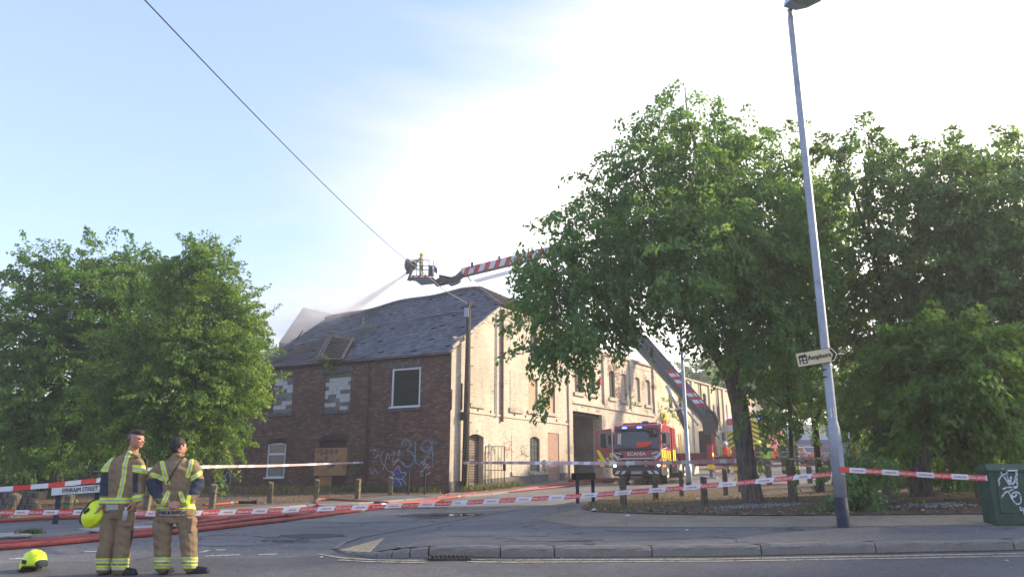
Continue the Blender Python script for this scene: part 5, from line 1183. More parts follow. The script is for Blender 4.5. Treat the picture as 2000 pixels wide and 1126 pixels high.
text('lettering', 'Amphora', .105, M_TEXTK, sg, tm_, bold=.0015, sx=.95)
# street name plate EPHRAIM STREET
e1, e2 = P(100,959.5,16.6), P(214,951.5,16.3)
sn = thing('street_name_sign', 'long white street name plate reading EPHRAIM STREET on two dark legs', 'sign', (e1.x+.4,e1.y,G(e1.x+.4,e1.y)))
dx = (e2-e1); L_ = dx.length; th_ = math.atan2(dx.y, dx.x); el_ = math.atan2(dx.z, math.hypot(dx.x,dx.y))
Ms = Matrix.Translation(e1) @ Matrix.Rotation(th_,4,'Z') @ Matrix.Rotation(-el_,4,'Y')
m_ = MB(); m_.bx(0,L_,0,.03,-.088,.088); m_.xf(Ms); m_.build('plate', M_BLKMET, sn)
m_ = MB(); m_.bx(.012,L_-.012,-.006,.0,-.076,.076); m_.xf(Ms); pf = m_.build('plate_face', pm('white_plate_enamel', (.72,.72,.66), .08, 5, .6, dirt=(.5,.5,.44), dscale=5), sn)
text('lettering', 'EPHRAIM STREET', .125, M_TEXTK, pf, Ms @ Matrix.Translation((L_/2,-.012,.0)) @ RX, bold=.0, sx=.90)
for px_ in (113,188):
    q = P(px_, 960, 16.6); m_ = MB(); m_.bx(q.x-.045,q.x+.045,q.y+.035,q.y+.1,G(q.x,q.y)-.2,q.z+.02); m_.build('leg', M_NAVY, sn)
# reverse of another name plate by the corner of the verge
a_, b_ = P(1117,930,20.2), P(1162,929,20.6)
rs = thing('street_name_sign', 'black back of a small street name plate on two posts at the verge corner', 'sign', (a_.x+.2,a_.y,G(a_.x,a_.y)))
m_ = MB(); m_.bar(a_, b_, .05, .175); m_.build('plate', M_BLKMET, rs)
for px_, py_ in ((1128.5,992),(1159,985)):
    q = GY(px_, 20.2 if px_ < 1140 else 20.6); m_ = MB(); m_.bx(q.x-.042,q.x+.042,q.y-.03,q.y+.03,G(q.x,q.y)-.2,a_.z+.05); m_.build('leg', M_NAVY, rs)
# green telecoms cabinet
c0_ = GP(1950,1025,UPS); cab = thing('telecom_cabinet', 'dark green street cabinet covered in white graffiti at the right edge', 'cabinet', c0_)
M_CABG = pm('dark_green_paint', (.018,.062,.042), .2, 4, .5, 0, .12, .4, dirt=(.04,.085,.065), dscale=3)
w_, d_, h_ = .66, .36, P(1950,920,c0_.y).z-c0_.z; Mc = Matrix.Translation((c0_.x-.02, c0_.y+.02, c0_.z)) @ Matrix.Rotation(R(-4),4,'Z')
m_ = MB(); m_.bx(0,w_,0,d_,-.1,h_); m_.xf(Mc); cb = m_.build('body', M_CABG, cab, bevel=.012)
m_ = MB(); m_.add([(-.02,-.03,h_),(w_+.02,-.03,h_),(w_+.02,d_+.02,h_),(-.02,d_+.02,h_),(-.02,-.03,h_+.03),(w_+.02,-.03,h_+.03),(w_+.02,d_+.02,h_+.03),(-.02,d_+.02,h_+.03),(.03,.12,h_+.115),(w_-.03,.12,h_+.115),(w_-.03,d_-.06,h_+.115),(.03,d_-.06,h_+.115)],
   [(3,2,1,0),(0,1,5,4),(1,2,6,5),(2,3,7,6),(3,0,4,7),(4,5,9,8),(5,6,10,9),(6,7,11,10),(7,4,8,11),(8,9,10,11)]); m_.xf(Mc); m_.build('sloping_lid', M_CABG, cab, bevel=.006)
for x0_, x1_ in ((.03,.055+.02),): pass
for x0_, x1_ in ((.09,w_-.01),):
    m_ = MB(); m_.bx(x0_,x1_,-.012,-.002,.17,h_-.03); m_.xf(Mc); dro = m_.build('door', M_CABG, cab, bevel=.004)
m_ = MB(); m_.bx(.0,w_,-.018,-.002,.02,.15); m_.xf(Mc); m_.build('plinth_panel', M_CABG, cab)
m_ = MB(); m_.bx(.27,.42,-.034,-.030,h_+.004,h_+.024); m_.xf(Mc); m_.build('makers_label', M_TEXTW, cab)
FC = Fr((Mc@Vector((0,0,0)))[:2], (math.cos(R(-4)),math.sin(R(-4))), (math.sin(R(-4)),-math.cos(R(-4))))
scribble(FC, 'graffiti', [[(1951,941),(1949,937),(1956,927),(1966,924),(1960,916),(1956,916),(1954,922),(1962,934),(1970,946)],[(1951,941),(1950,948)],[(1964,922),(1967,934),(1972,945),(1974,930),(1971,937),(1976,945),(1980,938),(1982,930),(1985,924),(1984,936),(1986,944),(1980,936)],[(1986,926),(1983,920),(1986,948)]], dro, spray('bright_white_spray', (.8,.82,.85)), .022, .020)
scribble(FC, 'graffiti', [[(1956,955),(1966,951),(1986,950)],[(1960,961),(1972,957),(1984,951)],[(1954,972),(1961,962),(1968,960),(1975,972),(1984,983),(1992,980),(1991,965),(1984,960),(1976,963),(1976,969),(1982,968),(1984,963)],[(1991,987),(1993,996),(1996,991),(1999,1003)]], dro, bpy.data.materials['bright_white_spray'], .024, .020)
# bollards
def bollard(px, py, Y, top_py, w, label, grey=False, lean=0.0, off=0.0):
    b = GY(px, Y, off); h = P(px, top_py, Y).z - b.z
    t = thing('wooden_bollard', label, 'bollard', b, random.uniform(-.3,.3), 'timber bollards around the verges')
    m_ = MB(); w2 = w/2; 
    m_.add([(-w2,-w2,-.2),(w2,-w2,-.2),(w2,w2,-.2),(-w2,w2,-.2),(-w2,-w2,h-.03),(w2,-w2,h*.94-.03),(w2,w2,h-.02),(-w2,w2,h)], [(3,2,1,0),(4,5,6,7),(0,1,5,4),(1,2,6,5),(2,3,7,6),(3,0,4,7)])
    o = m_.build('post', M_BOLLG if grey else M_BOLL, t, world=False, bevel=w*.14)
    m_ = MB(); m_.bx(-w2-.004,w2+.004,-w2-.004,w2+.004,h*.60,h*.60+.012); m_.build('wire_band', M_BLKMET, t, world=False)
    t.rotation_euler = (0, lean, t.rotation_euler.z)
BL = [(8,1022,19,959,.18,'leaning mossy timber bollard nearest the left edge',False,.30),(128,1016,19.5,962,.17,'timber bollard right behind the EPHRAIM STREET plate',False,.06),(284,1002,21.5,948,.17,'timber bollard between the two foreground firefighters',False,.05),
 (413,995,23.5,943,.17,'mossy timber bollard just right of the woman firefighter',False,.03),(526,985,26.5,939,.17,'mossy timber bollard below the small white ground-floor window',False,0),(617,981,28,934,.17,'mossy timber bollard below the orange chipboard sheet',False,0),(698,977,29,933,.17,'mossy timber bollard by the red-brown downpipe',False,0),(762,969,31,929,.17,'mossy timber bollard in front of the violet graffiti',False,0),
 (1218,1000,19,927,.15,'grey timber bollard on the verge just right of the black name plate',True,0),(1281,986,24,926,.16,'grey timber bollard in front of the cab right headlight',True,0),(1332,977,28,916,.16,'grey timber bollard by the front wheel of the fire engine',True,0),
 (1377,1001,18.5,929,.15,'grey timber bollard right of the thin lamp column',True,0),(1418,975,27.5,912,.17,'grey timber bollard left of the big gravel-ringed trunk',True,0),(1550,992,18.5,897,.17,'tall grey timber bollard under the hi-vis group',True,0),
 (1737,988,17,921,.16,'leaning grey timber bollard beside the white plastic bag',True,-.08),(1917,988,16,926,.17,'pale timber bollard just left of the green cabinet',False,-.05),
 (1447,970,29,915,.17,'grey timber bollard hidden partly by the big trunk',True,0),(1503,955,32,905,.18,'grey timber bollard right of the big trunk, in the rear row',True,0),(1582,950,34,908,.2,'short grey timber bollard in the rear row before the parked cars',True,0),(1612,950,34,910,.2,'rear row timber bollard just left of the tall lamp post',True,0)]
for px_, py_, Y_, tp_, w_, lb_, gy_, ln_ in BL: bollard(px_, py_, Y_, tp_, w_, lb_, gy_, ln_, UPS if px_ > 1200 else .03)
# thin posts by the wall corner
for px_, Y_, tp_, lb_ in ((797,31.5,919,'thin dark steel post beside the violet graffiti'),(829,31.8,918,'thin dark steel post near the white painted quoin')):
    q = GY(px_, Y_, .07); m_ = MB(); m_.tube([q-Vector((0,0,.2)), q+Vector((0,0,P(px_,tp_,Y_).z-q.z))], .04, 8); o = m_.build('steel_post', M_BLKMET); tag(o, lb_, 'post', 'thin steel posts by the factory corner')
# telegraph pole
tb = FB.w(FB.at(908, 955)[0], 0, .9); tb = GY(908, 34.0, .07); ttop = P(916,590,34.0)
tpz = thing('telegraph_pole', 'dark wooden telegraph pole standing before the cream side wall', 'pole', tb)
m_ = MB(); m_.tube([tb-Vector((0,0,.3)), tb.lerp(ttop,.5)+Vector((0,0,0)), ttop], [.17,.13,.10], 12); m_.build('pole', M_BARKD, tpz, smooth=True)
m_ = MB(); m_.bar(ttop+Vector((-.35,0,-.25)), ttop+Vector((.35,0,-.2)), .07, .07); m_.build('crossarm', M_BARKD, tpz)
q = ttop+Vector((-.1,-.12,-.5)); m_ = MB(); m_.box(tuple(q), (.22,.12,.42)); m_.build('junction_box', M_GALV, tpz, bevel=.01)
m_ = MB(); q = P(905,812,33.9); m_.box(tuple(q), (.28,.16,.36)); m_.build('terminal_box', M_BLKMET, tpz, bevel=.01)
for f in (.2,.35,.45,.55,.65,.75,.85,.93):
    q = tb.lerp(ttop, f); m_ = MB(); s__ = 1 if int(f*100) % 2 else -1; m_.bar(q+Vector((s__*.08,0,0)), q+Vector((s__*.26,0,0)), .025); m_.build('step_iron', M_BLKMET, tpz)
M_HAZT = pm('yellow_black_guard', (.45,.40,.05), .1, 3)
m_ = MB(); q = tb; m_.tube([P(912,950,33.7), P(914,905,33.75)], .03, 6); m_.build('stay_guard', M_HAZT, tpz)
# stay wire / service cables
M_CABLE = pm('black_cable', (.02,.03,.03), .2, 6, .6)
def cable(name, label, a, b, sag_, r, n=24, cat='cable', grp=None):
    pts_ = [a.lerp(b, i/n) - Vector((0,0,sag_*4*(i/n)*(1-i/n))) for i in range(n+1)]; m_ = MB(); m_.tube(pts_, r, 6); o = m_.build(name, M_CABLE); tag(o, label, cat, grp)
a_ = ttop+Vector((0,0,-.1)); far_ = P(792,506,29); near_ = P(308,0,8.5); ext = near_ + (near_-far_).normalized()*6
cable('overhead_cable', 'long black overhead cable crossing the sky from upper left to the telegraph pole', ext, far_, .25, .009, 40); 
pts_ = [far_, P(830,535,30.5), P(870,568,32.3), ttop+Vector((0,0,-.1))]; m_ = MB(); m_.tube(pts_, .017, 6); o = m_.build('overhead_cable', pm('pale_cable', (.22,.2,.18), .2)); tag(o, 'pale thin cable drop running over the slates into the pole top', 'cable')
cable('service_wire', 'thin wire running from the pole top along the works range', ttop, P(1420,745,58), .9, .012, 24, 'wire')
# slim lamp column beside the fire engine
q = GY(1347, 31.5, UPS); sp_ = thing('lamp_column', 'slim blue-grey lamp column standing in front of the fire engine', 'lamp post', q); qt = P(1337,640,31.5)
m_ = MB(); m_.tube([q, q+Vector((0,0,.9)), q+Vector((0,0,.95)), Vector((q.x,q.y,qt.z))], [.13,.13,.085,.06], 12)
m_.build('column', M_GALV, sp_, smooth=True)
m_ = MB(); m_.tube([q-Vector((0,0,.2)), q+Vector((0,0,.28))], .134, 12); m_.build('painted_base', M_NAVY, sp_, smooth=True)
m_ = MB(); m_.tube([Vector((q.x,q.y,qt.z)), Vector((q.x,q.y,qt.z+1.2)), Vector((q.x-.5,q.y-.2,qt.z+1.5))], [.06,.05,.04], 8); m_.build('bracket_arm', M_GALV, sp_)
m_ = MB(); m_.ell((q.x-.8,q.y-.3,qt.z+1.5), (.4,.14,.09), 10); m_.build('lantern', M_LIGHTGREY, sp_, smooth=True)
# open iron railing gate against the side wall
gt = thing('railing_gate', 'open black iron railing gate leaning beside the roller shutter', 'gate', FB.w(FB.at(950,948)[0], FB.g(FB.at(950,948)[0]), .4))
A0 = P(948,871,34.9); A1 = P(985,871,36.0); zb0 = P(948,946,34.9).z; zb1 = P(985,946,36.0).z
for f in np.linspace(0, 1, 7):
    t_ = A0.lerp(A1, f); m_ = MB(); w_ = .045 if f in (0, 1) else .022; m_.bar((t_.x,t_.y,zb0+(zb1-zb0)*f), t_, w_); m_.build('upright' if w_ > .03 else 'railing_bar', M_BLKMET, gt)
for f in (0, .62, .97): m_ = MB(); m_.bar(A0.lerp(Vector((A0.x,A0.y,zb0)), f), A1.lerp(Vector((A1.x,A1.y,zb1)), f), .035); m_.build('rail', M_BLKMET, gt)
m_ = MB(); q = P(985,912,36.0); m_.box(tuple(q), (.14,.05,.3)); m_.build('lock_box', M_BLKMET, gt)

# ------------------------------------------------------------------ barrier tapes
M_TR = pm('red_tape_plastic', (.72,.05,.045), .08, 3, .35, bump=.0, spec=.5); M_TW = pm('white_tape_plastic', (.72,.72,.74), .06, 3, .35, bump=.0, spec=.5); M_TP = pm('faded_pink_tape', (.64,.42,.42), .3, 5, .4, bump=0)
M_TTX = pm('tape_print_white', (.75,.7,.7), .05); M_TTR = pm('tape_print_red', (.6,.12,.1), .05)
def tape(label, pts, width, band, slant=.5, lettered=False, twist=None, phase=0.0, sagm=.0, pink=False, faded=False):
    """pts: picture points with distance; ribbon of red and white bands"""
    W = [P(x,y,Y) for x,y,Y in pts]; seg = []; 
    o = []
    for i in range(len(W)-1):
        for j in range(10):
            f = j/10; s = W[i].lerp(W[i+1], f); s = s - Vector((0,0,sagm*4*f*(1-f))); o.append(s)
    o.append(W[-1]); cum = [0]
    for a, b in zip(o[:-1], o[1:]): cum.append(cum[-1]+(b-a).length)
    def at(d):
        d = min(max(d, 0), cum[-1]); i = max(0, min(len(o)-2, int(np.searchsorted(cum, d))-1)); f = (d-cum[i])/max(1e-6, cum[i+1]-cum[i]); return o[i].lerp(o[i+1], f), (o[i+1]-o[i]).normalized()
    t = thing('barrier_tape', label, 'tape', o[0], 0, 'red and white fire cordon tapes'); L = cum[-1]; d = -phase; k_ = 0
    while d < L:
        a, b = max(d, 0), min(d+band, L)
        if b-a > .01:
            m_ = MB(); N = max(2, int((b-a)/.12)); V = []
            for i in range(N+1):
                for s in (-1, 1):
                    x = a+(b-a)*i/N + s*width*slant*.5; p, dr = at(min(max(x, 0), L)); tw = (twist(x/L) if twist else 0) + .10*math.sin(x*1.7)
                    up = Vector((0,0,1)); nx = dr.cross(up).normalized(); v = up*math.cos(tw)+nx*math.sin(tw); V.append(tuple(p + v*s*width*.5))
            m_.add(V, [(2*i, 2*i+2, 2*i+3, 2*i+1) for i in range(N)])
            red = k_ % 2 == 0; m_.build('red_band' if red else 'white_band', ((M_TP if faded else M_TR) if red else (M_TP if pink and k_ % 3 == 0 else M_TW)), t)
            if lettered and b-a > band*.8:
                p, dr = at((a+b)/2); an_ = math.atan2(dr.z, math.hypot(dr.x, dr.y)); az = math.atan2(dr.y, dr.x); nrm_ = Vector((dr.y, -dr.x, 0)).normalized()
                Mt = Matrix.Translation(p + nrm_*.012) @ Matrix.Rotation(az,4,'Z') @ Matrix.Rotation(-an_,4,'Y') @ RX @ Matrix.Rotation(math.pi,4,'Z')
                text('lettering', 'DO NOT CROSS' if red else 'FIRE & RESCUE', width*(.62 if red else .34), M_TTX if red else M_TTR, t, Mt, bold=.001, extr=.0005, sx=.78 if red else 1.0)
        d += band; k_ += 1
yl = pb.y
tape('long lettered cordon tape sloping across the front of the verge to the tall lamp post', [(0,1000,13.2),(205,999,12.6),(300,1002,11.8),(390,1001,12.2),(560,995,13.5),(730,989,14.2),(900,981,14.6),(1100,970,14.2),(1300,955,13.6),(1450,942,13),(1560,931,12.6),(1648,923,yl-.1)], .075, .30, .5, True, sagm=.0)
tape('cordon tape running from the tall lamp post right to the green cabinet', [(1640,916,yl-.11),(1740,922,12.1),(1830,928,12.0),(1928,933,11.95)], .078, .25, .0, True, phase=.1)
tape('short end of cordon tape past the right side of the green cabinet', [(1992,935,12.1),(2080,939,12.2)], .078, .2)
tape('upper left cordon tape rising from the picture edge to behind the left firefighter', [(-40,958,15),(0,955,15),(100,947,15.2),(203,936,16),(245,926,17)], .09, .30, .0)
tape('slack cordon tape between the two firefighters and the downpipe', [(245,926,17),(283,916,19),(392,911,22),(520,909,28),(600,906.5,31),(710,902,34.5)], .08, .5, .0, pink=True, faded=True, phase=.3)
tape('twisted pale cordon tape across the fire engine from the pole to the big trunk', [(905,903,33),(1000,903,29),(1119,903.5,26),(1200,904,24),(1300,903,22.5),(1400,900,21),(1451,899,19.8)], .11, .35, .2, pink=True, faded=True, twist=lambda u: .5*math.sin(u*9))
tape('thin twisted cordon tape from the big trunk to the tall lamp post', [(1474,897,19.6),(1530,896,17.5),(1580,895,15.5),(1640,893,12.5)], .05, .3, .2, faded=True, twist=lambda u: .7)
tape('faint far cordon tape by the brick pier on the right', [(1698,892,32),(1772,891,32)], .07, .8, 0, faded=True)

# ------------------------------------------------------------------ fire hoses
M_HOSE = NT('red_hose'); c = M_HOSE.mix(M_HOSE.ramp(M_HOSE.noise(2.5,6,.7),[(.35,0),(.7,1)]), (.33,.065,.05), (.19,.042,.038)); c = M_HOSE.mix(M_HOSE.ramp(M_HOSE.noise(14,5,.7),[(.55,0),(.7,.5)]), c, (.40,.16,.13)); M_HOSE.bump(M_HOSE.noise(60,2),.3,.003); M_HOSE = M_HOSE.set(c, .6, 0, .35)
M_COUP = pm('alloy_coupling', (.45,.45,.46), .3, 12, .4, .7, .2)
def hose(label, pts, r, coup=(), lift=0.0, vis=UPS):
    W = []
    for q in pts:
        if len(q) == 2: p = GP(q[0], q[1])
        else: p = GP(q[0], q[1]) + Vector((0,0,q[2]))
        W.append(p)
    o = []
    for i in range(len(W)-1):
        p0 = W[max(i-1,0)]; p1 = W[i]; p2 = W[i+1]; p3 = W[min(i+2,len(W)-1)]
        n = max(4, int((p2-p1).length/.35))
        for j in range(n):
            u = j/n; a = .5*(2*p1+(p2-p0)*u+(2*p0-5*p1+4*p2-p3)*u*u+(3*p1-p0-3*p2+p3)*u**3); o.append(a)
    o.append(W[-1]); o = [Vector((a.x, a.y, max(a.z, G(a.x,a.y)) + r + lift)) for a in o]
    t = thing('fire_hose', label, 'hose', o[0], 0, 'red fire hoses trailing along the street'); m_ = MB(); m_.tube(o, r, 10); m_.build('hose_line', M_HOSE, t, smooth=True)
    for f in coup:
        i = int(f*(len(o)-2)); m_ = MB(); d = (o[i+1]-o[i]).normalized(); m_.tube([o[i]-d*.13, o[i]-d*.05, o[i]-d*.05, o[i]+d*.05, o[i]+d*.05, o[i]+d*.13], [r*1.25,r*1.25,r*1.5,r*1.5,r*1.25,r*1.25], 10); m_.build('coupling', M_COUP, t)
    return t
hr = .045
hose('nearest red hose sweeping from the left edge up the street past the corner', [(-60,1076),(0,1074),(100,1066),(200,1056),(300,1047),(400,1037),(480,1027),(560,1018),(650,1006),(760,992),(850,979),(930,967),(1000,961),(1080,953),(1120,948),(1155,943)], hr, (.42,.7))
hose('second red hose lying just above the nearest one', [(-60,1070),(0,1067),(100,1060),(200,1050),(300,1039),(400,1029),(500,1015),(600,1005),(640,1004),(720,996),(820,984),(900,970),(960,960),(1040,952),(1100,947)], hr)
hose('red hose leaving the left edge across the pavement behind the firefighters', [(-60,1034,.1),(0,1030,.1),(60,1026,.1),(130,1023,.1),(220,1022.5,.1),(300,1021,.08),(380,1019,.05),(440,1015),(520,1012),(600,1005),(640,997),(622,990),(618,984,.08),(640,981,.08),(700,983,.04),(760,984)], hr, (.86,))
hose('red hose curving past the bollards and couplings to the corner', [(380,1014),(400,1006),(460,1001),(540,999),(620,997),(700,992),(770,992),(830,986),(870,974),(900,966),(950,962)], hr, (.35,))
hose('red hose looping over the middle of the street mouth', [(380,1024),(460,1013),(540,1009),(600,1010),(622,1004),(640,996),(760,987),(840,978),(880,967),(960,964),(1010,959)], hr, (.5,))
hose('thin red hose with nozzle lying on the left verge', [(395,991,.05),(430,989,.05),(470,985,.05)], .04, (.95,))
hose('coiled red hose heap beside the outrigger foot', [(940,959),(1000,955),(1060,952),(1095,947),(1118,946),(1122,941),(1108,938),(1130,938),(1150,940),(1175,938),(1195,936),(1150,935.5),(1165,941),(1190,941),(1200,939)], .05)
hose('red hose zigzag lying in front of the gateway', [(1070,948),(1100,944),(1128,944),(1140,941),(1150,938),(1180,937),(1210,936.5)], .05)
hose('red hose crossing the street behind the rear bollards', [(1395,922),(1440,915),(1480,912),(1560,909),(1640,906),(1700,905)], .05)
hose('red hose running from under the fire engine to the far pump', [(1440,909),(1500,903),(1560,902),(1640,900)], .05)
# hose nozzle on left verge and loose coupling
q = GP(482,984,.1); nz_ = thing('hose_nozzle', 'black hose nozzle lying at the end of the thin red hose', 'nozzle', q)
m_ = MB(); m_.tube([q+Vector((-.25,0,.06)), q+Vector((.1,0,.06)), q+Vector((.3,.03,.07))], [.05,.04,.07], 10); m_.build('barrel', M_BLKMET, nz_); m_ = MB(); m_.tube([q+Vector((-.05,0,.06)), q+Vector((-.02,0,.2)), q+Vector((.1,0,.2))], .02, 6); m_.build('grip', M_COUP, nz_)
# ------------------------------------------------------------------ fire engine with aerial platform
M_CRIM = pm('crimson_paint', (.30,.012,.022), .12, 3, .32, 0, .03, .6, dirt=(.22,.02,.025), dscale=2); M_CRIMD = pm('dark_crimson_paint', (.13,.010,.028), .15, 3, .4, 0, .03, .5)
M_YELF = pm('fluorescent_yellow', (.72,.80,.02), .05, 3, .5, bump=.02); M_REFW = pm('reflective_white', (.58,.60,.64), .1, 3, .4, bump=.02); M_BUMP = pm('dark_bumper_plastic', (.035,.036,.042), .2, 6, .6, 0, .1); M_CHAS = pm('black_chassis', (.018,.018,.02), .3, 6, .6)
M_BOOM = pm('dark_grey_boom_paint', (.028,.035,.040), .2, 2, .45, 0, .05, .5); M_BOOML = pm('light_grey_boom_paint', (.10,.115,.13), .2, 2, .45); M_TYRE = pm('black_rubber', (.015,.015,.016), .3, 12, .85); M_HUB = pm('steel_hub', (.38,.37,.36), .3, 10, .45, .4, .2)
M_SILV = pm('silver_trim', (.5,.5,.52), .1, 5, .3, .5, .02); M_GOLDR = pm('yellow_handrail', (.62,.36,.04), .1, 5, .5); M_REDB = pm('red_stripe_paint', (.50,.02,.025), .1, 4, .4); M_LEGB = pm('blue_grey_jack_leg', (.12,.17,.26), .2, 5, .5, .2)
G_BLUE = glow('blue_beacon_light', (.03,.05,1.0), 6); G_HEAD = glow('lit_headlamp', (1.0,.93,.80), 7); G_AMB = glow('amber_marker_light', (1,.4,.05), 3)
FYAW = R(23); fc_ = GY(1246, 38.4); FE = thing('fire_engine', 'crimson fire engine with open cab door, blue lights and raised platform boom', 'fire engine', fc_, -FYAW)
MF = mw(FE)
def fp(name, mb, mat, parent=None, **k): mb.xf(MF); return mb.build(name, mat, parent or FE, **k)
def fbox(name, x0,x1,y0,y1,z0,z1, mat, parent=None, **k): return fp(name, MB().bx(x0,x1,y0,y1,z0,z1), mat, parent, **k)
def fquad(name, pts, mat, parent=None, th=.012):
    p = [Vector(q) for q in pts]; n = (p[1]-p[0]).cross(p[2]-p[0]).normalized(); m_ = MB(); m_.prism([tuple(q+n*th) for q in p], (0,0,0), tuple(-n*th*1.0)); return fp(name, m_, mat, parent)
def profile(prof, x0, x1):
    m_ = MB(); k = len(prof); V = [(x0,y,z) for y, z in prof] + [(x1,y,z) for y, z in prof]; m_.add(V, [tuple(range(k)), tuple(range(k,2*k))[::-1]] + [(i, k+i, k+(i+1)%k, (i+1)%k) for i in range(k)]); return m_
prof = [(.10,.72),(.0,.80),(-.02,1.50),(.06,1.68),(.30,2.66),(.42,2.86),(.75,2.93),(2.5,2.93),(2.5,.95),(2.0,.95),(1.9,1.15),(1.1,1.15),(.95,.72)]
cabm = profile(prof, -1.2, 1.2); cabo = fp('cab', cabm, M_CRIM, bevel=.05)
fbox('rear_cab_locker', -1.22, 1.22, 2.56, 3.5, .85, 2.9, M_CRIM, bevel=.04)
fbox('roof_fairing', -.9, .9, .9, 2.4, 2.93, 3.02, M_CRIM, bevel=.04)
# windscreen (follows the slope)
def ws(x, z, o=0.0): return (x, .06+(z-1.68)*.245-o, z)
wsc = fquad('windscreen', [ws(-1.09,1.70,.02),ws(1.09,1.70,.02),ws(1.04,2.58,.02),ws(-1.04,2.58,.02)], M_GLASS, cabo)
fquad('orange_jacket', [ws(.02,1.76,.035),ws(.58,1.78,.035),ws(.78,2.06,.035),ws(.5,2.03,.035),ws(.32,2.0,.035),ws(.0,2.02,.035)], pm('orange_hi_vis_cloth', (.85,.07,.02), .3, 9), wsc, .004)
fquad('painted_reflection', [ws(-.98,1.92,.035),ws(-.80,1.92,.035),ws(-.80,2.46,.035),ws(-.98,2.46,.035)], pm('reflection_cream', (.55,.50,.38), .1), wsc, .004)  # pale panel painted to stand for a reflection in the windscreen
fquad('sun_visor', [ws(-1.1,2.58,.10),ws(1.1,2.58,.10),ws(1.06,2.68,.12),ws(-1.06,2.68,.12)], M_BUMP, cabo, .03)
fquad('scuttle_panel', [ws(-1.1,1.60,.03),ws(1.1,1.60,.03),ws(1.09,1.71,.035),ws(-1.09,1.71,.035)], M_CHAS, cabo, .01)
for s in (-1, 1):
    m_ = MB(); m_.bar(ws(s*.1,1.68,.07), ws(s*.75,1.82,.06), .025); fp('wiper', m_, M_CHAS, cabo)
for x in (-.62, .13):
    o = fbox('blue_light_unit', x-.17, x+.17, .20, .30, 2.66, 2.80, M_BUMP, cabo, bevel=.01); fbox('blue_lamp', x-.12, x+.12, .185, .199, 2.685, 2.775, G_BLUE, o)
b_ = fbox('roof_beacon_bar', .2, .5, .55, .75, 2.94, 3.06, pm('blue_beacon_lens', (.03,.03,.35), .1, 3, .2), cabo, bevel=.02)
for x in (-1.0,-.4,.35,1.0): fbox('marker_lamp', x-.06, x+.06, .36, .40, 2.83, 2.87, M_REFW, cabo)
# front panel features
fbox('upper_grille_panel', -.80, .80, -.055, .0, 1.28, 1.58, M_CRIM, bevel=.02)
text('lettering', 'SCANIA', .235, M_REFW, FE, MF @ Matrix.Translation((0,-.075,1.43)) @ RX, bold=.006, sx=1.12)
for s in (-1, 1):
    hlp = fquad('headlight_cluster', [(s*.62,-.06,1.20),(s*1.08,-.03,1.22),(s*1.12,-.03,1.58),(s*.98,-.04,1.60),(s*.70,-.06,1.48)][::s], M_GLASS); fquad('daytime_lamp', [(s*.74,-.075,1.46),(s*1.06,-.065,1.55),(s*1.06,-.065,1.50),(s*.76,-.075,1.41)][::s], M_REFW, hlp)
    fbox('projector_lens', min(s*.84,s*.98), max(s*.84,s*.98), -.08, -.07, 1.28, 1.33, M_SILV, hlp)
    for i, (a, b) in enumerate(((0,.20),(.40,.60))):       # white chevrons on the corners
        z0 = .92+i*.36; fquad('corner_stripe', [(s*1.20,-.03,z0+.30),(s*.90,-.045,z0-.02),(s*.90,-.045,z0-.18+.02),(s*1.20,-.03,z0+.10)][::s], M_REFW)
fbox('silver_strip', -.86, .86, -.08, -.056, 1.19, 1.24, M_SILV)
fbox('lower_grille', -.72, .72, -.05, .0, 1.02, 1.18, M_CHAS); fbox('lower_grille', -.68, .68, -.05, .0, .78, .94, M_CHAS)
for x in (-.45, .45): 
    for z in (.86, 1.1): fbox('grille_lamp', x-.06, x+.06, -.062, -.051, z-.02, z+.02, M_SILV)
text('lettering', 'Angloco', .12, M_REFW, FE, MF @ Matrix.Translation((0,-.062,1.09)) @ RX, bold=.002)
fbox('mid_bumper_panel', -.95, .95, -.07, -.01, .94, 1.01, M_CRIM)
bmp = fp('bumper', profile([(-.10,.46),(-.14,.62),(-.09,.78),(.5,.78),(.7,.40),(.2,.40)], -1.22, 1.22), M_BUMP, bevel=.03)
for s in (-1, 1):
    hl_ = fbox('fog_lamp_housing', min(s*.92,s*1.2), max(s*.92,s*1.2), -.12, -.05, .80, .97, M_BUMP, bevel=.02); m_ = MB(); m_.lathe((0,0,0), [(.0001,0),(.062,0),(.062,.02)], 14, rot=Matrix.Rotation(R(90),3,'X')); m_.v = [v + np.array([s*1.08,-.12,.885]) for v in m_.v]; fp('headlamp', m_, G_HEAD, hl_)
    for i in range(2): x = s*(.62+i*.30); fquad('bumper_stripe', [(x,-.145,.48),(x+s*.20,-.145,.48),(x+s*.05,-.15,.64),(x-s*.10,-.15,.64)][::s], M_REFW, bmp, .008)
npo = fbox('number_plate', -.27, .27, -.165, -.150, .49, .61, M_REFW, bmp); text('lettering', 'WX73 XCM', .105, M_TEXTK, npo, MF @ Matrix.Translation((0,-.172,.55)) @ RX, bold=.002, sx=.95)
# mirrors
for s in (-1, 1):
    m_ = MB(); m_.bx(min(s*1.24,s*1.46), max(s*1.24,s*1.46), .10, .24, 1.92, 2.40); m_.bx(min(s*1.18,s*1.28),max(s*1.18,s*1.28),.14,.18,2.38,2.46); fp('wing_mirror', m_, M_CHAS, bevel=.03)
m_ = MB(); m_.bx(.55,.95,-.16,-.02,2.40,2.56); fp('class_mirror', m_, M_CHAS, cabo, bevel=.03)
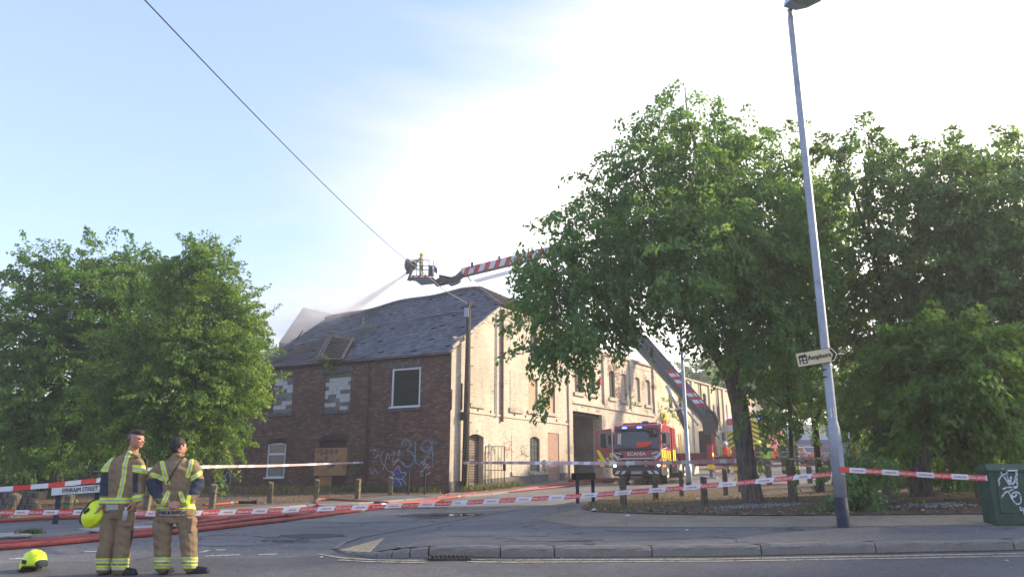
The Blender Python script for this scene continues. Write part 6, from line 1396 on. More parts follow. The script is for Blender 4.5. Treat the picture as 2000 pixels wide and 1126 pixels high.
# right flank (towards picture right)
def side(name, y0, y1, z0, z1, mat, parent=None, x=1.2, t=.014): return fbox(name, x, x+t, y0, y1, z0, z1, mat, parent)
side('side_window', .40, 1.25, 1.72, 2.55, M_GLASS); side('crew_window', 1.38, 2.2, 1.75, 2.55, M_GLASS)
for s in (-1,): fbox('side_window', -1.214, -1.2, .40, 1.25, 1.72, 2.55, M_GLASS); fbox('crew_window', -1.214, -1.2, 1.38, 2.2, 1.75, 2.55, M_GLASS)
m_ = MB(); m_.bar((1.22,.33,1.66), (1.22,1.35,1.78), .03); fp('window_trim', m_, M_REFW)
for i, y in enumerate((.12,.52,.92,1.42,1.92)):
    side('yellow_block', y, y+.17, 1.24, 1.64, M_YELF, t=.02); side('yellow_block', y+.2, y+.34, .82 if i < 2 else 1.16, 1.21, M_YELF, t=.02)
for y in (2.68, 3.08): side('yellow_block', y, y+.2, 1.15, 1.75, M_YELF, x=1.22, t=.02)
for y in (2.58, 3.02, 3.48): fbox('locker_seam', 1.22, 1.235, y, y+.02, 1.0, 2.85, M_CHAS)
fbox('cab_step', 1.05, 1.22, .25, 1.0, .45, .70, M_BUMP, bevel=.02); fbox('cab_step', -1.22, -1.05, .25, 1.0, .45, .70, M_BUMP, bevel=.02)
# open door on the picture-left side
hx, hy = -1.24, .35; da = R(8)     # swung forward nearly square to the cab
def dpt(u, z, o=0.0): return (hx - u*math.cos(da) - o*math.sin(da), hy - u*math.sin(da) - o*math.cos(da)*1.0 + .0, z)
dl = .92
m_ = MB(); pr = [(0,.80),(dl,.80),(dl,1.7),(dl*.98,2.62),(.12,2.72),(0,2.5)]
V = [dpt(u,z,.04) for u, z in pr] + [dpt(u,z,-.04) for u, z in pr]; k_ = len(pr); m_.add(V, [tuple(range(k_)), tuple(range(k_,2*k_))[::-1]] + [(i, k_+i, k_+(i+1)%k_, (i+1)%k_) for i in range(k_)])
door = fp('cab_door', m_, M_CRIM, bevel=.015); door['label'] = 'open red cab door with yellow blocks'
fquad('door_window', [dpt(.12,1.75,.05),dpt(.80,1.85,.05),dpt(.80,2.5,.05),dpt(.12,2.56,.05)][::-1], M_GLASSD, door)
m_ = MB(); m_.prism([dpt(u,z,.06) for u, z in ((.35,1.75),(.62,1.8),(.62,2.45),(.38,2.48))], (0,0,0), tuple(Vector(dpt(0,0,.05))-Vector(dpt(0,0,0)))); fp('mirror_seen_through', m_, M_CHAS, door)
for q in (((.72,1.66),(.86,1.66),(.70,1.30),(.50,1.30)),((.50,1.30),(.70,1.30),(.52,1.02),(.36,1.10)),((.84,1.22),(.66,1.22),(.44,.84),(.66,.84)),((.04,1.55),(.20,1.50),(.20,1.28),(.04,1.28)),((.04,1.18),(.26,1.18),(.26,.86),(.04,.86))):
    fquad('yellow_block', [dpt(u,z,.055) for u, z in q], M_YELF, door, .006)
m_ = MB(); 
for i in range(10): a = i*math.pi/5; 
V = [dpt(.31+(.085 if i%2==0 else .055)*math.cos(i*math.pi/8), 1.24+(.085 if i%2==0 else .055)*math.sin(i*math.pi/8), .065) for i in range(16)]; m_.add(V, [tuple(range(16))]); fp('fire_service_crest', m_, M_SILV, door)
fbox('white_a_pillar_trim', -1.235, -1.20, -.02, .06, .62, 2.6, M_REFW)
# chassis, deck, wheels
fbox('chassis_frame', -.45, .45, .6, 10.2, .62, .92, M_CHAS)
fbox('deck_platform', -1.2, 1.2, 3.6, 10.3, 1.28, 1.40, M_CRIMD)
for y0, y1 in ((3.65,5.0),(7.6,10.2)): fbox('side_locker', .75, 1.22, y0, y1, .62, 1.26, pm('pale_locker_door', (.50,.46,.38), .1) if y0 < 4 else bpy.data.materials['pale_locker_door']); fbox('side_locker', -1.22, -.75, y0, y1, .62, 1.26, M_CRIMD)
def wheel(x, y, r=.52, w=.32):
    g = MF @ Vector((x,y,0)); dz = G(g.x,g.y) - fc_.z
    def cyl(pr, mat, nm, par=None, seg=26):
        m_ = MB(); m_.lathe((0,0,0), pr, seg, rot=Matrix.Rotation(R(90 if x > 0 else -90),3,'Y')); m_.v = [v + np.array([x,y,r+dz*.0+min(dz,.25)]) for v in m_.v]; return fp(nm, m_, mat, par, smooth=False)
    w_ = cyl([(r*.62,-w/2),(r*.96,-w/2),(r,-w/2+.04),(r,w/2-.04),(r*.95,w/2),(r*.60,w/2),(r*.58,w/2-.05)], M_TYRE, 'wheel')
    cyl([(r*.58,w/2-.08),(r*.56,w/2-.02),(r*.45,w/2-.05),(r*.36,w/2-.06),(r*.30,w/2+.0),(r*.16,w/2+.03),(.001,w/2+.04)], M_HUB, 'rim', w_)
for x in (-1.02, 1.02):
    for y in (1.5, 6.0, 7.3): wheel(x, y)
for y in (1.5, 6.0, 7.3):
    for s in (-1, 1):
        m_ = MB(); N = 9; V = []
        for i in range(N+1):
            a = math.pi*i/N
            for x in (s*.84, s*1.23): V += [(x, y+.64*math.cos(a), .56+.62*math.sin(a))]
        m_.add(V, [(2*i,2*i+1,2*i+3,2*i+2) for i in range(N)]); fp('mudguard', m_, M_CHAS)
# outriggers with jack legs
def outrigger(y, x1, yb):
    s = 1 if x1 > 0 else -1
    m_ = MB(); m_.bx(min(0,x1), max(0,x1), y-.17, y+.17, 1.08, 1.62); b = fp('outrigger_beam', m_, M_CRIMD, bevel=.015)
    fbox('jack_housing', x1-.14, x1+.14, y-.2, y+.2, .72, 2.05, M_CRIM, b); fbox('yellow_block', x1-.145, x1+.145, y-.21, y-.2, .78, 1.02, M_YELF, b)
    g = MF @ Vector((x1,y,0)); gz = G(g.x,g.y)-fc_.z
    fbox('jack_leg', x1-.085, x1+.085, y-.085, y+.085, gz+.06, .74, M_LEGB, b); fbox('jack_foot', x1-.28, x1+.28, y-.28, y+.28, gz-.02, gz+.06, M_COUP, b); fbox('ground_pad', x1-.4, x1+.4, y-.4, y+.4, gz-.04, gz-.019, M_CHAS, b)
outrigger(4.4, 2.85, 0); outrigger(9.0, 3.55, 0); outrigger(4.2, -2.0, 0); outrigger(9.2, -2.6, 0)
fbox('amber_marker', 3.0, 3.04, 4.15, 4.25, 1.45, 1.6, G_AMB)
# deck clutter: hand rails, ladder, pump housing
for x in (.75, 1.15):
    for y0 in (3.75, 4.9): m_ = MB(); m_.tube([(x,y0,1.4),(x,y0,2.55)], .025, 6); fp('hand_rail', m_, M_GOLDR)
    m_ = MB(); m_.tube([(x,3.75,2.55),(x,4.9,2.55)], .025, 6); fp('hand_rail', m_, M_GOLDR); m_ = MB(); m_.tube([(x,3.75,2.0),(x,4.9,2.0)], .02, 6); fp('hand_rail', m_, M_GOLDR)
for dx_ in (0, .42):
    m_ = MB(); m_.bar((1.05+dx_*.2,5.3+dx_*.3,1.42), (.95+dx_*.2,5.9+dx_*.3,2.75), .05, .05); fp('ladder_rail', m_, M_GOLDR)
for i in range(6): f = (i+.5)/6; m_ = MB(); m_.bar((1.05-.1*f,5.3+.6*f,1.42+1.33*f),(1.134-.1*f,5.43+.6*f,1.42+1.33*f), .03); fp('ladder_rung', m_, M_GOLDR)
fbox('equipment_box', -.9, .6, 3.8, 4.9, 1.4, 2.25, M_BOOML, bevel=.03); fbox('equipment_box', -.2, .9, 5.0, 5.8, 1.4, 2.0, M_BOOML, bevel=.03); fbox('control_seat', .2, .7, 5.9, 6.4, 1.4, 2.3, M_CHAS, bevel=.06)
fbox('roof_hatch', -.6, .8, 2.6, 3.3, 2.9, 3.05, M_CRIM, bevel=.03); fbox('roof_rail', .75, .82, 2.6, 3.45, 2.9, 3.2, M_CRIM)
# turntable and boom, from pivot to elbow to cage
piv = P(1384,823,46.3); 
m_ = MB(); m_.lathe((0,7.0,1.40), [(.85,0),(.85,.25),(.7,.27),(.7,.35)], 28); fp('turntable_ring', m_, M_CHAS)
tl_ = MF.inverted() @ piv
m_ = MB(); m_.bx(tl_.x-.55, tl_.x+.42, tl_.y-.6, tl_.y+.6, 1.7, 3.1); fp('turret', m_, M_CHAS, bevel=.08)
m_ = MB(); m_.bx(tl_.x-.28, tl_.x+.5, tl_.y-.62, tl_.y+.55, 2.8, tl_.z+.35); fp('turret_head', m_, M_BOOM, bevel=.06)
fbox('turret_side_post', tl_.x+.2, tl_.x+.36, tl_.y-.68, tl_.y-.6, 1.5, 2.9, M_CRIM)
elb = P(1088,488,51.5); bd_ = (elb-piv).normalized(); sidev = Vector((bd_.z, 0, -bd_.x)).normalized(); sidev = bd_.cross(Vector((0,1,0))).normalized(); face = sidev.cross(bd_).normalized()
if face.y > 0: face = -face
if sidev.z < 0: sidev = -sidev
def boomseg(name, a, b, w0, w1, th, mat, off=0.0):
    m_ = MB(); V = []
    for p, w in ((a, w0), (b, w1)):
        for s1 in (-1, 1):
            for s2 in (-1, 1): V.append(tuple(p + sidev*(s1*w/2+off) + face*s2*th/2))
    m_.add(V, [(0,1,3,2),(4,6,7,5),(0,4,5,1),(2,3,7,6),(0,2,6,4),(1,5,7,3)]); return m_.build(name, mat, FE, bevel=.02)
Lb = (elb-piv).length
bm1 = boomseg('main_boom', piv - bd_*.3, piv.lerp(elb, .42), .85, 1.0, .55, M_BOOM, .12); boomseg('boom_extension', piv.lerp(elb,.42), piv.lerp(elb,.75), .78, .74, .46, M_BOOM, .12); boomseg('boom_extension', piv.lerp(elb,.75), elb, .60, .56, .38, M_BOOM, .12)
for off in (-.12, .22): m_ = MB(); a, b = piv + face*.29 + sidev*(off+.12), piv.lerp(elb,.74) + face*.25 + sidev*(off+.12); m_.bar(a, b, .05, .05); m_.build('boom_rail', M_BOOML, FE)
def onboom(f, s, o=.285): return piv + bd_*(f*Lb) + sidev*(s+.12) + face*o
nb = 11; f0, f1 = .045, .235
for i in range(nb):
    a = f0+(f1-f0)*i/nb; b = f0+(f1-f0)*(i+1)/nb; sk_ = .02
    if i == 5: continue
    m_ = MB(); m_.prism([tuple(onboom(a+sk_,-.10+.0)), tuple(onboom(b+sk_,-.10)), tuple(onboom(b,.36)), tuple(onboom(a,.36))], (0,0,0), tuple(-face*.01)); m_.build('boom_stripe', M_REDB if i % 2 == 0 else M_REFW, bm1)
m_ = MB(); a = f0+(f1-f0)*5/nb; b = f0+(f1-f0)*6/nb; m_.prism([tuple(onboom(a+.02,-.1)), tuple(onboom(b+.02,-.1)), tuple(onboom(b,.36)), tuple(onboom(a,.36))], (0,0,0), tuple(-face*.01)); m_.build('blue_panel', pm('blue_panel_paint', (.03,.07,.30), .1), bm1)
# ram and its link
ra, rb, rc_ = P(1302,752,45.6), P(1324,797,45.7), P(1342,838,45.8)
m_ = MB(); m_.tube([ra, rb], .11, 10); m_.build('ram_rod', M_SILV, FE, smooth=True); m_ = MB(); m_.tube([rb, rc_], .19, 12); m_.build('ram_cylinder', M_BOOM, FE, smooth=True)
m_ = MB(); m_.tube([P(1318,800,45.5),P(1330,797,45.4),P(1345,805,45.3),P(1358,822,45.3),P(1364,830,45.3)], .07, 8); m_.build('hydraulic_hose', M_SILV, FE, smooth=True)
for k_, o_ in ((0,0),(1,.12)):
    m_ = MB(); m_.tube([P(1378+k_*2,800,45.5),P(1392+k_*3,806,45.5),P(1398+k_*4,822,45.6),P(1396+k_*3,840,45.7),P(1389+k_*2,850,45.8)], .09, 8); m_.build('hydraulic_hose', M_CHAS, FE, smooth=True)
# fly boom back from the elbow to the cage
tip = P(903,533,54.6); fd_ = (tip-elb).normalized(); fs = Vector((0,0,1)) - fd_*fd_.z; fs.normalize(); ff = fs.cross(fd_).normalized(); ff = ff if ff.y < 0 else -ff
def fly(name, a, b, w, th, mat, par=FE, off=0.0, o2=0.0):
    m_ = MB(); V = []
    for p in (a, b):
        for s1 in (-1, 1):
            for s2 in (-1, 1): V.append(tuple(p + fs*(s1*w/2+off) + ff*(s2*th/2+o2)))
    m_.add(V, [(0,1,3,2),(4,6,7,5),(0,4,5,1),(2,3,7,6),(0,2,6,4),(1,5,7,3)]); return m_.build(name, mat, par)
fb = fly('fly_boom', elb, tip, .62, .4, M_BOOML); LF = (tip-elb).length
m_ = MB(); m_.lathe(tuple(elb), [(.45,-.35),(.45,.35)], 16, rot=Matrix.Rotation(R(90),3,'X')); m_.build('elbow_joint', M_CHAS, FE)
ns = 18
for i in range(ns):
    a, b = elb.lerp(tip, i/ns), elb.lerp(tip, (i+1)/ns); m_ = MB(); o = ff*.212
    m_.prism([tuple(a-fs*.26+o+fd_*.28), tuple(b-fs*.26+o+fd_*(.28 if i < ns-1 else 0)), tuple(b+fs*.30+o), tuple(a+fs*.30+o)], (0,0,0), tuple(-ff*.01)); m_.build('boom_stripe', M_REDB if i % 2 == 0 else M_REFW, fb)
for i in range(9):
    pass
l0, l1 = elb.lerp(tip,.35)-fs*.75, tip-fs*.85+fd_*-1.0
for o in (-.2,.2): m_ = MB(); m_.bar(l0+ff*o, l1+ff*o, .06, .10); m_.build('rescue_ladder_rail', M_SILV, FE)
for i in range(14): q = l0.lerp(l1, i/13); m_ = MB(); m_.bar(q-ff*.2, q+ff*.2, .03); m_.build('rescue_ladder_rung', M_SILV, FE)
for f in (.4,.95): q = elb.lerp(tip,f); m_ = MB(); m_.bar(q-fs*.3, q-fs*.8-fd_*.3, .07); m_.build('ladder_bracket', M_BOOM, FE)
for x_, y_ in ((975,508),(922,520)): m_ = MB(); q = P(x_,y_,53.8); m_.box(tuple(q+Vector((0,0,.12))), (.16,.16,.36)); m_.build('sensor_mast', M_CHAS, FE)
m_ = MB(); m_.tube([P(905,533,54.5),P(893,543,54.8),P(878,548,55),P(862,545,55.1),P(850,552,55.1)], [.3,.26,.24,.22,.2], 10); m_.build('cage_arm', M_BOOM, FE, smooth=True)
m_ = MB(); m_.tube([P(905,536,54.3),P(895,546,54.5),P(872,541,54.7),P(858,538,54.9)], .09, 8); m_.build('hydraulic_hose', M_CHAS, FE, smooth=True)
for pl_ in ([(858,556),(870,553),(885,549),(896,547)],[(876,552),(882,556),(893,552),(900,547)],[(845,548),(855,557),(866,553),(872,547)]): m_ = MB(); m_.tube([P(x,y,54.6) for x, y in pl_], .12, 7); m_.build('cage_linkage', M_BOOML if pl_[0][0] > 860 else M_CHAS, FE, smooth=True)
# cage
CY_ = 55.2; K = lambda x, y, dy=0: P(x, y, CY_+dy)
cg = MB(); bt = [(799,541),(846,541),(857,553),(823,557),(812,549),(800,547)]
V = [tuple(K(x,y,-.6)) for x, y in bt]+[tuple(K(x,y,.7)) for x, y in bt]; n = len(bt); cg.add(V, [tuple(range(n)), tuple(range(n,2*n))[::-1]]+[(i,n+i,n+(i+1)%n,(i+1)%n) for i in range(n)]); cage = cg.build('cage_floor', M_BOOM, FE)
for i in range(6):
    x0_ = 803+i*6; m_ = MB(); m_.prism([tuple(K(x,y,-.62)) for x, y in ((x0_,541),(x0_+6,541),(x0_+8,537),(x0_+2,537))], (0,0,0), (0,.02,0)); m_.build('cage_stripe', M_REDB if i % 2 == 0 else M_REFW, cage)
for dy_ in (-.6, .7):
    for x_ in (802,814,826,838,847): m_ = MB(); m_.bar(K(x_,540,dy_), K(x_,509,dy_), .05); m_.build('guard_post', M_BOOM, cage)
    for y_ in (508,518,526): m_ = MB(); m_.bar(K(802,y_,dy_), K(847 if y_ > 515 else 839,y_+(1 if y_ > 515 else 0),dy_), .05); m_.build('guard_rail', M_BOOM, cage)
for x_ in (802,847): 
    for y_ in (509,524): m_ = MB(); m_.bar(K(x_,y_,-.6), K(x_,y_,.7), .05); m_.build('guard_rail', M_BOOM, cage)
m_ = MB(); m_.prism([tuple(K(x,y,-.62)) for x, y in ((837,517),(845,519),(846,540),(836,539))], (0,0,0), (0,.05,0)); m_.build('control_panel', M_CHAS, cage)
m_ = MB(); m_.prism([tuple(K(x,y,-.2)) for x, y in ((848,517),(854,524),(854,534),(848,531))], (0,0,0), (0,.06,0)); m_.build('side_gate', M_BOOM, cage)
mon = MB(); mon.ell(tuple(K(796,517,0)), (.25,.3,.5), 12); mo = mon.build('monitor_shield', M_BOOM, FE, smooth=True)
m_ = MB(); m_.tube([K(803,513),K(808,519),K(812,522)], [.22,.3,.2], 10); m_.build('monitor_body', M_CHAS, mo, smooth=True)
m_ = MB(); m_.tube([K(806,524,-.3),K(799,530,-.3),K(793,534,-.3)], [.16,.15,.10], 10); m_.build('monitor_nozzle', M_CHAS, mo, smooth=True)
m_ = MB(); m_.tube([K(806,524,0),K(800,540,0),K(797,546,0),K(803,547,0)], .1, 8); m_.build('monitor_pipe', M_BOOM, mo, smooth=True)

# ------------------------------------------------------------------ second pump behind the trunk
q = GY(1458, 60); F2 = thing('fire_engine', 'second fire engine with red and yellow rear chevrons half hidden by the big trunk', 'fire engine', q, R(-30)); M2 = mw(F2)
def f2(name, x0,x1,y0,y1,z0,z1, mat, parent=None, **k): m_ = MB().bx(x0,x1,y0,y1,z0,z1); m_.xf(M2); return m_.build(name, mat, parent or F2, **k)
f2('body', -1.6,1.6,0,7.5,.5,3.4, M_CRIM, bevel=.08); f2('roller_shutter', -.6,.6,-.03,0,.9,2.6, M_BOOML)
for s in (-1, 1):
    for i in range(7):
        z = .7+i*.36; x0, x1 = s*.62, s*1.56; m_ = MB(); m_.prism([(x0,-.03,z+.5),(x1,-.03,z),(x1,-.03,z+.2),(x0,-.03,z+.7)], (0,0,0), (0,.02,0)); m_.xf(M2); m_.build('chevron', M_YELF, F2)
    f2('rear_beacon', s*1.25-.16, s*1.25+.16, .05,.3,3.4,3.62, G_BLUE); 
    for x in (0,): 
        m_ = MB(); m_.lathe((0,0,0), [(.3,-.16),(.5,-.16),(.52,.1),(.5,.16),(.3,.14)], 18, rot=Matrix.Rotation(R(90),3,'Y')); m_.v = [v+np.array([s*1.4,1.6,.5]) for v in m_.v]; m_.xf(M2); m_.build('wheel', M_TYRE, F2)

# ------------------------------------------------------------------ parked cars
def car(px, Y, yaw, col, label, name='parked_car'):
    p = GY(px, Y); t = thing(name, label, 'car', p, yaw, 'cars parked up the street'); M = mw(t)
    pr = [(-2.05,.35),(-2.1,.62),(-1.95,.82),(-1.15,.92),(-.6,1.38),(.75,1.42),(1.45,1.0),(2.0,.92),(2.1,.6),(2.05,.35)]
    m_ = MB(); k = len(pr); xs = (-.86,.86); V = [(x*(.80 if z > 1.1 else 1), y, z) for x in xs for y, z in pr]; m_.add(V, [tuple(range(k)), tuple(range(k,2*k))[::-1]]+[(i,k+i,k+(i+1)%k,(i+1)%k) for i in range(k)]); m_.xf(M); b = m_.build('body', col, t, bevel=.05)
    for (q4, nm) in (([(-.70,-1.12,.95),(.70,-1.12,.95),(.62,-.66,1.32),(-.62,-.66,1.32)], 'windscreen'),([(.72,1.42,1.02),(-.72,1.42,1.02),(-.64,.80,1.37),(.64,.80,1.37)], 'rear_window')):
        m_ = MB(); n = (Vector(q4[1])-Vector(q4[0])).cross(Vector(q4[2])-Vector(q4[0])).normalized(); m_.prism([tuple(Vector(a)+n*.02) for a in q4], (0,0,0), tuple(-n*.02)); m_.xf(M); m_.build(nm, M_GLASS, t)
    for s in (-1, 1):
        m_ = MB(); m_.prism([(s*.865,-.98,.93),(s*.865,1.2,.95),(s*.72,.75,1.34),(s*.72,-.58,1.32)][::s], (0,0,0), (-s*.02,0,0)); m_.xf(M); m_.build('side_window', M_GLASS, t)
        m_ = MB(); m_.bx(s*.62-.14,s*.62+.14,-2.13,-2.04,.6,.76); m_.xf(M); m_.build('headlight', M_REFW, t); m_ = MB(); m_.bx(s*.70-.1,s*.70+.1,2.04,2.13,.6,.8); m_.xf(M); m_.build('tail_light', M_REDB, t)
        for y in (-1.3, 1.3): m_ = MB(); m_.lathe((0,0,0), [(.2,-.1),(.31,-.1),(.33,0),(.31,.1),(.2,.1),(.18,.07),(.001,.07)], 18, rot=Matrix.Rotation(R(90*s),3,'Y')); m_.v = [v+np.array([s*.80,y,.33]) for v in m_.v]; m_.xf(M); m_.build('wheel', M_TYRE, t)
    m_ = MB(); m_.bx(-.26,.26,-2.135,-2.105,.42,.53); m_.xf(M); m_.build('number_plate', M_REFW, t)
car(1580, 62, R(8), pm('silver_car_paint', (.42,.45,.50), .05, 3, .3, .3, .0), 'silver car facing down the street behind the two dark firefighters')
car(1604, 66, R(20), pm('red_car_paint', (.35,.03,.03), .05, 3, .3), 'dark red car parked behind the silver one left of the tall lamp post')
car(1622, 60, R(-55), pm('orange_car_paint', (.55,.12,.05), .05, 3, .3), 'orange-red car showing its tail just left of the tall lamp post')
car(1570, 80, R(0), pm('cream_car_paint', (.55,.48,.30), .05, 3, .3), 'cream car far up the street above the silver one')
car(1668, 58, R(70), pm('grey_car_paint', (.30,.31,.33), .05, 3, .3), 'grey car glimpsed side on just right of the tall lamp post')
car(1700, 56, R(-80), pm('maroon_car_paint', (.25,.03,.04), .05, 3, .3), 'maroon car glimpsed through leaves right of the tall lamp post')
# ------------------------------------------------------------------ people
def clothmat(name, a, sc=30, rough=.9, var=.25):
    k = NT(name); f = k.noise(3.5, 5, .65); g = k.noise(sc*8, 2, .6); w = k.noise(6, 4, .6, vec=k.scaled((1.3,1.3,.8)), dist=.4)
    c = k.mix(k.ramp(f, [(.3,0),(.7,1)]), a, tuple(x*(1-var) for x in a)); c = k.mix(k.ramp(w, [(.5,0),(.7,.35)]), c, tuple(x*.6 for x in a))
    k.bump(k.math('ADD', w, k.math('MULTIPLY', g, .2)), .3, .008); return k.set(c, rough, 0, .15)
K_TAN = clothmat('tan_fire_kit_cloth', (.255,.185,.112)); K_NAVY = clothmat('navy_reinforcement_cloth', (.045,.053,.075)); K_DK = clothmat('dark_khaki_cloth', (.07,.06,.04))
K_YEL = pm('lime_reflective_tape', (.62,.74,.04), .08, 30, .5, bump=.1); K_SIL = pm('silver_reflective_tape', (.40,.43,.44), .15, 40, .45, bump=.1); K_LAB = pm('grey_label_cloth', (.36,.36,.35), .12, 10, .7)
K_BOOT = pm('black_leather_boot', (.018,.017,.018), .3, 12, .5); K_HIV = clothmat('lime_hi_vis_cloth', (.45,.70,.08)); K_ORA = clothmat('orange_hi_vis_cloth2', (.80,.10,.04)); K_BLU = clothmat('dark_blue_panel_cloth', (.03,.08,.13))
k = NT('skin'); f = k.noise(9, 4, .6); k.b.inputs['Subsurface Weight'].default_value = .12; k.b.inputs['Subsurface Radius'].default_value = (.02,.008,.004)
K_SKIN = k.set(k.mix(k.ramp(f,[(.35,0),(.7,1)]), (.46,.245,.17), (.38,.17,.115)), .55, 0, .35)
def hairmat(name, a):
    k = NT(name); f = k.noise(60, 4, .7, vec=k.scaled((1,1,.25))); k.bump(f, .8, .01); return k.set(k.mix(f, a, tuple(x*2.2 for x in a)), .6, 0, .3)
K_HAIR = hairmat('dark_brown_hair', (.018,.012,.010)); K_STUB = hairmat('clipped_hair', (.11,.065,.05))
K_HELM = pm('fluorescent_helmet_shell', (.70,.86,.01), .05, 5, .3, bump=.02, spec=.5); K_HELW = pm('white_helmet_shell', (.75,.76,.78), .05, 5, .3, bump=.02); K_EYE = pm('eye_white', (.6,.58,.55), .05, 9, .3, bump=0); K_LIP = pm('lip', (.42,.16,.13), .1, 9, .5, bump=0)
PEND = []
def stack(mb, rings, n=20):      # rings: (centre, rx, ry[, yaw]) ellipses
    V = []
    for r in rings:
        c, rx, ry = r[:3]; yw = r[3] if len(r) > 3 else 0
        for j in range(n):
            a = 2*math.pi*j/n; x, y = rx*math.cos(a), ry*math.sin(a); V.append((c[0]+x*math.cos(yw)-y*math.sin(yw), c[1]+x*math.sin(yw)+y*math.cos(yw), c[2]))
    k = len(rings); F = [(i*n+j, i*n+(j+1)%n, (i+1)*n+(j+1)%n, (i+1)*n+j) for i in range(k-1) for j in range(n)]
    if rings[0][0][2] > rings[-1][0][2]: F = [f[::-1] for f in F]; F += [tuple(range(n)), tuple(range((k-1)*n, k*n))[::-1]]
    else: F += [tuple(range(n))[::-1], tuple(range((k-1)*n, k*n))]
    return mb.add(V, F)
def cap(mb, pts, rad, n=12):      # tube with rounded ends
    pts = [Vector(p) for p in pts]; rad = rad if hasattr(rad, '__len__') else [rad]*len(pts); mb.tube(pts, rad, n); mb.ell(tuple(pts[0]), (rad[0],)*3, n); mb.ell(tuple(pts[-1]), (rad[-1],)*3, n)
def organic(name, mb, voxel, mats, parent, paint=None, smooth=3, wr=0.0, wsc=9, world=True):
    o = mb.build(name, mats[0], parent, world=world, smooth=True)
    r = o.modifiers.new('remesh', 'REMESH'); r.mode = 'VOXEL'; r.voxel_size = voxel; r.use_smooth_shade = True
    s = o.modifiers.new('smooth', 'SMOOTH'); s.factor = .5; s.iterations = smooth
    PEND.append((o, mats, paint, wr, wsc)); return o
def bake_pending():
    bpy.context.view_layer.update(); dg = bpy.context.evaluated_depsgraph_get(); res = []
    for o, mats, paint, wr, wsc in PEND: res.append(bpy.data.meshes.new_from_object(o.evaluated_get(dg), preserve_all_data_layers=False, depsgraph=dg))
    from mathutils import noise as mn
    for (o, mats, paint, wr, wsc), me in zip(PEND, res):
        o.modifiers.clear(); me.name = o.name; o.data = me; me.materials.clear()
        for m in mats: me.materials.append(m)
        n = len(me.vertices); co = np.empty(n*3, np.float32); me.vertices.foreach_get('co', co); co = co.reshape(-1,3)
        if wr:
            no = np.empty(n*3, np.float32); me.vertices.foreach_get('normal', no); no = no.reshape(-1,3)
            rg = np.random.default_rng(5); d = np.zeros(n)
            for i in range(7):        # crossing drag folds
                k = rg.normal(size=3)*np.array([1,1,2.2])*wsc*(.6+.25*i); ph = rg.random()*6; q = co @ k + ph + 1.4*np.sin(co @ (rg.normal(size=3)*wsc*.5) + ph); d += np.abs(np.sin(q))**1.5/(1+.35*i)
            d = (d-d.mean())*wr; co = co + no*d[:,None]; me.vertices.foreach_set('co', co.astype(np.float32).ravel())
        if paint:
            m = len(me.polygons); c = np.empty(m*3, np.float32); me.polygons.foreach_get('center', c); c = c.reshape(-1,3); nn = np.empty(m*3, np.float32); me.polygons.foreach_get('normal', nn); nn = nn.reshape(-1,3)
            M = np.array(mw(o)); cw = c @ M[:3,:3].T + M[:3,3]; mi = paint(c, nn, cw).astype(np.int32); me.polygons.foreach_set('material_index', mi)
        me.polygons.foreach_set('use_smooth', np.ones(len(me.polygons), bool)); me.update()
    PEND.clear()
def topx(cw):                     # where a point of the place appears in the picture
    dep = cw[:,1]*ct + cw[:,2]*st; up = -cw[:,1]*st + cw[:,2]*ct; return CX + FPX*cw[:,0]/dep, CY - FPX*up/dep
def inpoly(x, y, poly):
    c = np.zeros(len(x), bool); j = len(poly)-1
    for i in range(len(poly)):
        xi, yi = poly[i]; xj, yj = poly[j]; c ^= ((yi > y) != (yj > y)) & (x < (xj-xi)*(y-yi)/((yj-yi) or 1e-9)+xi); j = i
    return c
def segband(c, a, b, t0, t1):     # between two fractions along a limb segment
    a = np.array(a); b = np.array(b); d = b-a; t = ((c-a) @ d)/(d @ d); return (t > t0) & (t < t1)
def strip(x, y, pts, w):          # distance to a picture polyline (pixels)
    best = np.full(len(x), 1e9)
    for (ax, ay), (bx_, by_) in zip(pts[:-1], pts[1:]):
        dx, dy = bx_-ax, by_-ay; t = np.clip(((x-ax)*dx+(y-ay)*dy)/(dx*dx+dy*dy), 0, 1); best = np.minimum(best, np.hypot(x-ax-t*dx, y-ay-t*dy))
    return best < w
def hand(mb, wrist, d, nrm, s=1.0, curl=.5, thumb=1, spread=.10, r=.0088):
    """palm and five separate fingers; d: pointing direction, nrm: palm normal, thumb: +1/-1 side"""
    d = Vector(d).normalized(); nrm = Vector(nrm); nrm = (nrm - d*nrm.dot(d)).normalized(); sd = d.cross(nrm).normalized()*thumb; w = Vector(wrist)
    for i in range(4): o = sd*(.027-.018*i)*s; mb.tube([w+o*.5, w+d*.05*s+o, w+d*.088*s+o], [.017*s,.0155*s,.0115*s], 10); mb.ell(tuple(w+d*.088*s+o), (.0115*s,)*3, 8)
    L = (.070,.080,.074,.058)
    for i in range(4):
        p = w+d*.088*s+sd*(.027-.018*i)*s; dd = (d + sd*spread*(1.5-i)*.4).normalized(); pts_ = [p]; a = curl*.5
        for j, f in enumerate((.45,.32,.23)):
            dr_ = (dd*math.cos(a)+nrm*math.sin(a)).normalized(); p = p+dr_*L[i]*f*s; pts_.append(p); a += curl*(.9 if j == 0 else .7)
        mb.tube(pts_, [r*1.08*s,r*s,r*.93*s,r*.75*s], 8); mb.ell(tuple(pts_[-1]), (r*.75*s,)*3, 8)
    p = w+d*.022*s+sd*.026*s; q1 = p+(d*.7+sd*.75+nrm*.25).normalized()*.040*s; q2 = q1+(d*.9+sd*.15+nrm*(.3+curl*.4)).normalized()*.030*s; q3 = q2+(d*.95-sd*.1+nrm*.4).normalized()*.022*s
    mb.tube([p,q1,q2,q3], [.014*s,.0115*s,.0105*s,.0085*s], 8); mb.ell(tuple(q3), (.0085*s,)*3, 8)
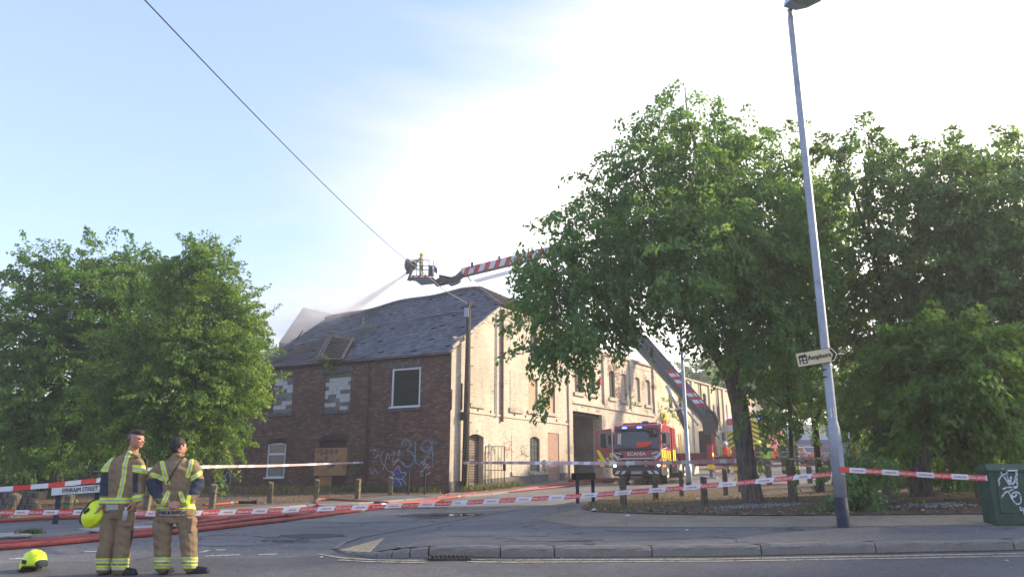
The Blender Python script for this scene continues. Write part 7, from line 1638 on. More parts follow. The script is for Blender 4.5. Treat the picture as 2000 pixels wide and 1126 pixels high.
def head(mb, c, f, s=1.0, up=(0,0,1)):
    """skull, jaw, nose, brow, lips, chin and ears; f is the direction the face looks"""
    f = Vector(f).normalized(); u = Vector(up).normalized(); r_ = f.cross(u).normalized(); u = r_.cross(f); c = Vector(c); M3 = Matrix((f, -r_, u)).transposed()
    E = lambda a, b, d_, rx, ry, rz: mb.ell(tuple(c+(f*a+r_*b+u*d_)*s), (rx*s,ry*s,rz*s), 16, rot=M3)
    E(-.015,0,.030,.098,.077,.088); E(.018,0,-.020,.078,.066,.085); E(.045,0,-.075,.042,.042,.032); E(.062,0,-.088,.022,.020,.018)
    E(.070,0,.018,.022,.050,.016); E(.088,0,-.012,.012,.011,.022); E(.103,0,-.024,.013,.012,.011); E(.086,0,-.050,.012,.022,.006); E(.084,0,-.060,.012,.019,.006)
    for q in (-1,1): E(.062,q*.036,-.022,.022,.022,.020); E(-.008,q*.077,-.010,.019,.007,.032); E(.0,q*.055,-.05,.05,.014,.04); E(.098,q*.011,-.028,.008,.007,.007)
    return f, r_, u
def helmet(name, loc, rot, parent=None, s=1.0, mat=None, label=None, sub=True):
    M = Matrix.Translation(loc) @ rot @ Matrix.Scale(s, 4); mat = mat or K_HELM
    m_ = MB(); n, k = 24, 12; V = []; F = []
    for i in range(k+1):
        t = (math.pi/2)*(i/k)
        for j in range(n):
            a = 2*math.pi*j/n; ca, sa = math.cos(a), math.sin(a); rr = math.cos(t)**.72 if i < k else .02
            ridge = .012*math.exp(-(sa*rr/.14)**2); x = .165*ca*rr - (.02 if ca < 0 else 0)*(1-i/k); y = .125*sa*rr; z = .155*math.sin(t)**.9 + ridge*math.sin(t) - (.075*(1-i/k)**2*(1 if ca < -.1 else .25*(1-ca)))
            V.append((x, y, z))
    F = [(i*n+j, i*n+(j+1)%n, (i+1)*n+(j+1)%n, (i+1)*n+j) for i in range(k) for j in range(n)]; F.append(tuple(range(k*n,(k+1)*n))); m_.add(V, F); m_.xf(M)
    root = m_.build(name, mat, parent, smooth=True); so_ = root.modifiers.new('shell', 'SOLIDIFY'); so_.thickness = .012*s; so_.offset = -1
    if sub:
        m_ = MB(); pts_ = []
        for j in range(25): a = 2*math.pi*j/24; pts_.append(((.168 if math.cos(a) > 0 else .188)*math.cos(a), .130*math.sin(a), -.008 - (.075 if math.cos(a) < -.1 else .02*(1-math.cos(a)))))
        m_.tube(pts_, .009, 6); m_.xf(M); m_.build('rim', M_CHAS, root)
        for q in (-1,1): m_ = MB(); m_.box((-.005,q*.127,.028), (.075,.018,.045)); m_.xf(M); m_.build('visor_pivot', M_CHAS, root, bevel=.006)
        m_ = MB(); m_.ell((.145,0,.025), (.035,.085,.045), 12); m_.xf(M); m_.build('front_badge_cover', K_NAVY, root, smooth=True)
        m_ = MB(); m_.tube([(-.03,.11,-.05),(-.02,.12,-.14),(.03,.09,-.18),(.05,.05,-.15)], .006, 6); m_.xf(M); m_.build('chin_strap', M_CHAS, root)
        for q in (-1,1): m_ = MB(); m_.tube([(-.15,q*.05,.09),(-.02,q*.065,.145),(.11,q*.055,.115)], .006, 6); m_.xf(M); m_.build('shell_ridge', mat, root)
    return root
BASE_Y = 10.1
# ===================== left foreground firefighter
Y1 = 10.1; J = lambda x, y, d=0.0: P(x, y, Y1+d); px2m = .0067
g1 = GY(232, Y1); dz1 = g1.z - P(232,1121,Y1).z
f1_ = thing('person', 'man firefighter in tan kit, dark cropped hair, head turned right, holding a yellow helmet', 'person', g1)
hc = J(267,858,.0); fd1 = Vector((.97,-.22,-.02))
skin = MB(); head(skin, hc, fd1, 1.02); cap(skin, [J(262,872,.02), J(256,890,.03)], [.062,.068])
stack(skin, [(J(234,990),.13,.10),(J(238,950),.13,.09),(J(246,905),.17,.10),(J(252,892),.10,.08)])
LS, LE, LW = J(216,905,.03), J(208,945,.02), J(204,984,-.06); RS, RE, RW = J(273,905,.02), J(272,945,.02), J(267,974,-.12)
for a, b, c in ((LS,LE,LW),(RS,RE,RW)): cap(skin, [a,b,c], [.05,.042,.030])
HL1, HR1 = J(220,992), J(246,992); KL, KR = J(209,1052,-.02), J(240,1052,-.02); AL, AR = J(201,1108,.0), J(233,1110,.0)
for a, b, c in ((HL1,KL,AL),(HR1,KR,AR)): cap(skin, [a,b,c], [.075,.055,.04])
hand(skin, RW+Vector((.0,-.0,-.01)), (-.25,-.05,-1), (-1,.1,0), 1.12, .75, -1)
hand(skin, LW+Vector((-.01,-.02,-.01)), (-.45,-.1,-1), (-.8,.2,.3), 1.08, .9, 1)
organic('body', skin, .0055, [K_SKIN, K_EYE, K_LIP, K_HAIR], f1_, paint=lambda c, n, cw: np.where(((np.abs(((cw-np.array(hc)) @ np.array((0,0,1)))-.004) < .007) & (((cw-np.array(hc)) @ np.array(fd1)) > .060) & (((cw-np.array(hc)) @ np.array(fd1)) < .084)), 3, np.where((np.abs(((cw-np.array(hc)) @ np.array((0,0,1)))+.056) < .010) & (((cw-np.array(hc)) @ np.array(fd1)) > .085), 2, 0)), smooth=2)
# hair: short dark top, clipped sides
E_ = lambda mb, c, f, a, b, d_, rx, ry, rz, s=1.0: mb.ell(tuple(Vector(c)+(f*a+f.cross(Vector((0,0,1))).normalized()*b+Vector((0,0,1))*d_)*s), (rx*s,ry*s,rz*s), 16, rot=Matrix((f, -f.cross(Vector((0,0,1))).normalized(), Vector((0,0,1)))).transposed())
fh = Vector((fd1.x,fd1.y,0)).normalized()
h_ = MB(); E_(h_, hc, fh, -.012,0,.066,.098,.072,.064,1.02); E_(h_, hc, fh, .045,0,.088,.048,.055,.030,1.02); organic('hair', h_, .008, [K_HAIR], f1_, smooth=2, wr=.0012, wsc=60)
h_ = MB(); E_(h_, hc, fh, -.034,0,.026,.085,.0775,.072,1.02); organic('clipped_sides', h_, .008, [K_STUB], f1_, smooth=1)
# jacket
jk = MB(); stack(jk, [(J(233,999,.0),.205,.150),(J(234,985),.205,.150),(J(237,960),.205,.150),(J(241,935),.222,.150),(J(245,912),.232,.145),(J(248,900,.01),.215,.130),(J(251,893,.01),.155,.105),(J(255,887,.02),.095,.085),(J(257,880,.02),.088,.082)])
cap(jk, [J(222,905,.02), J(211,920,.02), LE, LW+Vector((0,0,.03))], [.085,.085,.078,.064]); cap(jk, [J(266,905,.01), J(272,920,.0), RE+Vector((.0,0,0)), RW+Vector((0,0,.02))], [.095,.095,.085,.070])
cap(jk, [J(249,885,.07),J(262,884,.08),J(272,888,.04),J(273,892,-.03),J(265,890,-.09),J(255,884,-.10),J(249,881,-.03)], .022, 8)
def paint1(c, n, cw):
    x, y = topx(cw); back = n[:,1] < .35; m = np.zeros(len(c), int)
    arm = x > 259; arml = x < 211.5
    m[arm & (y > 923) & (y < 962) & (x < 269.5) & back & (y > 905)] = 1; m[arml & (y > 921) & (y < 968)] = 1
    band = (arm & (y > 906.5+.10*(x-262)) & (y < 921+.16*(x-262)) & (x > 259)) | (arml & (y > 902) & (y < 921)); m[band] = 2; m[(arm & (y > 911.5+.12*(x-262)) & (y < 916+.14*(x-262)) & (x > 259)) | (arml & (y > 909) & (y < 914))] = 3
    cf = arm & (y > 967-.20*(x-262)) & (y < 980-.20*(x-262)); m[cf] = 2; m[arm & (y > 971.5-.2*(x-262)) & (y < 976-.2*(x-262))] = 3
    hb_ = (x < 258.5) & (y > 971) & (y < 982); m[hb_] = 2; m[(x < 258.5) & (y > 975) & (y < 978.5)] = 3
    s = strip(x, y, [(253,883),(248,893),(244,906),(242,925),(238,950),(232,971)], 4.5) & back & (x < 259); m[s] = 2; m[strip(x, y, [(253,883),(248,893),(244,906),(242,925),(238,950),(232,971)], 1.9) & back] = 3
    s = strip(x, y, [(223,884),(215,897),(208,914)], 3.5) & back & (y < 915); m[s] = 2; m[strip(x, y, [(223,884),(215,897),(208,914)], 1.2) & back] = 3
    m[(x > 207) & (x < 230) & (y > 984) & (y < 995) & back] = 4
    m[(x > 259) & (x < 261) & (y > 906) & (y < 975) & back] = np.where(m[(x > 259) & (x < 261) & (y > 906) & (y < 975) & back] == 0, 5, m[(x > 259) & (x < 261) & (y > 906) & (y < 975) & back])
    return m
organic('jacket', jk, .0085, [K_TAN, K_NAVY, K_YEL, K_SIL, K_LAB, K_DK], f1_, paint1, 3, .008, 7)
tr = MB(); stack(tr, [(J(233,984),.165,.13),(J(233,992),.178,.14),(J(232,1004),.175,.13),(J(232,1012),.16,.12)])
cap(tr, [J(218,1002), J(212,1030,-.01), KL+Vector((.01,0,0)), J(204,1085), J(201,1106)], [.105,.103,.098,.100,.092]); cap(tr, [J(246,1002), J(244,1030,-.01), KR+Vector((.01,0,0)), J(237,1085), J(235,1109)], [.108,.108,.104,.102,.096])
tr.box(tuple(J(250,1012,-.10)), (.13,.05,.17)); 
def paintt(bands, side=None):
    def f(c, n, cw):
        x, y = topx(cw); m = np.zeros(len(c), int)
        for (a, b) in bands:
            m[(y > a) & (y < b)] = 1; q = (b-a)*.30; m[(y > a+q) & (y < b-q)] = 2
        if side: m[(x > side[0]+ (1056-y)*.06) & (y > side[1]) & (y < side[2])] = 3
        return m
    return f
organic('trousers', tr, .0085, [K_TAN, K_YEL, K_SIL, K_NAVY], f1_, paintt([(1089,1099.5),(1103,1112)], (254.5,1034,1078)), 3, .009, 6)
def boot(person, heel, ang, s=1.0):
    m_ = MB(); d = Vector((math.cos(ang), math.sin(ang), 0)); h = Vector(heel); cap(m_, [h+Vector((0,0,.15)), h+Vector((0,0,.05))], [.052,.048]); cap(m_, [h+Vector((0,0,.048)), h+d*.09+Vector((0,0,.046)), h+d*.17+Vector((0,0,.040))], [.045,.045,.038])
    m_.box(tuple(h+d*.075+Vector((0,0,.012))), (.27,.085,.024), Matrix.Rotation(ang,4,'Z')); organic('boot', m_, .010, [K_BOOT], person, smooth=2)
for x_, a_ in ((203,R(75)),(236,R(-8))): g = GY(x_, Y1); boot(f1_, g, a_)
# water bottle in pocket
wb = thing('water_bottle', 'small clear plastic bottle poking from the left firefighter\'s pocket', 'bottle', J(246,1000,-.16)); m_ = MB(); q = J(245,1001,-.16); m_.lathe(tuple(q), [(.028,-.09),(.03,.0),(.028,.02),(.012,.04),(.012,.055)], 12)
k = NT('clear_plastic'); k.b.inputs['Transmission Weight'].default_value = .7; K_CLR = k.set((.8,.85,.88), .12, 0, .5); m_.build('bottle_body', K_CLR, wb, smooth=True); m_ = MB(); m_.lathe(tuple(q), [(.014,.05),(.014,.07)], 10); m_.build('bottle_cap', M_TEXTW, wb)
zz_ = Vector((.38,-.62,-.68)).normalized(); xx_ = Vector((-.75,.1,-.60)); xx_ = (xx_-zz_*xx_.dot(zz_)).normalized(); HROT = Matrix((xx_, zz_.cross(xx_), zz_)).transposed().to_4x4()
hh1 = helmet('fire_helmet', J(185,1003,.02), HROT, None, 1.05)
tag(hh1, 'fluorescent yellow helmet dangling from the left firefighter\'s hand', 'helmet', 'fluorescent fire helmets')
gh = GY(64, 10.35); hh2 = helmet('fire_helmet', gh+Vector((0,0,.088)), Matrix.Rotation(R(-25),4,'Z') @ Matrix.Rotation(R(6),4,'Y'), None, 1.05)
tag(hh2, 'fluorescent yellow helmet lying on the road at the lower left', 'helmet', 'fluorescent fire helmets')
rd_ = thing('handheld_radio', 'black radio clipped on the chest of the left firefighter', 'radio', J(283,905,.1)); m_ = MB(); m_.box(tuple(J(283,905,.06)), (.06,.05,.12)); m_.build('radio_body', M_CHAS, rd_, bevel=.01); m_ = MB(); m_.tube([J(284,910,.06),J(287,925,.05),J(283,945,.06)], .016, 8); m_.build('curly_lead', M_CHAS, rd_)

# ===================== right foreground firefighter
Y2 = 10.1; g2 = GY(345, Y2)
f2_ = thing('person', 'woman firefighter in tan kit seen from behind, hands clasped behind her back', 'person', g2)
hc2 = J(350,871,.0); fd2 = Vector((.62,.78,-.02))
skin = MB(); head(skin, hc2, fd2, .95); cap(skin, [J(347,885,.0), J(346,898,.0)], [.052,.058]); stack(skin, [(J(343,1000),.13,.09),(J(344,950),.12,.08),(J(345,912),.16,.09),(J(346,902),.09,.07)])
L2 = [J(309,910,.0), J(300,945,-.03), J(331,983,-.19)]; R2 = [J(381,908,.0), J(387,942,-.03), J(351,984,-.20)]
for a in (L2, R2): cap(skin, a, [.045,.038,.028])
H2 = [[J(325,1005), J(317,1055,-.01), J(317,1105)], [J(362,1005), J(367,1055,-.01), J(371,1104)]]
for a in H2: cap(skin, a, [.075,.055,.04])
hand(skin, J(351,982,-.20), (-.75,-.15,-.35), (0,-1,-.3), .95, .35, -1, r=.0088); hand(skin, J(330,985,-.225), (.85,-.1,-.12), (0,1,-.2), .92, .9, 1)
organic('body', skin, .0055, [K_SKIN], f2_, smooth=2)
fh2 = Vector((fd2.x,fd2.y,0)).normalized()
h_ = MB(); E_(h_, hc2, fh2, -.022,0,.035,.100,.084,.096,.95); E_(h_, hc2, fh2, -.05,0,-.035,.055,.062,.060,.95); E_(h_, hc2, fh2, -.10,.0,-.002,.045,.045,.045,.95); h_.ell(tuple(J(337,868,-.05)), (.045,.045,.05), 12); organic('hair', h_, .0075, [K_HAIR], f2_, smooth=2, wr=.0035, wsc=45)
jk = MB(); stack(jk, [(J(343,1006,.0),.245,.165),(J(343,990),.240,.160),(J(344,965),.232,.155),(J(344,940),.235,.15),(J(345,917),.245,.145),(J(346,907,.01),.225,.125),(J(346,899,.01),.15,.10),(J(347,893,.0),.088,.08),(J(348,887,.0),.082,.076)])
cap(jk, [J(316,912,.0), J(305,925,.0), L2[1], J(310,968,-.10), J(322,979,-.16)], [.095,.090,.085,.075,.066]); cap(jk, [J(374,910,.0), J(383,925,.0), R2[1], J(378,962,-.10), J(360,979,-.17)], [.095,.090,.085,.075,.066])
cap(jk, [J(337,894,.02),J(341,890,-.05),J(350,889,-.07),J(359,892,-.04),J(362,894,.03)], .020, 8)
def paint2(c, n, cw):
    x, y = topx(cw); back = n[:,1] < .3; m = np.zeros(len(c), int)
    tors = (x > 318) & (x < 372)
    for pl_, w in (([(317,903),(321,922),(328,944)], 4.6),([(374,896),(372,910),(367,928)], 4.5)):
        m[strip(x, y, pl_, w) & back & (y < 945)] = 2; m[strip(x, y, pl_, w*.36) & back & (y < 945)] = 3
    hm_ = (y > 983.5) & (y < 993) & ((x < 322) | (x > 352) | True) & (cw[:,1] > Y2-.235) ; m[hm_] = 2; m[hm_ & (y > 986.5) & (y < 990)] = 3
    m[strip(x, y, [(369,969),(367,984)], 4) & back] = 2
    la = (x < 316) & (y > 921) | ((x < 334) & (y > 945) & (cw[:,1] < Y2-.10) & (y < 990)); ra = ((x > 375) & (y > 921)) | ((x > 352) & (y > 945) & (cw[:,1] < Y2-.10) & (y < 990))
    m[((x < 318) & (y > 934) & (y < 972)) | ((x > 368) & (y > 934) & (y < 966) & (x+ (y-934)*.25 > 376))] = 1
    for pl_, w in (([(297,926),(307,929),(317,934)], 4.4),([(391,923),(383,928),(374,934)], 4.4)):
        s = strip(x, y, pl_, w) & ((x < 319) | (x > 372)); m[s] = 2; m[strip(x, y, pl_, w*.35) & ((x < 319) | (x > 372))] = 3
    for pl_, w in (([(328,962),(318,984)], 4.6),([(353,963),(358,978)], 4.6)):
        s = strip(x, y, pl_, w) & (cw[:,1] < Y2-.10); m[s] = 2; m[strip(x, y, pl_, w*.36) & (cw[:,1] < Y2-.10)] = 3
    m[(x > 311) & (x < 362) & (y > 995) & (y < 1006) & back] = 4
    return m
organic('jacket', jk, .0085, [K_TAN, K_NAVY, K_YEL, K_SIL, K_LAB, K_DK], f2_, paint2, 3, .008, 7)
text('lettering', 'FIRE & RESCUE', .052, M_TEXTK, f2_, Matrix.Translation(J(336.5,1000.6,-.172)) @ RX, bold=.002, extr=.001)
m_ = MB(); m_.tube([J(364,893,.03),J(360,890,-.07),J(350,903,-.135),J(338,922,-.160),J(326,943,-.165)], .008, 6); m_.build('radio_strap', M_CHAS, f2_, smooth=True)
tr = MB(); stack(tr, [(J(343,996),.19,.14),(J(343,1005),.20,.145),(J(343,1014),.195,.14),(J(343,1020),.18,.13)])
cap(tr, [J(322,1012), J(319,1035,-.01), J(318,1055,-.01), J(318,1085), J(318,1103)], [.118,.112,.103,.100,.092]); cap(tr, [J(363,1012), J(366,1035,-.01), J(368,1055,-.01), J(370,1085), J(372,1101)], [.118,.112,.103,.100,.092])
tr.box(tuple(J(374,1024,-.05)), (.07,.14,.17)); tr.box(tuple(J(306,1024,-.05)), (.06,.14,.17))
organic('trousers', tr, .0085, [K_TAN, K_YEL, K_SIL, K_NAVY], f2_, paintt([(1087,1096.5),(1100,1109)]), 3, .009, 6)
for x_, a_ in ((320,R(85)),(374,R(6))): boot(f2_, GY(x_, Y2), a_)

# ===================== people further away
def figure(px, Y, label, yaw, top, legs, helm=None, hair=K_HAIR, H=1.76, arms='down', vest=None, base=None, lean=0, voxel=.018, panel=None):
    b = base if base is not None else GY(px, Y); t = thing('person', label, 'person', b, yaw); M = mw(t); s = H/1.76
    q = lambda x, y, z: M @ Vector((x*s, y*s+lean*z, z*s)); sk = MB(); fdir = (M.to_3x3() @ Vector((0,1,0)))
    head(sk, q(0,.02,1.63), fdir, s); cap(sk, [q(0,0,1.54), q(0,0,1.44)], [.055,.06]); stack(sk, [(q(0,0,.95),.14,.1,yaw),(q(0,0,1.2),.13,.1,yaw),(q(0,0,1.42),.16,.09,yaw)])
    for sd in (-1, 1):
        cap(sk, [q(sd*.10,0,.9), q(sd*.11,.02,.5), q(sd*.12,0,.1)], [.075,.055,.04])
        if arms == 'down': A_ = [q(sd*.20,0,1.40), q(sd*.27,-.02,1.12), q(sd*.25,.10,.86)]
        elif arms == 'front': A_ = [q(sd*.20,0,1.40), q(sd*.26,.05,1.14), q(sd*.12,.30,1.10)]
        else: A_ = [q(sd*.20,0,1.40), q(sd*.30,.14,1.18), q(sd*.16,.42,1.22)]
        cap(sk, A_, [.045,.04,.03]); hd_ = (A_[2]-A_[1]).normalized(); hand(sk, A_[2]+hd_*.02, hd_, M.to_3x3() @ Vector((-sd,0,0)), s, .5, sd)
        jA = A_
        if sd == -1: jl = A_
        else: jr = A_
    organic('body', sk, .011, [K_SKIN], t, smooth=2)
    jk = MB(); stack(jk, [(q(0,0,.80),.20,.14,yaw),(q(0,0,1.0),.195,.135,yaw),(q(0,0,1.25),.205,.14,yaw),(q(0,0,1.40),.21,.12,yaw),(q(0,0,1.47),.13,.09,yaw),(q(0,0,1.52),.08,.075,yaw)])
    for A_ in (jl, jr): cap(jk, [A_[0], A_[1], A_[2].lerp(A_[1], .12)], [.08,.075,.06])
    z0 = b.z
    def pt_(c, n, cw):
        z = (cw[:,2]-z0)/s; m = np.zeros(len(c), int); m[(z > .87) & (z < .92)] = 2 if top is K_DK else 1; m[(z > 1.13) & (z < 1.17)] = 2 if top is K_DK else 1
        if vest is not None: m[(z > .9) & (np.hypot(cw[:,0]-b.x, cw[:,1]-b.y) < .24*s)] = 3; m[(z > 1.1) & (z < 1.14)] = 2
        if panel is not None: m[(z > 1.20) & (z < 1.40) & (n[:,1] < -.2)] = 3
        return m
    organic('jacket', jk, voxel, [top, K_YEL, K_SIL, vest or panel or top], t, pt_, 3, .004, 12)
    tr = MB(); stack(tr, [(q(0,0,.98),.16,.12,yaw),(q(0,0,.86),.17,.125,yaw),(q(0,0,.78),.16,.12,yaw)])
    for sd in (-1, 1): cap(tr, [q(sd*.09,0,.82), q(sd*.11,.02,.48), q(sd*.12,0,.12)], [.10,.09,.085])
    organic('trousers', tr, voxel, [legs, K_YEL, K_SIL], t, lambda c, n, cw: np.where((((cw[:,2]-z0)/s > .22) & ((cw[:,2]-z0)/s < .27)) | (((cw[:,2]-z0)/s > .32) & ((cw[:,2]-z0)/s < .37)), 1, 0), 3, .004, 12)
    for sd in (-1, 1):
        m_ = MB(); cap(m_, [q(sd*.12,-.02,.06), q(sd*.12,.16,.05)], [.055,.045]); organic('boot', m_, .014, [K_BOOT], t, smooth=1)
    if helm: helmet('worn_helmet', q(0,.0,1.665), Matrix.Rotation(yaw+R(90),4,'Z'), t, 1.0*s, helm, sub=False)
    else: m_ = MB(); m_.ell(tuple(q(0,-.02,1.67)), (.088*s,.10*s,.095*s), 12); organic('hair', m_, .014, [hair], t, smooth=1)
    return t
figure(1420, 46, 'person in white helmet and orange hi-vis vest behind the extended outrigger beam', R(10), K_HIV, K_DK, K_HELW, vest=K_ORA)
figure(1486, 45, 'person in yellow helmet and dark kit just left of the hi-vis coat wearer', R(-60), K_DK, K_DK, K_HELM, arms='front')
pv = figure(1500, 43, 'person in lime hi-vis coat with dark blue back panel beyond the big trunk', R(0), K_HIV, K_NAVY, None, panel=K_BLU, H=1.8)
figure(1533, 43, 'person in yellow helmet and dark khaki fire kit turned to the right', R(-75), K_DK, K_DK, K_HELM, arms='front')
figure(1560, 43, 'bareheaded person in dark khaki fire kit gesturing toward the yellow helmet wearer', R(70), K_DK, K_DK, None, hairmat('brown_hair', (.05,.025,.015)), arms='reach')
figure(820, CY_, 'firefighter in yellow helmet standing in the raised platform cage aiming the water jet', R(80), K_TAN, K_NAVY, K_HELM, arms='reach', base=K(822,541,0), H=1.85)
bake_pending()
# ------------------------------------------------------------------ smoke and water
def volmat(name, col, dens, kind, nscale, lo=.35, hi=.7, stretch=(1,1,1)):
    m = bpy.data.materials.new(name); m.use_nodes = True; t = m.node_tree; t.nodes.clear(); o = t.nodes.new('ShaderNodeOutputMaterial'); v = t.nodes.new('ShaderNodeVolumePrincipled'); t.links.new(v.outputs[0], o.inputs['Volume'])
    v.inputs['Color'].default_value = (*col, 1); v.inputs['Anisotropy'].default_value = .35
    if kind == 'even': v.inputs['Density'].default_value = dens; return m
    tc_ = t.nodes.new('ShaderNodeTexCoord'); mp_ = t.nodes.new('ShaderNodeMapping'); mp_.inputs['Scale'].default_value = stretch; t.links.new(tc_.outputs['Object'], mp_.inputs[0])
    n = t.nodes.new('ShaderNodeTexNoise'); n.inputs['Scale'].default_value = nscale; n.inputs['Detail'].default_value = 5; t.links.new(mp_.outputs[0], n.inputs['Vector'])
    r = t.nodes.new('ShaderNodeMapRange'); r.inputs[1].default_value = lo; r.inputs[2].default_value = hi; t.links.new(n.outputs[0], r.inputs[0])
    def mth(op, a, b, c=False):
        x = t.nodes.new('ShaderNodeMath'); x.operation = op; x.use_clamp = c
        for i, q in ((0, a), (1, b)):
            if isinstance(q, bpy.types.NodeSocket): t.links.new(q, x.inputs[i])
            else: x.inputs[i].default_value = q
        return x.outputs[0]
    if kind == 'puff':
        l = t.nodes.new('ShaderNodeVectorMath'); l.operation = 'LENGTH'; t.links.new(tc_.outputs['Object'], l.inputs[0]); f = mth('SUBTRACT', 1.0, l.outputs['Value'], True); f = mth('POWER', f, .9)
    else:
        s = t.nodes.new('ShaderNodeSeparateXYZ'); t.links.new(tc_.outputs['Object'], s.inputs[0]); rr = mth('SQRT', mth('ADD', mth('MULTIPLY', s.outputs[0], s.outputs[0]), mth('MULTIPLY', s.outputs[1], s.outputs[1])), 0)
        R_ = mth('ADD', mth('MULTIPLY', s.outputs[2], kind[1]-kind[0]), kind[0]); f = mth('SUBTRACT', 1.0, mth('DIVIDE', rr, R_), True); f = mth('DIVIDE', f, mth('MULTIPLY', R_, 1.0)); f = mth('MULTIPLY', f, kind[0])
    t.links.new(mth('MULTIPLY', mth('MULTIPLY', f, r.outputs[0]), dens), v.inputs['Density']); return m
def puff(label, c, rad, dens, col=(.80,.80,.80), ns=2.2, lo=.35):
    m_ = MB(); m_.ell((0,0,0), (1,1,1), 24); o = m_.build('smoke', volmat('smoke_vapour', col, dens, 'puff', ns, lo)); o.location = c; o.scale = rad; o['kind'] = 'stuff'; tag(o, label, 'smoke'); return o
puff('pale grey smoke drifting over the far end of the slate roof', P(610,625,45), (4.6,3.2,2.1), .6)
puff('thin smoke veil hanging left of the grey gabled roof', P(550,590,46), (5.5,3.0,3.6), .12, ns=1.4, lo=.3)
puff('dense steam where the water jet strikes the ridge', P(660,618,43), (2.4,2.0,1.1), .9)
ja, jb = K(794,534,-.3), P(676,613,44.5); jd = jb-ja; L = jd.length; m_ = MB(); r0, r1 = .09, .42; m_.lathe((0,0,0), [(r0,0),(r0+(r1-r0)*.5,L*.5),(r1,L)], 20)
vm = volmat('water_spray', (.74,.70,.68), 8.0, (r0/1.0, r0), 1.3, .15, .6, (3,3,.25))
# jet cone in its own frame (z along the jet, in units of its length)
m_ = MB(); m_.lathe((0,0,0), [(r0,0),(r0+(r1-r0)*.25,.25),(r0+(r1-r0)*.5,.5),(r0+(r1-r0)*.75,.75),(r1,1.0)], 20); bpy.data.materials.remove(vm)
jet = m_.build('water_jet', volmat('water_spray', (.62,.58,.56), 14.0, (r0, r1), 2.2, .1, .6, (2,2,4))); jet.rotation_euler = jd.to_track_quat('Z','Y').to_euler(); jet.location = ja; jet.scale = (1,1,L); jet['kind'] = 'stuff'; tag(jet, 'narrow water jet arcing from the raised platform down onto the smoking roof', 'water jet')
hz = MB(); hz.bx(-930,930,-230,1530,-4.2 if GV([[0,-30]])[0] > -3 else -6,19.5); hzo = hz.build('haze', volmat('thin_haze', (.93,.95,1.0), 0.0014, 'even', 1)); hzo['kind'] = 'stuff'

# ------------------------------------------------------------------ litter, leaves, weeds
rng = np.random.default_rng(4)
def scatter(name, label_cat, poly, n, size, mats, off=UPS+.006, flatness=.35, aspect=.6, props=None, dens=None):
    px_ = np.array([p[0] for p in poly]); py_ = np.array([p[1] for p in poly]); X = rng.uniform(px_.min(), px_.max(), n*3); Y = rng.uniform(py_.min(), py_.max(), n*3)
    ins = inpoly(X, Y, list(zip(px_, py_))); X, Y = X[ins][:n], Y[ins][:n]
    if dens is not None: k_ = rng.random(len(X)) < dens(X, Y); X, Y = X[k_], Y[k_]
    Z = GV(np.column_stack([X, Y])) + off; N = len(X); c = np.column_stack([X, Y, Z]); a = rng.uniform(0, 6.28, N); s = size*(.5+rng.random(N))[:,None]
    ax = np.column_stack([np.cos(a), np.sin(a), rng.normal(0, flatness, N)]); sd = np.column_stack([-np.sin(a), np.cos(a), rng.normal(0, flatness, N)])
    V = np.stack([c-ax*s*.5, c+sd*s*aspect*.5, c+ax*s*.5, c-sd*s*aspect*.5], 1); V[:,:,2] = np.maximum(V[:,:,2], Z[:,None]+.002); V = V.reshape(-1,3)
    o = fastmesh(name, V, np.arange(N*4).reshape(-1,4), mats, None, dict(kind='stuff')); tag(o, *label_cat); return o
k = NT('dry_leaf_litter'); K_LITTER = k.set(k.ramp(k.island(), [(0,(.12,.075,.045)),(.3,(.26,.16,.08)),(.6,(.40,.27,.15)),(.8,(.18,.13,.09)),(1,(.50,.40,.28))]), .9, 0, .1)
soil_poly = [(p.x, p.y) for p in soil]
fr_ = lambda X, Y: np.clip(1.15 - dist_line(np.column_stack([X, Y]), soil_f)/3.2, .14, 1)
scatter('fallen_leaves', ('brown fallen leaves strewn over the soil under the right-hand trees','leaves'), soil_poly, 22000, .068, K_LITTER, dens=fr_)
scatter('fallen_leaves', ('few dry leaves blown over the sandy strip and tarmac','leaves'), [(p.x,p.y) for p in sand_edge_f + soil_f[::-1]], 700, .035, K_LITTER, UPS+.0)
k = NT('pale_grit'); K_GRIT = k.set(k.ramp(k.island(), [(0,(.14,.14,.13)),(.6,(.28,.28,.265)),(1,(.42,.42,.40))]), .9, 0, .1)
tr_c = GP(1474,988,UPS)
gp_ = [(tr_c.x+1.05*math.cos(a)*(1+.15*math.sin(3*a)), tr_c.y-.1+.95*math.sin(a)) for a in np.linspace(0, 6.28, 24)]
C = []; D = []
for i in range(1100):
    a, r = random.uniform(0, 6.28), math.sqrt(random.random()); x, y = tr_c.x+random.gauss(0,.42), tr_c.y-.1+random.gauss(0,.36)
    if math.hypot(x-tr_c.x, y-tr_c.y) < .26: continue
    s_ = random.uniform(.014,.034); C.append((x, y, G(x,y)+UPS+.012)); D.append((s_, s_*.8, s_*.7))
gv = boxes_mesh('gravel', C, D, K_GRIT, None, None, dict(kind='stuff')); tag(gv, 'ring of pale grey gravel around the foot of the big trunk', 'gravel')
tr2 = GP(1806,986,UPS); C = []; D = []
for i in range(260): x, y = tr2.x+random.gauss(0,.4), tr2.y-.15+random.gauss(0,.25); s_ = random.uniform(.018,.04); C.append((x,y,G(x,y)+UPS+.012)); D.append((s_,s_,s_*.7))
gv = boxes_mesh('gravel', C, D, K_GRIT, None, None, dict(kind='stuff')); tag(gv, 'scatter of pale grit by the dark twin trunk near the cabinet', 'gravel')
mouth = [(p.x,p.y) for p in px2([(660,1066),(900,1012),(1100,975),(1150,962),(900,970),(640,1000),(420,1040),(60,1075)])]
scatter('grit', ('loose pale grit and chips scattered over the worn side street','grit'), mouth, 1500, .022, K_GRIT, .004, .3, .8)
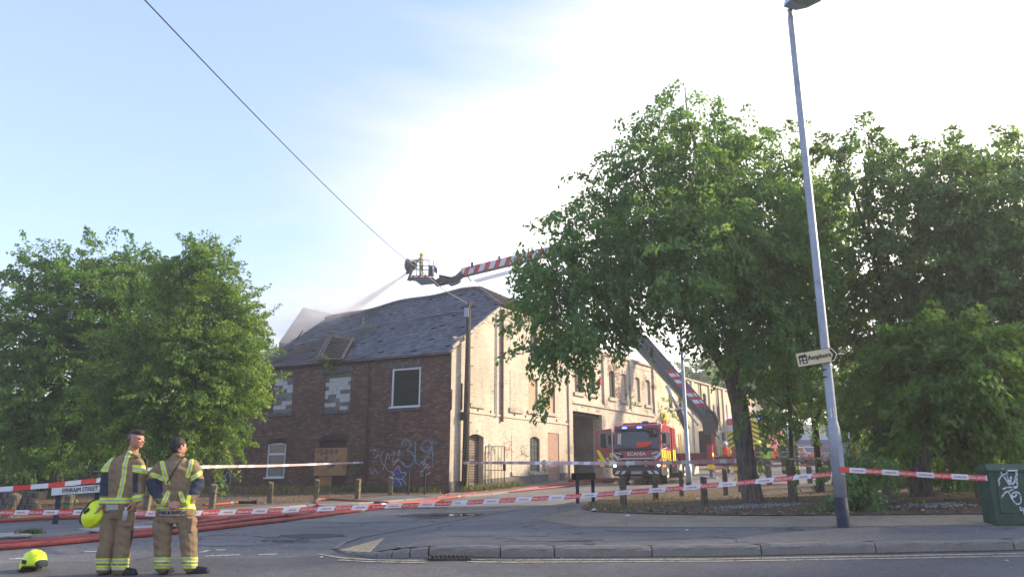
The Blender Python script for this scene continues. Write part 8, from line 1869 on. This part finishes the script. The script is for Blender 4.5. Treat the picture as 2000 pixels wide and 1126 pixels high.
scatter('grit', ('grit along the main road gutter beneath the kerb stones','grit'), [(p.x,p.y) for p in offs(kd, -.02)+offs(kd, -.22)[::-1]], 900, .018, K_GRIT, .004, .3, .8)
k = NT('gutter_silt'); K_SILT = k.set(k.mix(k.noise(9,5,.7), (.035,.033,.03), (.08,.072,.06)), .95)
line_strip('gutter_silt', kd, .0, .07, .005, K_SILT, kind='structure')
vp_ = [(p.x,p.y) for p in back]+[(p.x, p.y) for p in (FA.w(.3,0,.1), FA.w(sL,0,.1), FL.w(6,0,.1), FL.w(16,0,.1))]
drape('verge_soil', [Vector(q) for q in vp_], .05, .7, M_LITTER, kind='structure')
scatter('fallen_leaves', ('brown leaves and debris over the dirt verge below the brick factory','leaves'), vp_, 5000, .07, K_LITTER, .056)
def grass(name, label, pts_, n, h, mat, spread=.15, cat='grass', off=.06):
    V = []; 
    for i in range(n):
        f = random.random()*(len(pts_)-1); j = int(f); p = Vector(pts_[j]).lerp(Vector(pts_[min(j+1,len(pts_)-1)]), f-j); x, y = p.x+random.gauss(0,spread), p.y+random.gauss(0,spread); z = G(x,y)+off; hh_ = h*random.uniform(.4,1.2); a = random.uniform(0,6.28); w = .006+.008*random.random(); bx_, by_ = math.cos(a), math.sin(a); l = random.uniform(.1,.6)*hh_
        V += [(x-by_*w, y+bx_*w, z), (x+by_*w, y-bx_*w, z), (x+bx_*l*.5+by_*w*.6, y+by_*l*.5-bx_*w*.6, z+hh_*.7), (x+bx_*l, y+by_*l, z+hh_)]
    o = fastmesh(name, np.array(V), np.arange(len(V)).reshape(-1,4), mat, None, dict(kind='stuff')); tag(o, label, cat); return o
w2 = lambda F, a, d: tuple(F.w(a, 0, d)[:2])
K_GRASS = leafmat('rough_grass', [(.05,.08,.02),(.08,.12,.03),(.14,.13,.05),(.05,.09,.02)], .3); K_STRAW = leafmat('dry_weed', [(.20,.14,.07),(.26,.20,.10),(.10,.12,.04),(.30,.22,.12)], .3)
grass('rough_grass', 'low grass growing along the foot of the sooty brick wall', [w2(FA,a,.35) for a in np.linspace(.6,sL,12)], 9000, .24, K_GRASS, .30)
grass('dry_weeds', 'straw-coloured dry weeds between the left bollards and the wall', [w2(FA,a,2.6) for a in np.linspace(5,sL+2,10)], 5000, .30, K_STRAW, .7)
grass('rough_grass', 'weeds at the foot of the telegraph pole and iron gate', [w2(FB,a,.5) for a in np.linspace(.3,4.5,6)], 1500, .28, K_GRASS, .22)
q = GP(48,1052); grass('kerb_weed', 'small green weed tuft in the left kerb joint', [(q.x-.15,q.y+.1),(q.x+.15,q.y+.12)], 260, .10, K_GRASS, .06, 'plant')
grass('rough_grass', 'sparse weeds under the trees beside the black name plate', [tuple(p) for p in px2([(1150,990),(1230,994),(1300,975),(1400,965)], UPS)], 500, .10, K_STRAW, .3, off=UPS)
grass('rough_grass', 'weeds in the shade of the right-hand wall', [tuple(p) for p in px2([(1680,950),(1800,948),(1950,946)], UPS)], 2500, .35, K_GRASS, .6, off=UPS)
# low broken stone wall at far left
lw_ = thing('stone_wall', 'low tumbled stone wall on the verge at the far left', 'wall', GP(30,1000))
K_RUB = pm('rubble_stone', (.13,.125,.115), .4, 4, .95, bump=.6, dirt=(.06,.065,.05)); qa, qb = GY(-60,24), GY(76,24.5)
for r_ in range(3):
    n = 11; 
    for i in range(n):
        f = (i+.5+(r_%2)*.4)/n
        if f > .97: continue
        p = qa.lerp(qb, f); z = G(p.x,p.y)+.11+r_*.19; m_ = MB(); m_.box((p.x, p.y+random.uniform(-.03,.03), z), ((qb-qa).length/n*.94, .34, .175), Matrix.Rotation(random.uniform(-.12,.12),4,'Z') @ Matrix.Rotation(random.uniform(-.05,.05),4,'Y'), 0, random.uniform(.82,.98)); m_.build('stone', K_RUB, lw_, bevel=.03)
# scraps of litter
K_PAP = pm('white_litter', (.6,.6,.6), .2, 9, .7); K_BAG = pm('pale_plastic_bag', (.50,.53,.58), .25, 14, .35, bump=.6)
def scrap(name, label, px, py, s, mat, off=UPS+.01, cat='litter', tall=.16):
    p = GP(px, py, off); m_ = MB(); V = []; n = 9; 
    for j, zz in enumerate((0, .5, 1)):
        for i in range(n): a = 6.283*i/n; r = s*(1-.35*j)*random.uniform(.4,1.3)*.36; V.append((p.x+r*math.cos(a)*1.3, p.y+r*math.sin(a), p.z+zz*s*tall*random.uniform(.6,1.2)+.003))
    F = [(j*n+i, j*n+(i+1)%n, (j+1)*n+(i+1)%n, (j+1)*n+i) for j in range(2) for i in range(n)] + [tuple(range(2*n,3*n))]; m_.add(V, F); o = m_.build(name, mat); tag(o, label, cat); return o
scrap('plastic_bag', 'crumpled pale plastic bag beside the leaning grey bollard', 1721, 984, .36, K_BAG, tall=.35)
for i, (x, y, s, l, o_) in enumerate(((1227,1007,.16,'white paper scrap on the sandy strip below the nearest grey bollard',UPS),(1160,996,.22,'pale rag scrap by the black name plate legs',UPS),(1265,976,.10,'red scrap on the soil right of the first grey bollard',UPS),(1363,973,.14,'pale litter scrap left of the middle grey bollard',UPS),(1415,960,.12,'white scrap under the rear bollards left of the big trunk',UPS),(1342,1035,.07,'tiny white scrap on the tarmac pavement',UPS),(1718,959,.14,'white scrap on shaded soil behind the plastic bag',UPS),(1755,990,.10,'flat pale scrap right of the leaning bollard',UPS),(965,1083,.17,'pale crushed carton in the gutter by the second kerb stone',.01),(150,978,.16,'white litter on the verge behind the street name plate',.06),(176,979,.16,'white litter scrap right of the name plate leg',.06),(628,1088,.08,'small white stone chip on the main road',.01),(1990,985,.1,'pale scrap at the right edge by the cabinet',UPS),(1967,1095,.06,'tiny white chip on the road below the cabinet',.01))):
    scrap('litter_scrap', l, x, y, s, bpy.data.materials['red_plastic'] if 'red scrap' in l else K_PAP, o_)
yb_ = GP(1432,952,UPS); scrap('yellow_bag', 'yellow bag lying behind the big trunk', 1438, 942, .5, pm('yellow_cloth', (.60,.40,.03), .2), cat='bag', tall=.5)
# water standing in the pothole of the side street
K_WET = NT('puddle_water'); K_WET = K_WET.set((.03,.03,.03), .05, 0, .6)
p_ = GP(868,1006); blobp = [Vector((p_.x+.75*math.cos(a)*(1+.3*math.sin(3*a+1)), p_.y+.28*math.sin(a)*(1+.3*math.cos(2*a)))) for a in np.linspace(0,6.1,18)]; drape('puddle', blobp, .012, .2, K_WET, kind='structure')
